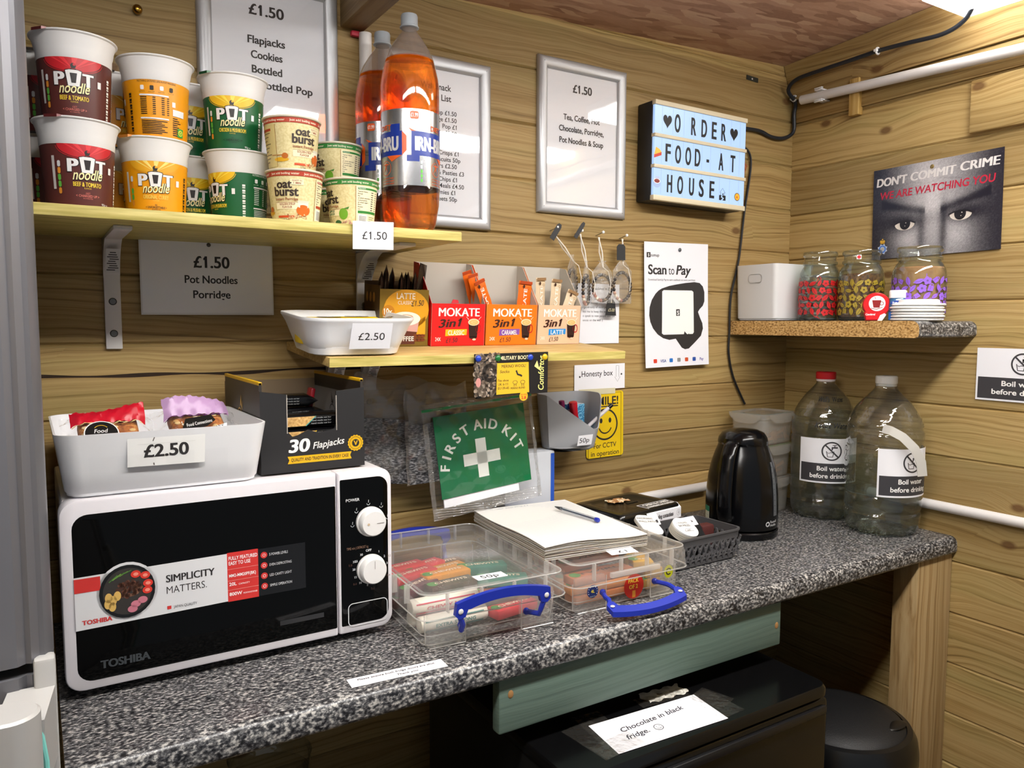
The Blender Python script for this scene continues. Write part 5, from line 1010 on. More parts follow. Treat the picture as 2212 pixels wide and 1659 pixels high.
flapjack('a', .078, .040, .040, 0, True, 'd8b82c', 'flapjack with oat window and yellow edge, lowest in view in the carton', .140); flapjack('b', .078, .044, .0615, .02, True, '3a9a98', 'flapjack with oat window and teal edge, on top of the yellow edged one', .142)
flapjack('c', .071, .125, .062, .1, False, '', 'plain black flapjack behind the front stack in the carton', .125); flapjack('d', .066, .135, .083, -.1, False, '', 'plain black flapjack topmost at the back of the carton', .110)
for k, (y, z) in enumerate(((.04, .0185), (.125, .041), (.135, .020), (.19, .02), (.19, .041))): flapjack('e%d' % k, .078, y, z - .0145 if z < .03 else z - .001, 0, False, '', 'black flapjack buried under others in the carton', .140)
tag(MB().box(-.004, .004, -.012, .012, 0, .034, M('a01828', .3), .003).build('red_wrapper', loc=(-1.3595, -.125, MT + .078), ry=.2), 'dark red wrapper end standing beside the black flapjacks', 'wrapper')
# ================================================================ storage boxes
def lidded(label, cx, cy, rz, handle_up, stickers):
    t = thing('storage_box', label, 'storage box', (cx, cy, .0006), rz=rz); w, d, h = .252, .345, .0865; mb = MB()
    # outer tub with inset lower waist at the handles
    L = [rrect(w - .040, d - .062, .012, .0), rrect(w - .034, d - .056, .014, .003), rrect(w - .026, d - .046, .016, .060), rrect(w - .022, d - .040, .016, .068)]
    mb.loft(L, BOXCLEAR, cap0=True)
    RIB = clear('rib_plastic', body=.42, bodycol='f2efea', gloss=1.2, rough=.15)
    mb.tube(rrect(w - .034, d - .056, .014, .0025), .0012, RIB, 6, closed=True); mb.tube(rrect(w - .030, d - .051, .015, .017), .0008, RIB, 6, closed=True)
    for sx in (-1, 1):
        for sy in (-1, 1): mb.tube([(sx * (w / 2 - .019), sy * (d / 2 - .030), .003), (sx * (w / 2 - .015), sy * (d / 2 - .025), .05)], .0011, RIB, 6); mb.tube([(sx * (w / 2 - .078), sy * (d / 2 - .0172), .002), (sx * (w / 2 - .078), sy * (d / 2 - .0172), .058), ], .0009, RIB, 6); mb.tube([(sx * (w / 2 - .078), sy * (d / 2 - .0172), .002), (sx * (w / 2 - .020), sy * (d / 2 - .0172), .002)], .0009, RIB, 6)
    for sx in (-1, 1):
        for sy in (-1, 1): mb.box(sx * (w / 2 - .048) - .030, sx * (w / 2 - .048) + .030, sy * (d / 2 - .0235) - .006, sy * (d / 2 - .0235) + .006, .001, .060, BOXCLEAR, .004)
    mb.build('tub', t)
    mb = MB(); L = [rrect(w - .004, d - .004, .020, .049), rrect(w, d, .022, .050), rrect(w - .003, d - .003, .022, .078), rrect(w - .010, d - .010, .020, h), rrect(w - .028, d - .032, .014, h), rrect(w - .030, d - .034, .014, .081)]
    mb.loft(L, BOXCLEAR, cap1=True); 
    RIB = clear('rib_plastic', body=.42, bodycol='f2efea', gloss=1.2, rough=.15)
    for k in (-2, -1, 0, 1, 2):
        for sx in (-1, 1): mb.box(sx * (w / 2 - .004) - .0045, sx * (w / 2 - .004) + .0045, k * d * .155 - .0012, k * d * .155 + .0012, .058, h + .0003, RIB, .0005)
    for k in (-1.5, -.5, .5, 1.5):
        for sy in (-1, 1): mb.box(k * w * .22 - .0012, k * w * .22 + .0012, sy * (d / 2 - .004) - .0045, sy * (d / 2 - .004) + .0045, .058, h + .0003, RIB, .0005)
    mb.tube([v for v in rrect(w + .0005, d + .0005, .022, .0505)], .0011, RIB, 6, closed=True); mb.tube([v for v in rrect(w - .010, d - .010, .020, h)], .0013, RIB, 6, closed=True)
    mb.box(-.052, .052, -d / 2 - .004, -d / 2 + .004, .058, .067, RIB, .0015); t_lid = mb.build('lid', t)
    for sy in (-1, 1):
        up = handle_up if sy < 0 else True; mb = MB(); y = sy * (d / 2 + .004)
        fo = (lambda x, q, dd: Vector((x, y + sy * (.002 + dd + q * .10), .030 + q))) if up else (lambda x, q, dd: Vector((x, sy * (d / 2 - .006) + sy * (.010 + q * .80), .030 - q * .42 + dd)))
        arc = lambda x: (.046 + .011 * (1 - (x / .078) ** 2)); inn = lambda x: (.034 + .009 * (1 - (x / .06) ** 2)); xs = [-.078 + .156 * k / 20 for k in range(21)]; xi = [-.056 + .112 * k / 14 for k in range(15)]
        out = [(-.080, .028)] + [(x, arc(x) if up else arc(x)) for x in xs] + [(.080, .028), (.074, .022), (.064, .024), (.060, inn(.056))] + [(x, inn(x)) for x in xi[::-1]] + [(-.060, inn(.056)), (-.064, .024), (-.074, .022)]
        mb.prism(out, .0085, BLUEPL, fo)
        for q in (-1, 1):
            mb.tube([fo(q * .072, .028, .004), fo(q * .066, .012, .004), fo(q * .066, .002, .0), Vector((q * .056, sy * (d / 2 - .016), .030))], .0042, BLUEPL, 8); mb.sphere(Vector((q * .056, sy * (d / 2 - .016), .030)), .0056, BLUEPL, 10)
            c = fo(q * .072, .034, .0088); n_ = (fo(q * .072, .034, 1) - fo(q * .072, .034, 0)).normalized(); mb.sphere(c, .0042, M('c8c6c4', .4), 10, (1, .4, 1) if up else (1, 1, .4))
        mb.build('handle', t)
    if stickers: stickers(t)
    return t
def stk1(t):
    t = [c for c in t.children if c.name.startswith('lid')][0]
    mb = MB(); s = Sheet(); f = pmap((.012, -.118, .0815), (1, 0, 0), (-.02, 1, 0)); s.rect(-.026, -.012, .026, .012, PAPER, 1); s.txt('50p', -.001, -.0065, .0125, M('3a3638', .5), w=.030, L=2); s.emit(mb, f); mb.build('price_label', t)
def stk2(t):
    d = .345; f = pmap((0, -(d - .050) / 2 - .0016, 0)); mb = MB(); s = Sheet()
    s.circ(.016, .026, .0215, M('c02418', .4), 1); s.txt('PACK', .015, .0325, .0068, M('e8b83c', .4), w=.023, bold=.04, L=2); s.txt('OF 2', .015, .0220, .0068, M('e8b83c', .4), w=.019, bold=.04, L=2); s.rect(.0125, .0065, .0195, .0185, M('d8902c', .4), 2); s.emit(mb, f); mb.build('round_sticker', t)
    mb = MB(); s = Sheet(); B2 = M('1c2c60', .4); s.circ(-.078, .036, .0112, B2, 1); s.txt('4L', -.078, .0335, .0052, M('d8c43c', .4), bold=.03, L=2); s.txt('capacity', -.078, .0268, .0026, M('c8d0e0', .4), L=2)
    for k in range(10): s.circ(-.078 + .009 * math.cos(R(k * 26 - 30)), .036 + .009 * math.sin(R(k * 26 - 30)), .0008, WHITE, 2, n=6)
    s.emit(mb, pmap((0, -(d - .046) / 2 - .0085, 0))); mb.build('badge', t)
    mb = MB(); s = Sheet(); s.circ(.086, .043, .0100, M('b8b81c', .4), 1, ry=.0115); s.ring(.086, .043, .0042, .0062, INK, 2, 20, a0=20, a1=320); s.emit(mb, pmap((0, -(d - .046) / 2 - .0085, 0))); mb.build('badge', t)
    mb = MB(); f = pmap((-.004, -.140, .0875), (1, -.12, .0), (.12, 1, .08)); s = Sheet(); mb.prism([(-.026, -.011), (.026, -.012), (.026, .014), (-.026, .016)], .0005, PAPER, f); s.txt('£1', .0, -.006, .0088, M('3a3638', .5), w=.017); s.emit(mb, lambda x, y, h: f(x, y, h + .0006)); mb.build('price_label', t)
B1 = (-1.1595, -.2575, R(-3)); B2 = (-.8975, -.2575, R(-1.5))
lidded('clear storage box with raised blue handle, 50p lid label, beside the microwave', *B1, True, stk1); lidded('clear storage box under the note pad with its blue handle folded down', *B2, False, stk2)
def inbox(name, label, cat, box, x, y, z, rz, group, build, rx=0, ry=0):
    c, s_ = math.cos(box[2]), math.sin(box[2]); t = thing(name, label, cat, (box[0] + x * c - y * s_, box[1] + x * s_ + y * c, .0006 + z), rz=box[2] + rz, group=group, rx=rx, ry=ry); build(t); return t
def roll(body, band, txt, r=.0125, ln=.115):
    def b(t):
        mt = Matrix.Translation((0, 0, r)) @ Matrix.Rotation(R(90), 4, 'Y'); mb = MB(); mb.lathe([(.004, -ln / 2 - .002), (r * .9, -ln / 2), (r, -ln / 2 + .002), (r, ln / 2 - .002), (r * .9, ln / 2), (.004, ln / 2 + .002)], M('e4dccc', .4), 28, mat=mt)
        s = Sheet(); s.rect(-ln / 2 + .006, -.0095, ln / 2 - .008, -.0045, M(band, .4), 1); s.rect(-ln / 2 + .006, .0075, ln / 2 - .008, .0095, M(band, .4), 1); s.txt(txt, 0, -.002, .0052, M(band, .4), w=ln * .6, bold=.02)
        s.emit(mb, lambda u, v, h: Vector((u, -(r + .0004 + h) * math.cos(v / r - .15), r + (r + .0004 + h) * math.sin(v / r - .15)))); mb.build('wrapper', t)
    return b
G1 = 'sweet rolls in the 50p storage box'
inbox('sweet_roll', 'white sweet roll with a teal band at the front of the 50p box', 'sweet roll', B1, -.044, -.100, .006, .05, G1, roll('', '2f7a74', 'EXTRA STRONG')); inbox('sweet_roll', 'white sweet roll with a red band behind the teal one in the 50p box', 'sweet roll', B1, -.048, -.072, .006, .03, G1, roll('', 'c0304a', 'STRAWBERRY'))
inbox('sweet_roll', 'white sweet roll with a red band lying across the two front rolls', 'sweet roll', B1, -.052, -.084, .029, .04, G1, roll('', 'c0304a', 'CHEWY MIX'))
def packet(col, txt, w=.085, d=.03, h=.016, tc='f0d8c0'):
    def b(t):
        mb = MB(); mb.box(-w / 2, w / 2, -d / 2, d / 2, 0, h, M(col, .4), .003); s = Sheet(); s.txt(txt, 0, -.004, .008, M(tc, .4), w=w * .7, bold=.03); s.circ(-w * .4, 0, d * .3, M('4a8a3c', .5), 1); s.emit(mb, pmap((0, 0, h + .0002), (1, 0, 0), (0, 1, 0))); mb.build('packet_body', t)
    return b
pk = [('c8323a', 'CHEWITS', -.062, .02, .045, .3), ('c8323a', 'CHEWITS', -.070, .055, .047, .2), ('d0404a', 'CHEWITS', -.030, .058, .043, .35), ('d88a2c', 'CHEWITS', -.012, .0, .044, .12), ('d88a2c', 'CHEWITS', .0, .035, .040, .2), ('2a6a60', 'CHEWITS', .062, .010, .042, -.2), ('3a7a6c', 'CHEWITS', .070, -.05, .038, -.4), ('4a3028', 'CHEWITS', -.022, -.045, .042, .1), ('5a2c38', 'CHEWITS', -.068, -.02, .040, .5), ('c8323a', 'CHEWITS', .060, -.105, .010, .2), ('6a4a30', 'CHEWITS', .02, .09, .03, .1)]
pn = ['red', 'red', 'pinkish red', 'orange', 'orange', 'dark teal', 'teal', 'dark brown', 'dark plum', 'red', 'brown']; pw = ['left side, front', 'left side, rear', 'left of middle, rear', 'middle, front', 'middle, rear', 'right side, middle', 'right side near the label', 'front near the 50p label', 'front left corner', 'right front corner on the base', 'rear']
for (c, q, x, y, z, rz), a, b in zip(pk, pn, pw): inbox('sweet_packet', a + ' chewy sweet packet in the 50p box, ' + b, 'sweet packet', B1, x, y, z, rz, 'chewy sweet packets in the 50p storage box', packet(c, q))
for k, (x, y, z) in enumerate(((-.06, .02, .006), (-.06, .055, .006), (.06, .01, .006), (0, .02, .006), (-.06, .03, .026), (.05, .0, .024), (0, .03, .023), (.055, -.045, .020), (-.02, -.04, .024))): inbox('sweet_packet', 'sweet packet buried low among others in the 50p box', 'sweet packet', B1, x, y, z, 0, 'chewy sweet packets in the 50p storage box', packet(('6a3a30', '8a4a34', '4a5a48')[k % 3], 'CHEWITS'))
G2 = 'chocolate bars in the £1 storage box'
def bar(col, txt, w=.13): return packet(col, txt, w, .034, .014, '5a3020')
for k, (x, y, z, rz, c) in enumerate(((-.03, -.115, .006, .03, 'c87a44'), (-.035, -.112, .021, -.02, 'd08a50'), (-.03, -.110, .036, .04, 'b8683c'), (-.03, -.07, .006, 0, 'c87a44'), (-.03, -.07, .022, 0, 'd08a50'), (-.03, -.02, .01, .1, 'c87a44'), (-.03, .03, .01, .1, 'c07040'), (-.02, -.06, .045, .1, 'd8907a'), (-.02, .0, .04, -.1, 'e0a08a'))): inbox('chocolate_bar', 'copper wrapped chocolate bar in the £1 box, ' + ('lowest at the front', 'second layer at the front', 'third layer at the front', 'second row, lowest', 'second row, upper', 'middle row', 'rear row', 'tilted on the second row', 'tilted on the middle row')[k], 'chocolate bar', B2, x, y, z, rz, G2, bar(c, 'TWIRL'))
for k, (x, y, z, rz) in enumerate(((.075, -.115, .006, .2), (.082, -.112, .024, -.1), (.07, -.085, .040, .5), (.075, -.05, .006, .1), (.06, -.115, .041, -.4))): inbox('toffee_block', 'yellow wrapped toffee block in the £1 box, ' + ('lowest at the front', 'upper at the front', 'topmost', 'behind the front ones', 'tilted topmost')[k], 'sweet', B2, x, y, z, rz, G2, packet('c8982c', 'oo', .038, .03, .017))
# ================================================================ note pad, pen, cash box, basket
t = thing('note_pad', 'thick stack of lined white writing paper on the clear storage box', 'note pad', (-.9335, -.2415, .0878), rz=R(-5)); mb = MB(); r2 = random.Random(5); w, d = .206, .284
PG = [M('c8c2b6', .7), M('a89e8e', .7), M('e4e2de', .7), M('8f8676', .7)]
for k in range(15):
    z = .00155 * k; g = .0012; ox, oy = .0018 * (r2.random() - .5), .0022 * (r2.random() - .5); amp = .0022 + .00035 * k; ph = r2.random() * .6
    def top(u, v, dz):
        e = max(0, (u - .55) / .45) * max(0, 1 - v * 1.6); return Vector(((u - .5) * w + ox, (v - .5) * d + oy, z + dz + amp * (.6 * math.sin(u * 5 + ph) * max(0, 1 - v * 2.2) + .5 * math.sin(v * 6 + ph) * (1 - u) * .8) * (k / 15) + .002 * (k / 15) * e))
    n = 10; ring = [(k2 / n, 0) for k2 in range(n)] + [(1, k2 / n) for k2 in range(n)] + [(1 - k2 / n, 1) for k2 in range(n)] + [(0, 1 - k2 / n) for k2 in range(n)]
    mb.loft([[top(u, v, 0) for u, v in ring], [top(u, v, g) for u, v in ring]], PG[k % 4]); mb.grid(lambda u, v: top(u, v, g), 14, 14, PG[2]) if k == 14 else None
mb.build('pages', t, recalc=False)
mb = MB(); s = Sheet(); LN = M('a9b2c2', .7); TOP = lambda x, y, h: Vector((x, y, .0022 * 14 + .0016 + .0024 + h)) if 0 else Vector((x, y, top(x / w + .5, y / d + .5, .0019 + h).z))
for k in range(33): s.line([(-w * .48 + w * .96 * j / 12, .125 - .008 * k) for j in range(13)], .0005, LN, 1)
s.txt('2x coffee  Choc Wrap x 2', -.075, .128, .0042, M('5a6478', .6), al='L', w=.085, shear=.2, L=2); s.emit(mb, TOP); mb.build('ruled_lines', t)
t = thing('ballpoint_pen', 'clear ballpoint pen with a blue end lying on the note pad', 'pen', (-.882, -.236, .1165), rz=R(3.6)); mb = MB(); mt = Matrix.Rotation(R(90), 4, 'X'); CL = clear('pen_barrel', tint='e8eaee', body=.15, bodycol='dfe2e8', gloss=1.5)
mb.lathe([(.0038, -.046), (.0040, -.040), (.0040, .055), (.0038, .0555)], CL, 8, mat=mt, cap0=False, cap1=False); mb.build('barrel', t)
mb = MB(); mb.lathe([(.0016, -.05), (.0016, .053)], M('1c2448', .3), 8, mat=mt); mb.build('ink_tube', t); mb = MB(); mb.lathe([(.0040, .0545), (.0043, .055), (.0043, .062), (.003, .064), (.001, .064)], BLUEPL, 14, mat=mt); mb.build('end_plug', t)
mb = MB(); mb.lathe([(.0006, -.066), (.0012, -.0635), (.0024, -.056), (.0037, -.046)], M('4a4a4c', .4, .6), 12, mat=mt); mb.build('tip', t)
def cashbox():
    t = thing('cash_box', 'black metal cash box with a cash and card sticker on the lid', 'cash box', (-.657, -.117, .0006), rz=R(8)); w, d, h = .196, .150, .084; mb = MB(); BM = M('0e0d0c', .22); mb.loft([rrect(w - .006, d - .006, .012, 0), rrect(w - .004, d - .004, .013, .002), rrect(w - .004, d - .004, .013, .055)], BM, cap0=True, cap1=True); mb.build('box_body', t)
    mb = MB(); mb.loft([rrect(w, d, .014, .054), rrect(w, d, .014, h - .010), rrect(w - .006, d - .006, .012, h - .002), rrect(w - .012, d - .012, .010, h), rrect(w - .05, d - .05, .02, h + .0005), rrect(w - .056, d - .056, .018, h - .0015)], BM, cap0=True, cap1=True); mb.box(.0, .034, -.004, .004, h - .0010, h - .0003, BLACK)
    s = Sheet(); x0, x1 = -.005, .092; yf = -d / 2
    def mp(x, y, q):     # the sticker folds over the front edge of the lid: y>0 on top, y<0 down the front
        if y >= .004: return Vector((x, yf + .003 + y, h - .0005 + q + .0008))
        if y <= -.004: return Vector((x, yf - q - .0008, h - .010 + y + .006))
        k = (y + .004) / .008; return Vector((x, yf - q * (1 - k) + .007 * k ** 1.6 - .0006, h - .008 + .0085 * (1 - (1 - k) ** 1.6) + q * k))
    V = lambda y0, y1, m, L, a=x0, b=x1: [s.poly([(a, y0 + (y1 - y0) * i / 6), (b, y0 + (y1 - y0) * i / 6), (b, y0 + (y1 - y0) * (i + 1) / 6), (a, y0 + (y1 - y0) * (i + 1) / 6)], m, L) for i in range(6)]
    V(-.026, .040, PAPER, 1); V(.0045, .0375, BLACK, 2, x0 + .002, x1 - .002)
    s.txt('CASH & CARD', (x0 + x1) / 2, .0225, .0105, WHITE, w=.082, bold=.05, L=3); s.txt('PAYMENTS ACCEPTED', (x0 + x1) / 2, .0085, .0085, WHITE, w=.084, bold=.045, L=3); s.txt('Including contactless', x0 + .004, -.0185, .0085, INK, w=.066, al='L', bold=.02, L=3)
    s.ring(.083, -.0145, .0062, .0066, INK, 3, 20); [s.ring(.079, -.0145, .002 * k, .002 * k + .0006, INK, 3, 8, a0=-40, a1=40) for k in (1, 2, 3)]
    s.emit(mb, mp); mb.build('lid', t)
    mb = MB(); r2 = random.Random(2); mb.grid(lambda u, v: Vector((-.028 + .050 * u + .003 * math.sin(v * 9 + u * 5), .010 + .030 * v + .004 * math.sin(u * 11), h + .0012 + .0016 * abs(math.sin(u * 17) * math.sin(v * 13)))), 14, 8, noise_mat('torn_label', [(.35, '7a4a22'), (.5, 'b88a58'), (.6, 'e8dcc4')], (1, 1, 1), 110., .8)); mb.build('torn_label', t, recalc=False)
cashbox()
def basket():
    t = thing('mesh_basket', 'dark grey plastic mesh basket in front of the cash box', 'basket', (-.632, -.272, .0006), rz=R(2)); w, d, h, th = .196, .132, .062, .0018; GM = M('4c4b4d', .45); mb = MB()
    W1, D1 = w - .016, d - .014
    mb.loft([rrect(W1 - .01, D1 - .01, .012, 0), rrect(W1 - .004, D1 - .004, .014, .002), rrect(W1 - .003, D1 - .003, .014, .009), rrect(W1 - .007, D1 - .007, .013, .009), rrect(W1 - .008, D1 - .008, .013, .003)], GM, cap0=True, cap1=True)
    mb.loft([rrect(w - .007, d - .006, .015, .044), rrect(w - .005, d - .004, .016, .056), rrect(w, d, .018, .0585), rrect(w, d, .018, h), rrect(w - .008, d - .008, .016, h), rrect(w - .009, d - .009, .015, .044)], GM, ring=True)
    # wall of crossing straps with Y-shaped gaps
    for side in range(4):
        L = (w if side % 2 == 0 else d) - .022; n = int(L / .0155); sgn = (-1, 1, 1, -1)[side]
        for k in range(n + 1):
            u = -L / 2 + L * k / n
            def P(uu, z, q=0):
                s_ = z / h; hw, hd = (W1 / 2 + (w - W1) / 2 * s_) - .003 + q, (D1 / 2 + (d - D1) / 2 * s_) - .003 + q
                return Vector((uu, sgn * hd, z)) if side % 2 == 0 else Vector((sgn * hw, uu, z))
            for a, b in (((u - .008, .007), (u + .008, .047)), ((u + .008, .007), (u - .008, .047))): mb.tube([P(a[0], a[1]), P((a[0] + b[0]) / 2, (a[1] + b[1]) / 2, .0008), P(b[0], b[1])], .0027, GM, 6)
            for z in (.0165, .0375): mb.tube([P(u - .0075, z + .004), P(u - .003, z - .002, .0006), P(u + .003, z - .002, .0006), P(u + .0075, z + .004)], .0021, GM, 6)
    mb.build('basket_body', t)
basket()
def disc_stack(label, x, y, z, shape, n, rx, lines, rz=0, ry=0):
    t = thing('keepsake_tag', label, 'keepsake', (x, y, z), rx=rx, rz=rz, ry=ry); mb = MB(); E_ = M('cfc8ba', .6); F_ = M('ecebe8', .5)
    out = rrect(.046, .062, .016, 0) if shape == 'r' else [Vector((.028 * math.cos(2 * math.pi * k / 36), .028 * math.sin(2 * math.pi * k / 36), 0)) for k in range(36)]
    for k in range(n): ox = .0006 * math.sin(k * 5); mb.loft([[v + Vector((ox, 0, -k * .0040)) for v in out], [v + Vector((ox, 0, -k * .0040 - .0032)) for v in out]], F_ if k == 0 else E_, cap0=True, cap1=True)
    s = Sheet()
    for q, yy, hh in lines: s.txt(q, 0, yy, hh, INK, L=1, bold=-.002)
    if shape == 'c': s.line([(-.012, -.012), (-.006, -.006), (.010, -.007), (.013, -.013), (-.012, -.012)], .0006, INK, 1); s.txt('wall', 0, -.0115, .004, INK)
    s.emit(mb, pmap((0, 0, .0002), (1, 0, 0), (0, 1, 0))); mb.build('discs', t); return t
disc_stack('white rounded keepsake tag reading HADRIANS WALL PATH leaning on the basket', -.712, -.252, .075, 'r', 2, R(24), (('HADRIANS', .017, .0055), ('WALL PATH', .007, .0055)), R(-6), R(8))
disc_stack('stack of round white keepsake discs reading 84 MILES in the basket', -.655, -.295, .072, 'c', 5, R(28), (('I WALKED', .010, .0045), ('84 MILES', .001, .006)), R(4), R(6))
sheet('paper_slip', 'small folded white paper slip beside the round keepsake discs', 'slip', (-.629, -.279, .0765), (1, -.25, .1), (.25, .85, .45), .030, .026, lambda s: s.txt('k', .006, -.004, .006, INK, bold=.03)); sheet('paper_slip', 'small white paper slip behind the rounded keepsake tag', 'slip', (-.682, -.232, .078), (1, -.1, .1), (.1, .7, .7), .022, .030, lambda s: s.rect(.002, -.010, .007, -.003, INK))
mb = MB(); CLO = noise_mat('black_cloth', [(.3, '0a0a0b'), (.7, '1c1c1e')], (1, 1, 1), 60., .9)
mb.grid(lambda u, v: Vector(((u - .5) * .095, (v - .5) * .060, .066 * math.sin(math.pi * min(1, max(0, u))) ** .4 * math.sin(math.pi * v) ** .5 + .006 * math.sin(u * 15) * math.cos(v * 11))), 24, 16, CLO); tag(mb.build('cloth_pouch', loc=(-.618, -.259, .0105), recalc=False), 'crumpled black cloth pouch at the back of the mesh basket', 'pouch')
tag(MB().box(-.018, .018, -.012, .012, 0, .050, M('4a1c1a', .6), .005).build('red_pouch', loc=(-.572, -.266, .0105)), 'small dark red pouch at the right of the mesh basket', 'pouch')
# ---------------------------------------------------------------- kettle
def kettle():
    t = thing('kettle', 'glossy black plastic jug kettle with clear water gauge', 'kettle', (-.384, -.197, .0006), rz=0); BK = M('08080a', .2, spec=.35); mb = MB(); n = 64
    hx = R(math.degrees(math.atan2(-(-.378 + 1.749), (-.195 + 1.399))) + 0)   # angle that faces the viewer
    hd = hx - R(22)       # the handle side
    mb = MB(); mb.lathe([(.070, 0), (.080, .001), (.081, .004), (.081, .014), (.0785, .0165), (.03, .0175)], BK, n); mb.build('power_base', t)
    def shape(a, z):
        da = (a - hd + math.pi) % (2 * math.pi) - math.pi; k = math.exp(-(da / .30) ** 2); lean = 0
        hole = k * .0; return 1.0 - .02 * k
    prof = [(.074, .018), (.0795, .021), (.0805, .04), (.080, .07), (.0785, .10), (.0755, .13), (.0695, .16), (.0615, .185), (.0555, .200), (.054, .206)]
    mb = MB(); mb.lathe(prof, BK, n, mod=shape); mb.build('jug_body', t)
    ax = Vector((math.sin(hd), -math.cos(hd), 0)); side = Vector((math.cos(hd), math.sin(hd), 0)); mb = MB()
    # lid cap overhanging towards the handle
    loops = []
    for r, z, ov in ((.0545, .2045, .001), (.0548, .2100, .006), (.0525, .220, .008), (.0455, .2305, .005), (.030, .2370, .002), (.004, .2392, 0)):
        loops.append([Vector((r * math.sin(a), -r * math.cos(a), z)) + ax * ov * max(0, math.cos(a - hd)) for a in [2 * math.pi * k / n for k in range(n)]])
    mb.loft(loops, BK, cap0=True, cap1=True); mb.build('lid', t)
    mb = MB(); pts = [(.050, .214), (.068, .206), (.082, .185), (.0915, .15), (.0965, .11), (.097, .07), (.0915, .048), (.080, .042)]; loops = []
    P = []; N = len(pts)
    for i in range(N - 1):
        for k in range(5): u = k / 5; P.append((pts[i][0] + (pts[i + 1][0] - pts[i][0]) * u, pts[i][1] + (pts[i + 1][1] - pts[i][1]) * u))
    P.append(pts[-1])
    for i, (r, z) in enumerate(P):
        a, b = P[max(i - 1, 0)], P[min(i + 1, len(P) - 1)]; tr, tz = b[0] - a[0], b[1] - a[1]; l = math.hypot(tr, tz); nr, nz = tz / l, -tr / l
        loops.append([ax * (r + nr * .0075 * math.cos(q)) + side * (.0165 * math.sin(q)) + Vector((0, 0, z + nz * .0075 * math.cos(q))) for q in [2 * math.pi * j / 20 for j in range(20)]])
    mb.loft(loops, BK, cap0=True, cap1=True); mb.build('handle', t)
    mb = MB(); c = ax * .083 + Vector((0, 0, .030)); mb.sphere(c, .011, BK, 14, (1.3, 1.0, .55)); mb.build('switch', t)
    gz = [(r, z) for r, z in prof]; c = CMap([(r, z) for r, z in gz], hx + R(62), .079)
    mb = MB(); s = Sheet(); GA = clear('water_gauge', tint='b8bcc2', body=.55, bodycol='a4a8ae', gloss=1.5)
    s.poly([(-.0065, .052), (.0065, .052), (.0068, .12), (.004, .170), (-.004, .170), (-.0068, .12)], GA, 5)
    for k in range(9): s.rect(-.004, .062 + .012 * k, -.001, .0635 + .012 * k, INK, 6)
    s.emit(mb, c, step=.004); mb.build('water_gauge', t)
    mb = MB(); s = Sheet(); c = CMap(gz, hx + R(44), .079); s.ring(0, .036, .003, .0058, M('b4b4b6', .4), 4, 20); s.txt('Russell', .0075, .0375, .0055, M('b4b4b6', .4), al='L', bold=.01, L=4); s.txt('Hobbs', .0075, .0300, .0055, M('b4b4b6', .4), al='L', bold=.01, L=4); s.emit(mb, c, step=.004); mb.build('maker_mark', t)
    mb = MB(); s = Sheet(); c = CMap(gz, hx - R(66), .079); s.rect(-.011, .030, .011, .064, M('c8c8b8', .5), 4, .002); s.rect(-.011, .052, .011, .064, M('1c7a5c', .5), 5, .002); s.rect(-.009, .034, .009, .0345, M('2c7a6c', .5), 5); s.rect(-.009, .043, .009, .0435, M('2c7a6c', .5), 5); s.emit(mb, c, step=.004); mb.build('test_sticker', t)
    mb = MB(); q = [(-.045, .050, .006), (-.062, .055, .010), (-.090, .040, .020), (-.115, .035, .036), (-.128, .045, .040), (-.135, .062, .030), (-.125, .085, .012), (-.09, .10, .005), (-.02, .10, .005)]; mb.tube(q, .0036, BLACK, 8); mb.build('power_cord', t)
kettle()
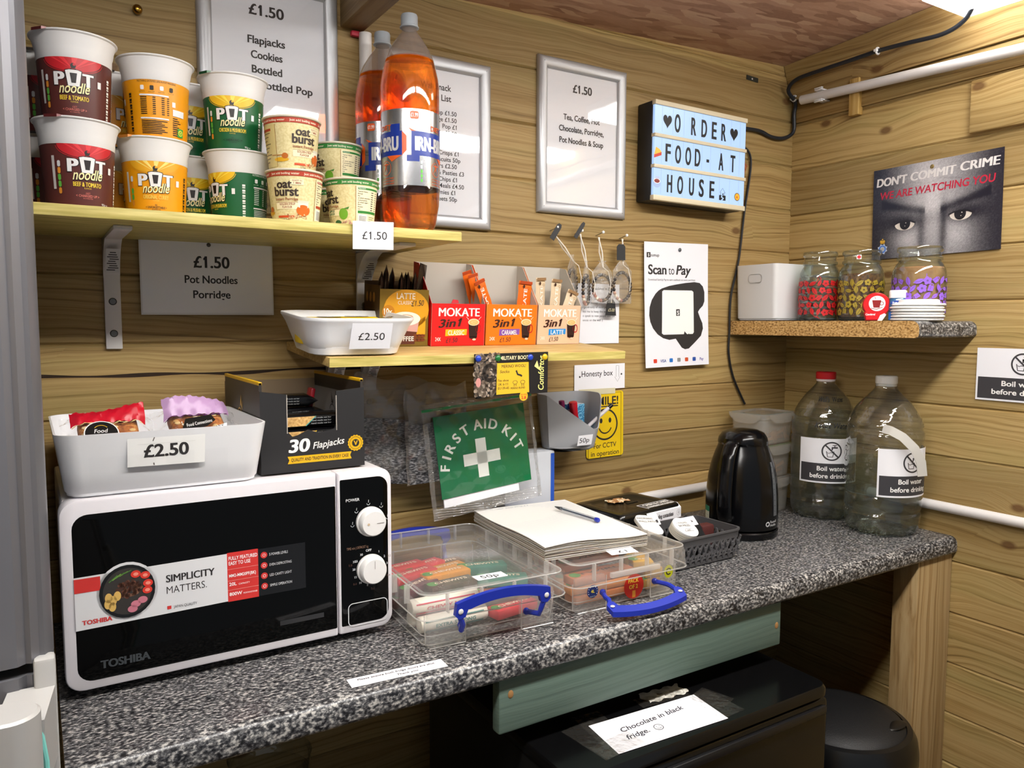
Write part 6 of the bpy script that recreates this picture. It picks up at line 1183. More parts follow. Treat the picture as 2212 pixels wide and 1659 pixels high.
# ---------------------------------------------------------------- clip boxes in the corner
FROST = clear('frosted_plastic', tint='f6f4f0', body=.28, bodycol='eeebe5', rough=.2, gloss=1.2)
def clipbox(label, z, h, rim, wd=1.0, spoons=0):
    TH = R(8); u = Vector((math.cos(TH), math.sin(TH), 0)); v = Vector((-math.sin(TH), math.cos(TH), 0)); a, b = .142 * wd, .105 * wd; N = Vector((-.240, -.138, 0)); c = N + u * a / 2 + v * b / 2
    t = thing('clip_box', label, 'food container', (c.x, c.y, z), rz=TH, group='clear clip lid boxes stacked in the corner'); mb = MB(); mb.loft([rrect(a - .022, b - .022, .018, 0), rrect(a - .016, b - .016, .020, .003), rrect(a - .008, b - .008, .022, h - .010), rrect(a - .011, b - .011, .021, h - .010), rrect(a - .020, b - .020, .018, .005)], FROST, cap0=True, cap1=True); mb.build('container', t)
    mb = MB(); RM = M(rim, .4); mb.loft([rrect(a, b, .026, h - .012), rrect(a + .002, b + .002, .027, h - .006), rrect(a, b, .026, h - .001), rrect(a - .020, b - .020, .018, h), rrect(a - .022, b - .022, .018, h - .003)], FROST, cap1=True)
    mb.loft([rrect(a - .002, b - .002, .026, h + .0004), rrect(a - .014, b - .014, .02, h + .0006)], clear('seal_%s' % rim, body=.5, bodycol=rim, gloss=1.))
    mb.build('lid', t)
    for sx, sy in ((0, -1), (-1, 0), (1, 0), (0, 1)):
        mb = MB(); l = (a if sy else b) * .40
        def fl(x, q, d): return Vector((x, sy * (b / 2 + .0022 + d), h - .002 - q)) if sy else Vector((sx * (a / 2 + .0022 + d), x, h - .002 - q))
        mb.prism([(-l, -.001), (l, -.001), (l * .95, .008), (l * .65, .019), (l * .4, .0215), (-l * .4, .0215), (-l * .65, .019), (-l * .95, .008)], .0018, FROST, fl); mb.build('clip', t)
    for k in range(spoons):
        r2 = random.Random(k + 3); mb = MB(); WS = M('b98a58', .6); x, y = -.03 + .018 * k, -.030 + .012 * (k % 2); l = .045
        f = lambda px, py, d: Vector((x, y - d, .012 + .006 * (k % 3))) + Vector((px * math.cos(.3 * k), -.01 * k / 4 + py * .2, px * .22 * math.sin(k) + py))
        pts = [(l * .1, -.003), (l, -.004), (l, .004), (l * .1, .003)] + [(-.012 + .014 * math.cos(R(q)), .011 * math.sin(R(q))) for q in range(30, 331, 30)]
        mb.prism(pts, .0018, WS, f); tag(mb.build('wooden_spoon', loc=(c.x, c.y, z), rz=TH), 'pale wooden spoon inside a clear clip lid box', 'spoon', 'wooden spoons in the clip boxes')
clipbox('clear clip lid box at the bottom of the corner stack', .0006, .090, 'c8ccc4', .99); clipbox('clear clip lid box with a green seal, middle of the corner stack', .0915, .083, '9cc888', 1.0, 4); clipbox('clear clip lid box with a pale blue seal on top of the corner stack', .1755, .078, '8cc4d4', 1.06, 6)
# ---------------------------------------------------------------- water jugs
WATER = liquid('water', 'f4f9f5', .72)
JP = [(.060, .002), (.072, .003), (.079, .018), (.081, .045), (.0785, .052), (.0815, .060), (.0815, .085), (.0795, .091), (.0815, .097), (.0815, .195), (.0790, .203), (.0815, .211), (.0815, .232), (.0775, .240), (.080, .247), (.074, .264), (.060, .288), (.044, .308), (.030, .322), (.0235, .330), (.0225, .340)]
def ripple(ph):
    def f(a, z):
        k = 1 + .010 * math.sin(5 * a + ph + z * 40) * math.sin(z * 55 + ph) ** 2 + .012 * math.sin(3 * a - ph + z * 21) * math.sin(z * 23)
        return k * (1 - (.10 * (0.5 + .5 * math.cos(10 * a)) * max(0, 1 - z / .03) if z < .03 else 0))
    return f
def jug(label, x, y, r, ph, level, capc, ringc, face, face_hand, writing=None, handle=False):
    t = thing('water_jug', label, 'water jug', (x, y, .0006), group='large clear water jugs on the worktop'); k = r / .0815; mb = MB(); prof = []
    for (r0, z0), (r1, z1) in zip(JP[:-1], JP[1:]): prof += [((r0 + (r1 - r0) * q / 3) * k, z0 + (z1 - z0) * q / 3) for q in range(3)]
    prof.append((JP[-1][0] * k, JP[-1][1])); mod = ripple(ph); mb.lathe(prof, PETCLEAR, 72, mod=mod, cap1=False); mb.build('jug_shell', t, ang=70)
    mb = MB(); lv = [(q - .0018, z + .001) for q, z in prof if z < level]; mb.lathe(lv, WATER, 72, mod=mod); mb.build('water', t, ang=70)
    mb = MB(); mb.lathe([(.0215, .334), (.0225, .336), (.0225, .3395)], M(ringc, .4), 40, cap1=False); mb.lathe([(.0228, .340), (.0232, .341), (.0232, .355), (.0215, .3575), (.001, .358)], M(capc, .35), 48, mod=lambda a, z: 1 + .012 * math.cos(a * 48) * (z < .356)); mb.build('cap', t)
    mb = MB(); s = Sheet(); c = CMap([(r + .0022, .0), (r + .0022, .30)], R(face), r); s2 = Sheet(); W_, H_ = .148, .108; boil(s2, W_, H_); s.rect(-W_ / 2, -H_ / 2, W_ / 2, H_ / 2, PAPER, 0); s.it += s2.it; s.it = [([(u, v + .147) for u, v in V], F, m, L) for V, F, m, L in s.it]; s.emit(mb, c, step=.004); mb.build('label', t)
    if writing:
        mb = MB(); s = Sheet(); c = CMap([(q + .0015, z) for q, z in prof], R(face), r); MK = M('16161a', .5); s.txt("Wall's  Water", .0, .288, .011, MK, w=.085, shear=.25, bold=.015); s.txt('c2 .', -.010, .268, .009, MK, shear=.25); s.emit(mb, c, step=.003); mb.build('marker_lettering', t); mb = MB(); s = Sheet(); s.txt('Kettle Water', .0, .2265, .0125, MK, w=.080, shear=.3, rot=-.02, bold=.012)
        s.emit(mb, c, step=.003); mb.build('marker_lettering', t)
    if handle:
        a = R(face_hand); mb = MB(); ax = Vector((math.sin(a), -math.cos(a), 0)); sd = Vector((math.cos(a), math.sin(a), 0)); P = [ax * (r - .002) + sd * (-.020) + Vector((0, 0, .246)), ax * (r + .008) + sd * -.006 + Vector((0, 0, .243)), ax * (r + .016) + sd * .016 + Vector((0, 0, .231)), ax * (r + .018) + sd * .040 + Vector((0, 0, .207)), ax * (r + .014) + sd * .055 + Vector((0, 0, .178)), ax * (r + .010) + sd * .060 + Vector((0, 0, .146))]
        HM = M('c9c6bf', .35); Q = []
        for i in range(len(P) - 1):
            for j in range(5): Q.append(P[i].lerp(P[i + 1], j / 5))
        Q.append(P[-1]); L = []
        for i, p in enumerate(Q):
            tg = (Q[min(i + 1, len(Q) - 1)] - Q[max(i - 1, 0)]).normalized(); b = tg.cross(ax).normalized(); n_ = b.cross(tg); L.append([p + b * sx * .0095 + n_ * sz * .0016 for sx, sz in ((-1, -1), (1, -1), (1, 1), (-1, 1))])
        mb.loft(L, HM, cap0=True, cap1=True); mb.build('handle', t, ang=60)
fA, fB = math.degrees(math.atan2(-(-.083 + 1.749), (-.19 + 1.399))), math.degrees(math.atan2(-(-.093 + 1.749), (-.36 + 1.399)))
jug('large water jug with a red cap and kettle water scrawled on its shoulder', -.0815, -.187, .0765, .4, .262, 'c01420', 'e8d8d8', fA + 14, 0, True); jug('large water jug with a white cap and loose strap handle, nearest the worktop end', -.0895, -.352, .0825, 2.1, .190, 'd4d2ce', 'd4d2ce', fB + 44, fB + 12, None, True)
sheet('counter_note', 'thin white paper strip about fridge doors stuck on the worktop', 'note', (-1.341, -.4485, .0004), (1, -.062, 0), (.062, 1, 0), .137, .026, lambda s: (s.txt('Please ensure both fridge doors are shut.', .0, .0025, .0048, INK, w=.112, bold=.01, shear=.15), s.txt('Thank you.', .012, -.0075, .0048, INK, w=.032, bold=.01, shear=.15)), th=.0003)
# ================================================================ bags hanging between shelf and worktop
def firstaid():
    t = thing('first_aid_bag', 'clear zip bag with a green first aid kit card hanging under the lower shelf', 'first aid kit', (-1.003, -.092, .223), ry=R(-5), rx=R(-4)); w, h = .246, .222
    mb = MB(); BAG = clear('zip_bag', body=.012, bodycol='e8e6e2', gloss=1.0, rough=.04, bump=.25, bscale=16.)
    def f(u, v, sg): return Vector(((u - .5) * w, -sg * (.011 * math.sin(math.pi * u) ** .6 * math.sin(math.pi * v) ** .6 + .0012 * math.sin(u * 31 + v * 17) + .001 * math.sin(v * 41 - u * 12)), (v - .5) * h))
    for sg in (1, -1): mb.grid(lambda u, v: f(u, v, sg), 40, 34, BAG)
    mb.grid(lambda u, v: Vector(((u - .5) * w, -.0030 - .001 * math.sin(u * 40), h / 2 - .012 + (v - .5) * .005)), 20, 1, M('1c8a4c', .4)); SEAM = clear('bag_seam', body=.30, bodycol='e4e2de', gloss=1.6, rough=.1, bump=.8, bscale=70.)
    for (u0, u1, v0, v1) in ((0, .035, 0, 1), (.965, 1, 0, 1), (0, 1, 0, .10), (0, 1, .93, 1)): mb.grid(lambda u, v: f(u0 + (u1 - u0) * u, v0 + (v1 - v0) * v, 1) + Vector((0, -.0012 - .0012 * math.sin(u * 37 + v * 29), 0)), 24, 24, SEAM)
    mb.build('zip_bag', t, recalc=False)
    mb = MB(); GN = M('06643a', .3); g = pmap((0, -.0035, 0)); cw, ch = .203, .158; oy = .006
    mb.prism([(-cw / 2, -ch / 2 + oy), (cw / 2, -ch / 2 + oy), (cw / 2, ch / 2 + oy), (-cw / 2, ch / 2 + oy)], -.002, GN, g); mb.prism([(-cw / 2 + .004, -ch / 2 - .012), (cw / 2 - .03, -ch / 2 - .010), (cw / 2 - .03, 0), (-cw / 2 + .004, 0)], -.003, PAPER, pmap((0, -.0012, 0))); s = Sheet(); LT = M('d4d6d0', .4)
    s.rect(-.006 - .0115, -.046, -.006 + .0115, .030, LT, 1); s.rect(-.006 - .041, -.0195, -.006 + .041, .0035, LT, 1)
    rad = .078
    for q, a in zip('FIRST', (-80, -67, -54, -39, -24)): s.txt(q, -.002 + rad * math.sin(R(a)), -.030 + rad * math.cos(R(a)), .019, LT, rot=R(-a), bold=.03)
    for q, a in zip('AID', (-4, 7, 19)): s.txt(q, -.002 + rad * math.sin(R(a)), -.030 + rad * math.cos(R(a)), .019, LT, rot=R(-a), bold=.03)
    for q, a in zip('KIT', (42, 55, 68)): s.txt(q, -.002 + rad * math.sin(R(a)), -.030 + rad * math.cos(R(a)), .019, LT, rot=R(-a), bold=.03)
    s.emit(mb, g); mb.build('first_aid_card', t)
    mb = MB(); mb.box(-.004, .024, -.006, .004, h / 2 - .004, h / 2 + .010, BLACK, .002); mb.tube([(.0, -.001, h / 2 + .009), (-.004, -.001, h / 2 + .020), (.006, -.001, h / 2 + .026), (.016, -.001, h / 2 + .020), (.020, -.001, h / 2 + .009)], .0012, STEEL, 6); mb.build('binder_clip', t)
firstaid()
def sockbag(label, x, y, z, w, h, ry, sd, dark):
    t = thing('sock_packet', label, 'sock packet', (x, y, z), ry=ry, group='grey wool socks in clear bags behind the first aid kit'); mb = MB(); BG = clear('sock_bag', body=.22, bodycol='b8b0a6', gloss=1.8, rough=.08, bump=.5, bscale=22.)
    def f(u, v, sg): return Vector(((u - .5) * w, -sg * (.016 * math.sin(math.pi * u) ** .6 * math.sin(math.pi * v) ** .5) + .003 * math.sin(u * 17 + sd) * math.sin(v * 21), (v - .5) * h + .006 * math.sin(u * 9 + sd) * v))
    for sg in (1, -1): mb.grid(lambda u, v: f(u, v, sg), 30, 30, BG)
    mb.grid(lambda u, v: f(.04 + .92 * u, .64 + .36 * v, 1) + Vector((0, -.0012, 0)), 20, 10, clear('sock_header_%d' % sd, body=.34, bodycol='cfcac2', gloss=1.4, rough=.12, bump=.6, bscale=30.)); mb.build('bag', t, recalc=False); k = NT('sock_knit_%d' % sd); tc = k.n('ShaderNodeTexCoord'); mp = k.n('ShaderNodeMapping', Vector=tc.outputs['Object']); mp.inputs['Scale'].default_value = (160, 40, 420)
    no = k.n('ShaderNodeTexNoise', Vector=mp.outputs[0], Scale=1.0, Detail=3.0); k.link(k.ramp(no.outputs[0], [(.36, '1a1a1e'), (.50, '55565a'), (.64, 'a4a4a6')]), k.b.inputs['Base Color']); k.b.inputs['Roughness'].default_value = .95
    mb = MB(); L = []
    for j in range(13):
        v = j / 12; zz = -h * .49 + v * h * .60; L.append([Vector((w * .46 * (1 if abs(math.cos(a)) > .99 else 1) * math.copysign(abs(math.cos(a)) ** .5, math.cos(a)), .011 * math.sin(a) * (.4 + .6 * math.sin(math.pi * min(1, max(.05, v)))), zz)) for a in [2 * math.pi * i / 28 for i in range(28)]])
    mb.loft(L, k.m, cap0=True, cap1=True); mb.build('socks', t)
    return t
sockbag('pair of grey wool socks in a clear bag under the bracket, left one', -1.180, -.034, .272, .150, .205, R(6), 1, True); sockbag('pair of grey wool socks in a clear bag half behind the first aid kit', -1.088, -.060, .264, .135, .190, R(-2), 4, True)
t = thing('white_carton', 'white and blue carton standing behind the first aid kit and note pad', 'carton', (-.872, -.034, .0006)); mb = MB(); mb.box(-.062, .062, -.026, .026, 0, .205, M('c8ccd4', .5), .002); s = Sheet(); BL = M('2a56b8', .4); s.rect(.052, .003, .061, .20, BL); s.ring(.006, .090, .0105, .0135, BL, 1, 20, a0=190, a1=350); s.emit(mb, pmap((0, -.0262, 0))); mb.build('carton_body', t)
# ---------------------------------------------------------------- grey honesty bin with pens
def hbin():
    t = thing('honesty_bin', 'grey plastic bin with a 50p label fixed to the back wall', 'bin', (-.762, -.0012, .203)); GP = M('9c9da0', .5); mb = MB(); TH = .0022
    # outline in plan follows back, left, front, right; wall height varies round it
    def loop(s_, inset, frac):
        w0, d0 = .122 - 2 * inset, .094 - 2 * inset; raw = rrect(w0, d0, .028 - inset * .5, 0, 8, 0, -.047); pts = []; out = []
        for q0, q1 in zip(raw, raw[1:] + raw[:1]):
            m_ = 14 if (q1 - q0).length > .03 else 1; pts += [q0.lerp(q1, j / m_) for j in range(m_)]
        for p in pts:
            q = -p.y / .094; k = 1 / (1 + math.exp(-(q - .74) / .045)); top = .122 * (1 - k) + .047 * k; z = frac if frac <= .008 else .008 + (top - .008) * (frac - .008)
            g = (.104 + .036 * z / .122) / .122; gd = (.080 + .028 * z / .122) / .094; out.append(Vector((p.x * g, (p.y + .0005) * gd - .0005, z)))
        return out
    outer = [loop(0, .008, 0), loop(0, .001, .004)] + [loop(0, 0, .0081 + j / 10) for j in range(11)]
    inner = [loop(0, TH, .0081 + j / 10) for j in range(10, -1, -1)]
    mb.loft(outer + inner, GP, cap0=True, cap1=True); mb.build('bin_body', t, ang=60)
    mb = MB(); f = pmap((.010, -.0885, .0245), (1, -.0, .02), (-.02, -.23, 1)); mb.prism([(-.0195, -.0115), (.0185, -.0115), (.0195, .0115), (-.0185, .0115)], .0005, PAPER, f); s = Sheet(); s.txt('50p', -.002, -.005, .0105, INK, w=.026, bold=-.004); s.emit(mb, lambda x, y, h: f(x, y, h + .0006)); mb.build('price_label', t)
hbin()
BLUEB = NT('blue_pattern'); tc = BLUEB.n('ShaderNodeTexCoord'); vo = BLUEB.n('ShaderNodeTexVoronoi', {'feature': 'F1'}, Vector=tc.outputs['Object'], Scale=58.0); sn = BLUEB.math('SINE', BLUEB.math('MULTIPLY', vo.outputs['Distance'], 26.0)); BLUEB.link(BLUEB.ramp(sn, [(.35, '2f7fae'), (.6, '86c4de')]), BLUEB.b.inputs['Base Color']); BLUEB.b.inputs['Roughness'].default_value = .45
for x, y, w, z, q in ((-.741, -.030, .046, .094, 'light blue patterned card box standing in the grey bin, right one'), (-.790, -.028, .036, .092, 'light blue patterned card box standing in the grey bin, left one')):
    mb = MB(); mb.box(-w / 2, w / 2, -.014, .014, 0, z, BLUEB.m, .001); mb.box(-w / 2 + .001, w / 2 - .001, -.013, .013, z, z + .0006, M('c8ccd0', .6)); tag(mb.build('patterned_box', loc=(x, y, .2055), rz=.15), q, 'box')
def pen(label, x, y, z, ln, rx, ry, body, end, r=.0042):
    t = thing('pen', label, 'pen', (x, y, z), rx=rx, ry=ry, group='pens in the grey honesty bin'); mb = MB(); mb.lathe([(.001, -ln / 2), (r, -ln / 2 + .012), (r, ln / 2 - .010), (r * .98, ln / 2 - .008)], M(body, .3), 14); mb.build('barrel', t); mb = MB(); mb.lathe([(r * 1.06, ln / 2 - .012), (r * 1.06, ln / 2 - .001), (r * .7, ln / 2), (.0005, ln / 2)], M(end, .3), 14); mb.build('end_cap', t)
pen('blue ended clear pen standing in the grey bin', -.764, -.050, 0.2600, .088, R(4), R(-4), 'b8c0d0', '2a4ab8'); pen('purple pen leaning left in the grey bin', -.779, -.048, 0.2660, .092, R(4), R(-10), '6a1c4a', '7a1c50', .006)
pen('thick red pen leaning left in the grey bin', -.757, -.060, 0.2640, .092, R(6), R(-12), 'c8142a', 'c8142a', .0085); pen('white pen with a black end poking out to the right of the grey bin', -.716, -.062, 0.2565, .135, R(8), R(52), 'd8d4d8', '101012')
# ================================================================ corner shelf
SZ = .4834
t = thing('white_bin', 'white plastic storage bin with a hand hole at the back of the corner shelf', 'storage bin', (-.147, -.073, SZ)); mb = MB(); PW = M('d4d3d2', .4, sss=0); tray(mb, .130, .122, .138, .128, .1385, .0022, .010, .012, PW, .0); mb.build('bin_body', t)
mb = MB(); s = Sheet(); pts = [(v.x, v.y + .104) for v in rrect(.042, .021, .0095, 0, 6)]; s.line(pts + [pts[0]], .0016, M('c2c1c0', .5)); s.poly(pts, M('cdcccb', .4)); s.emit(mb, pmap((-.0690, 0, 0), (0, -1, 0))); mb.build('hand_hole', t)
mb = MB(); s = Sheet(); s.txt('MILK', .045, .098, .016, M('2a2a2c', .5), w=.05, bold=-.004, shear=.1); s.emit(mb, pmap((0, -.0646, 0))); mb.build('marker_lettering', t)
t.rotation_euler.z = 0
JR = [(.040, 0), (.046, .002), (.0495, .008), (.0500, .016), (.0500, .098), (.0485, .108), (.0435, .119), (.0395, .124), (.0390, .129)]
def jar(label, x, y, r, h, pc, dark, fill, seed, face):
    t = thing('storage_jar', label, 'jar', (x, y, SZ), group='patterned glass jars on the corner shelf'); k, kz = r / .050, h / .158; mb = MB()
    prof = [(a * k, z * kz) for a, z in JR]; mb.lathe(prof + [((a - .003) * k, z * kz) for a, z in JR[:0:-1]] + [(.030 * k, .004)], GLASS, 56); mb.build('jar_glass', t)
    mb = MB(); mb.lathe([(.0400 * k, .1255 * kz), (.0425 * k, .127 * kz), (.0425 * k, .133 * kz), (.0395 * k, .135 * kz), (.0385 * k, .144 * kz), (.0420 * k, .147 * kz), (.0430 * k, .151 * kz), (.0415 * k, .156 * kz), (.030 * k, .158 * kz), (.001, .158 * kz)], GLASS, 56); mb.build('glass_lid', t)
    if fill: fill(t, k, kz)
    mb = MB(); s = Sheet(); P_ = M(pc, .45); D_ = M(dark, .45); c = CMap([(.0506 * k, .0), (.0506 * k, .2)], R(face), .05 * k); r2 = random.Random(seed); cells = []
    for row in range(5):
        for col in range(19): cells.append((-.150 * k + .0165 * k * col + (.008 * k if row % 2 else 0) + .003 * (r2.random() - .5), .020 * kz + .0158 * kz * row + .003 * (r2.random() - .5)))
    for n, (u, v) in enumerate(cells):
        a = r2.random() * 6.28; q = .0084 + .0028 * r2.random(); kind = n % 4; ca, sa = math.cos(a), math.sin(a)
        def T(px, py): return (u + px * ca - py * sa, v + px * sa + py * ca)
        if kind < 2:
            leaf = [T(-q, 0), T(-q * .5, q * .38), T(0, q * .5), T(q * .55, q * .36), T(q, 0), T(q * .5, -q * .30), T(0, -q * .42), T(-q * .5, -q * .32)]
            s.poly(leaf, P_, 1); s.line([T(-q * .9, 0), T(-q * .2, q * .12), T(q * .85, 0)], .0008, D_, 2); s.line([T(-q, 0), T(-q * 1.5, -q * .3), T(-q * 1.7, -q * .9)], .0013, P_, 1)
        elif kind == 2:
            for j in range(5): b = a + j * 1.2566; s.circ(u + q * .5 * math.cos(b), v + q * .5 * math.sin(b), q * .36, P_, 1, n=10)
            s.circ(u, v, q * .22, D_, 2, n=8)
        else: s.poly([T(-q * .6, q * .5), T(q * .6, q * .5), T(q * .45, -q * .5), T(-q * .45, -q * .5)], P_, 1); s.ring(*T(q * .65, 0), q * .18, q * .32, P_, 1, 10); s.line([T(-q * .4, q * .1), T(q * .4, q * .1)], .0008, D_, 2)
    s.emit(mb, c, step=.004, lift=.0002); mb.build('printed_pattern', t); return t
def powder(cols, lvl, sc, name, rough=.9):
    def f(t, k, kz):
        mb = MB(); m = noise_mat(name, [(.35, cols[0]), (.65, cols[1])], (1, 1, 1), sc, rough, 3, .5); mb.lathe([(.036 * k, .005), (.0455 * k, .009), (.0465 * k, .02), (.0465 * k, min(lvl, .096) * kz), (.0440 * k, lvl * kz), (.02 * k, lvl * kz + .002), (.001, lvl * kz + .003)], m, 40, cap1=True); tag(mb.build('contents', t), kind='stuff')
    return f
def sachets(t, k, kz):
    r2 = random.Random(8); m = M('d8d8da', .35)
    for n in range(9):
        mb = MB(); z = .006 + .0125 * n; a = r2.random() * 6; ca, sa = math.cos(a), math.sin(a); tl = .5 * (r2.random() - .5)
        mb.grid(lambda u, v: Vector((ca * (u - .5) * .072 - sa * (v - .5) * .052, sa * (u - .5) * .072 + ca * (v - .5) * .052, z + .003 * math.sin(u * 9 + n) * math.sin(v * 7) + tl * .02 * (u - .5))), 8, 8, m); mb.build('sachet', t, recalc=False)
jar('glass jar with red leaf pattern holding white sachets, left of the three', -.1225, -.190, .0468, .166, 'c81c20', '6a1014', sachets, 11, round(cf(-.12, -.19)))
jar('glass jar with gold leaf pattern holding coffee granules, middle of the three', -.0975, -.2835, .0498, .164, 'a8902c', '4a3a14', powder(('4a2c14', '86582c'), .104, 150., 'coffee_granules'), 12, round(cf(-.09, -.28)))
jar('glass jar with lilac leaf pattern holding brown powder, right of the three', -.1135, -.432, .0530, .160, '8a5cd0', '6a4a8a', powder(('a07048', 'b98a60'), .113, 40., 'cocoa_powder'), 13, round(cf(-.11, -.43)))
# sweetener dispenser, hand wash, lids
t = thing('sweetener_dispenser', 'red teardrop sweetener dispenser with a cup picture in front of the jars', 'dispenser', (-.190, -.3835, SZ), rz=R(cf(-.19, -.38) + 8)); mb = MB(); RD = M('d0141c', .35); pts = []
for k in range(30): a = R(-40 + 260 * k / 29); pts.append((.0005 + .0275 * math.cos(a), .034 + .0265 * math.sin(a)))
pts += [(-.024, .018), (-.0205, .0), (.004, .0), (.016, .004)]
L = []
for d_, q in ((-.009, .93), (-.0075, .985), (-.004, 1), (.004, 1), (.0075, .985), (.009, .93)): L.append([Vector((x * q, d_, .0305 + (z - .0305) * q + (0 if z > .004 else (.0305 - .0305) ))) for x, z in pts])
for lp in L:
    for v in lp: v.z = max(v.z, 0)
mb.loft(L, RD, cap0=True, cap1=True); mb.build('dispenser_body', t)
mb = MB(); mb.prism([(.003, .0), (.012, .0), (.020, .013), (.016, .016), (.008, .012)], .0165, WHITE, lambda x, y, d: Vector((x, -.0098 + d, y))); mb.build('white_tip', t)
mb = MB(); s = Sheet(); W_ = M('f0e8e6', .4); s.circ(.001, .037, .0165, W_, 1); s.poly([(-.009, .044), (.009, .044), (.006, .028), (-.006, .028)], M('8a1418', .4), 2); s.ring(.010, .037, .003, .0042, M('8a1418', .4), 2, 14); s.line([(-.011, .027), (.0, .0245), (.012, .029)], .0012, M('8a1418', .4), 2); s.line([(-.002, .046), (-.004, .051)], .0008, M('8a1418', .4), 2); s.txt('Canderel', -.012, .0115, .0042, WHITE, w=.019, shear=.1, bold=.02); s.emit(mb, pmap((0, -.0094, 0))); mb.build('cup_badge', t)
t = thing('hand_gel', 'small blue and white flip top gel bottle between the dispenser and the lids', 'gel bottle', (-.168, -.420, SZ), rz=R(cf(-.17, -.42))); mb = MB(); B_ = [(.016, .008), (.0175, .012), (.018, .047)]
mb.loft([rrect(.032, .018, .008, 0), rrect(.035, .021, .009, .003), rrect(.036, .022, .010, .030), rrect(.034, .020, .009, .046), rrect(.030, .018, .008, .0485)], clear('blue_gel', tint='4a90d0', body=.72, bodycol='5a9cd6', gloss=1.4), cap0=True, cap1=True); mb.build('gel_body', t)
mb = MB(); mb.loft([rrect(.035, .021, .009, .0485), rrect(.035, .021, .009, .0625), rrect(.032, .018, .008, .065)], WHITE, cap0=True, cap1=True); mb.build('flip_cap', t)
mb = MB(); s = Sheet(); s.circ(0, .038, .0145, M('1c3c90', .4), 1, ry=.005); s.txt('hand', 0, .0365, .004, WHITE, w=.020, bold=.02, L=2); s.txt('easy gel', 0, .0245, .0045, M('d8ecf8', .4), w=.020); s.rect(-.017, .0015, .017, .018, M('1c5cae', .3), 1); s.emit(mb, pmap((0, -.0114, 0))); mb.build('gel_label', t)
for k in range(6):
    mb = MB(); PWH = M('eeecea', .4); z = SZ + .0062 * k + .0002 * (k > 0); ox, oy = (.0015 * math.sin(k * 4), .0015 * math.cos(k * 3)); top = k == 5; r_ = .0515
    mb.lathe([(r_ - .004, .0), (r_, .0008), (r_ + .0012, .0026), (r_, .0044), (r_ - .003, .0056), (r_ - .012, .0058), (r_ - .013, .0046 if not top else .0105), (.001, .0046 if not top else .0108)] if not top else [(r_ - .004, 0), (r_, .0008), (r_ + .0012, .0026), (r_ - .001, .0048), (r_ - .0105, .0056), (r_ - .0115, .0125), (r_ - .014, .0135), (.001, .0135)], PWH, 56, cap0=True)
    o = mb.build('cup_lid', loc=(-.146 + ox, -.4415 - .0085 + oy, z)); tag(o, ('white plastic cup lid in the stack at the shelf end', 'topmost white cup lid of the stack, with raised centre')[top], 'cup lid', None if top else 'stacked white cup lids on the corner shelf')
mb = MB(); s = Sheet(); s.circ(0, 0, .004, RED); mb.box(-.005, .005, -.0006, 0, -.005, .005, WHITE); s.emit(mb, pmap((0, -.0008, 0))); tag(mb.build('tiny_sticker', loc=(-.137, -.303, SZ + .145), rz=R(cf(-.09, -.28))), 'tiny white sticker with a red dot on the lid of the gold patterned jar', 'sticker')
# ================================================================ fridges and bin
t = thing('tall_fridge', 'tall silver grey fridge freezer at the left edge', 'fridge', (-2.04, -.36, FLOOR_Z)); SIL = M('68686d', .36, .35); SIDE = M('77787c', .5)
MB().box(-.293, .293, -.22, .20, .02, 1.95, SIDE, .006).build('fridge_body', t)
SEAL = M('c9cac8', .4, .2)
for z0, z1, nm in ((.03, 1.078, 'lower'), (1.088, 1.95, 'upper')):
    mb = MB(); loops = []
    for z in (z0, z1):
        pts = [(-.297, -.228), (-.297, -.275), (-.29, -.283)] + [(.255, -.285), (.270, -.284), (.276, -.279), (.280, -.281), (.286, -.276), (.290, -.277), (.2955, -.268), (.297, -.255), (.297, -.228)]; loops.append([Vector((x, y, z)) for x, y in pts])
    mb.loft(loops, SIL, cap0=True, cap1=True); mb.build(nm + '_door', t, ang=25)
mb = MB(); mb.box(-.29, .296, -.226, -.22, .03, 1.95, SEAL); mb.build('door_seal', t)
mb = MB(); HG = M('a3a2a0', .4, .1); hx, hy, hz = .2615, -.352, 1.080
mb.lathe([(.0205, -.50), (.0205, -.002), (.0185, 0)], HG, 32, (hx, hy, hz), mod=lambda a, z: 1 + .18 * abs(math.sin(a)), cap1=True); mb.loft([[Vector((hx - .01, hy + .012, hz - .075)), Vector((hx + .026, hy + .014, hz - .075)), Vector((.297, -.283, hz - .075)), Vector((.262, -.283, hz - .075))], [Vector((hx - .01, hy + .012, hz - .018)), Vector((hx + .026, hy + .014, hz - .018)), Vector((.297, -.283, hz - .012)), Vector((.262, -.283, hz - .012))]], HG, cap0=True, cap1=True)
mb.box(.281, .2975, -.288, -.27, hz - .5, hz + .012, HG, .003); mb.build('handle', t)
mb = MB(); q = [(hx + .006, hy + .028, hz - .016), (hx + .022, hy + .018, hz - .018), (hx + .026, hy + .010, hz - .05), (hx + .028, hy + .014, hz - .2), (hx + .030, hy + .018, hz - .45)]; mb.tube(q, .0022, M('6fb8b0', .5), 8); tag(mb.build('elastic_band', loc=(-2.04, -.36, FLOOR_Z)), 'pale turquoise elastic band looped round the tall fridge handle', 'band')
t = thing('small_fridge', 'low black fridge under the worktop with a handwritten note on top', 'fridge', (-.851, -.325, FLOOR_Z), rz=R(0)); KB = M('0a0a0b', .18); MB().box(-.283, .283, -.185, .215, .02, .722, M('0c0c0d', .4), .004).build('cabinet', t)
mb = MB(); L = [rrect(.570, .430, .022, z, 5, 0, -.033) if 0 else rrect(.568, .430, .024, z, 5, 0, -.033) for z in (.722, .734, .739)]; L[2] = rrect(.560, .422, .022, .740, 5, 0, -.033); mb.loft(L, KB, cap0=True, cap1=True); mb.build('top_panel', t)
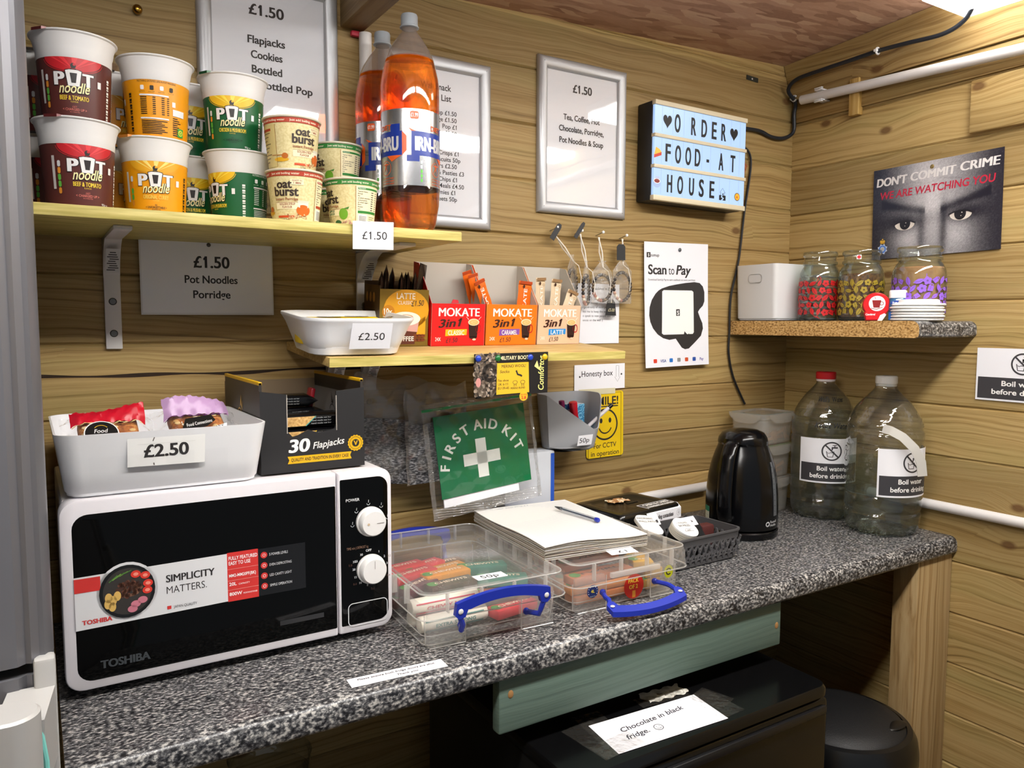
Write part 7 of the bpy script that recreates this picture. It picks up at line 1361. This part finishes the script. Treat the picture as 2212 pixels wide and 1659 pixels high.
mb = MB(); mb.box(-.283, .283, -.245, -.188, .06, .716, KB, .010, 3); mb.build('door', t); mb = MB(); mb.box(-.27, .27, -.252, -.243, .690, .706, M('141416', .3), .004); mb.build('door_handle', t)
FT = -.16
sheet('handwritten_note', 'white paper note about chocolate taped on the low black fridge', 'note', (-.920, -.5125, FT + .0012), (1, -.055, 0), (.12, 1, 0), .218, .088, lambda s: (s.txt('Chocolate in black', -.004, .008, .0115, M('2a2a34', .6), w=.135, shear=.25, rot=.09, bold=.012), s.txt('fridge.', -.052, -.018, .0115, M('2a2a34', .6), w=.045, shear=.25, rot=.06, bold=.012), s.ring(-.010, -.012, .0073, .0085, M('2a2a34', .6), 1, 20), s.circ(-.0125, -.010, .0008, INK, 2, n=8), s.circ(-.0075, -.010, .0008, INK, 2, n=8), s.ring(-.010, -.012, .0038, .0046, INK, 2, 10, a0=200, a1=340)), th=.0003)
mb = MB(); r2 = random.Random(6); TP = clear('old_tape', body=.10, bodycol='9a948a', gloss=2., rough=.12, bump=.6, bscale=60.)
for k, (x, y, w, d, a) in enumerate(((-1.035, -.50, .06, .10, .1), (-1.01, -.475, .05, .09, -.1), (-.80, -.515, .055, .085, .05), (-.79, -.50, .05, .06, .3), (-.86, -.455, .10, .03, -.1), (-1.02, -.53, .08, .04, .1))):
    c, s_ = math.cos(a), math.sin(a); mb.grid(lambda u, v: Vector((x + (u - .5) * w * c - (v - .5) * d * s_, y + (u - .5) * w * s_ + (v - .5) * d * c, FT + .0004 + .00015 * k + .0006 * abs(math.sin(u * 23 + v * 31)))), 12, 12, TP)
tag(mb.build('tape_remnants', recalc=False), 'scraps of old clear sticky tape on the low black fridge', 'tape', kind='stuff')
mb = MB(); mb.grid(lambda u, v: Vector((-.848 + .085 * (u - .5) + .004 * math.sin(v * 8), -.445 + .034 * (v - .5) - .006 * (u - .5) + .003 * math.sin(u * 21), FT + .0014 + .0004 * math.sin(u * 40) * math.sin(v * 30))), 16, 8, noise_mat('old_label', [(.35, 'a8a49a'), (.6, 'd8d4ca')], (1, 1, 1), 60., .8)); tag(mb.build('torn_sticker', recalc=False), 'torn whitish old sticker on the low black fridge behind the note', 'sticker')
t = thing('waste_bin', 'round black plastic swing bin under the right end of the worktop', 'bin', (-.332, -.430, FLOOR_Z)); t.scale = (.95, .95, 1); KP = M('0d0d0e', .30); mb = MB(); mb.lathe([(.120, 0), (.126, .004), (.150, .47), (.150, .475)], KP, 56); mb.build('bin_body', t)
mb = MB(); mb.lathe([(.152, .462), (.158, .466), (.160, .474), (.160, .505), (.156, .530), (.146, .547), (.135, .5495)], KP, 56, cap0=False, cap1=False); mb.build('rim', t); mb = MB(); mb.lathe([(.1355, .545), (.130, .552), (.10, .562), (.05, .569), (.001, .571)], noise_mat('bin_lid', [(.3, '0c0c0d'), (.7, '131315')], (1, 1, 1), 400., .55, 2, .3), 56, cap0=True); mb.sphere((.055, -.098, .5585), .030, KP, 20, (1.1, .5, .12)); mb.build('swing_lid', t)
t = thing('plastic_tub', 'clear plastic tub standing in the dark under the left of the worktop', 'tub', (-1.43, -.10, -.46)); mb = MB(); mb.lathe([(.062, 0), (.066, .004), (.068, .05), (.066, .055), (.068, .06), (.068, .16), (.066, .165), (.068, .17), (.068, .19), (.070, .20)], PETCLEAR, 40, cap1=False); mb.build('tub_body', t)
tag(MB().box(-1.7, -1.14, -.40, -.003, -.480, -.462, wood('low_shelf', 0, 1, .3, 0, knots=False), .002).build('low_shelf'), 'dim wooden shelf low under the left of the worktop', 'shelf')
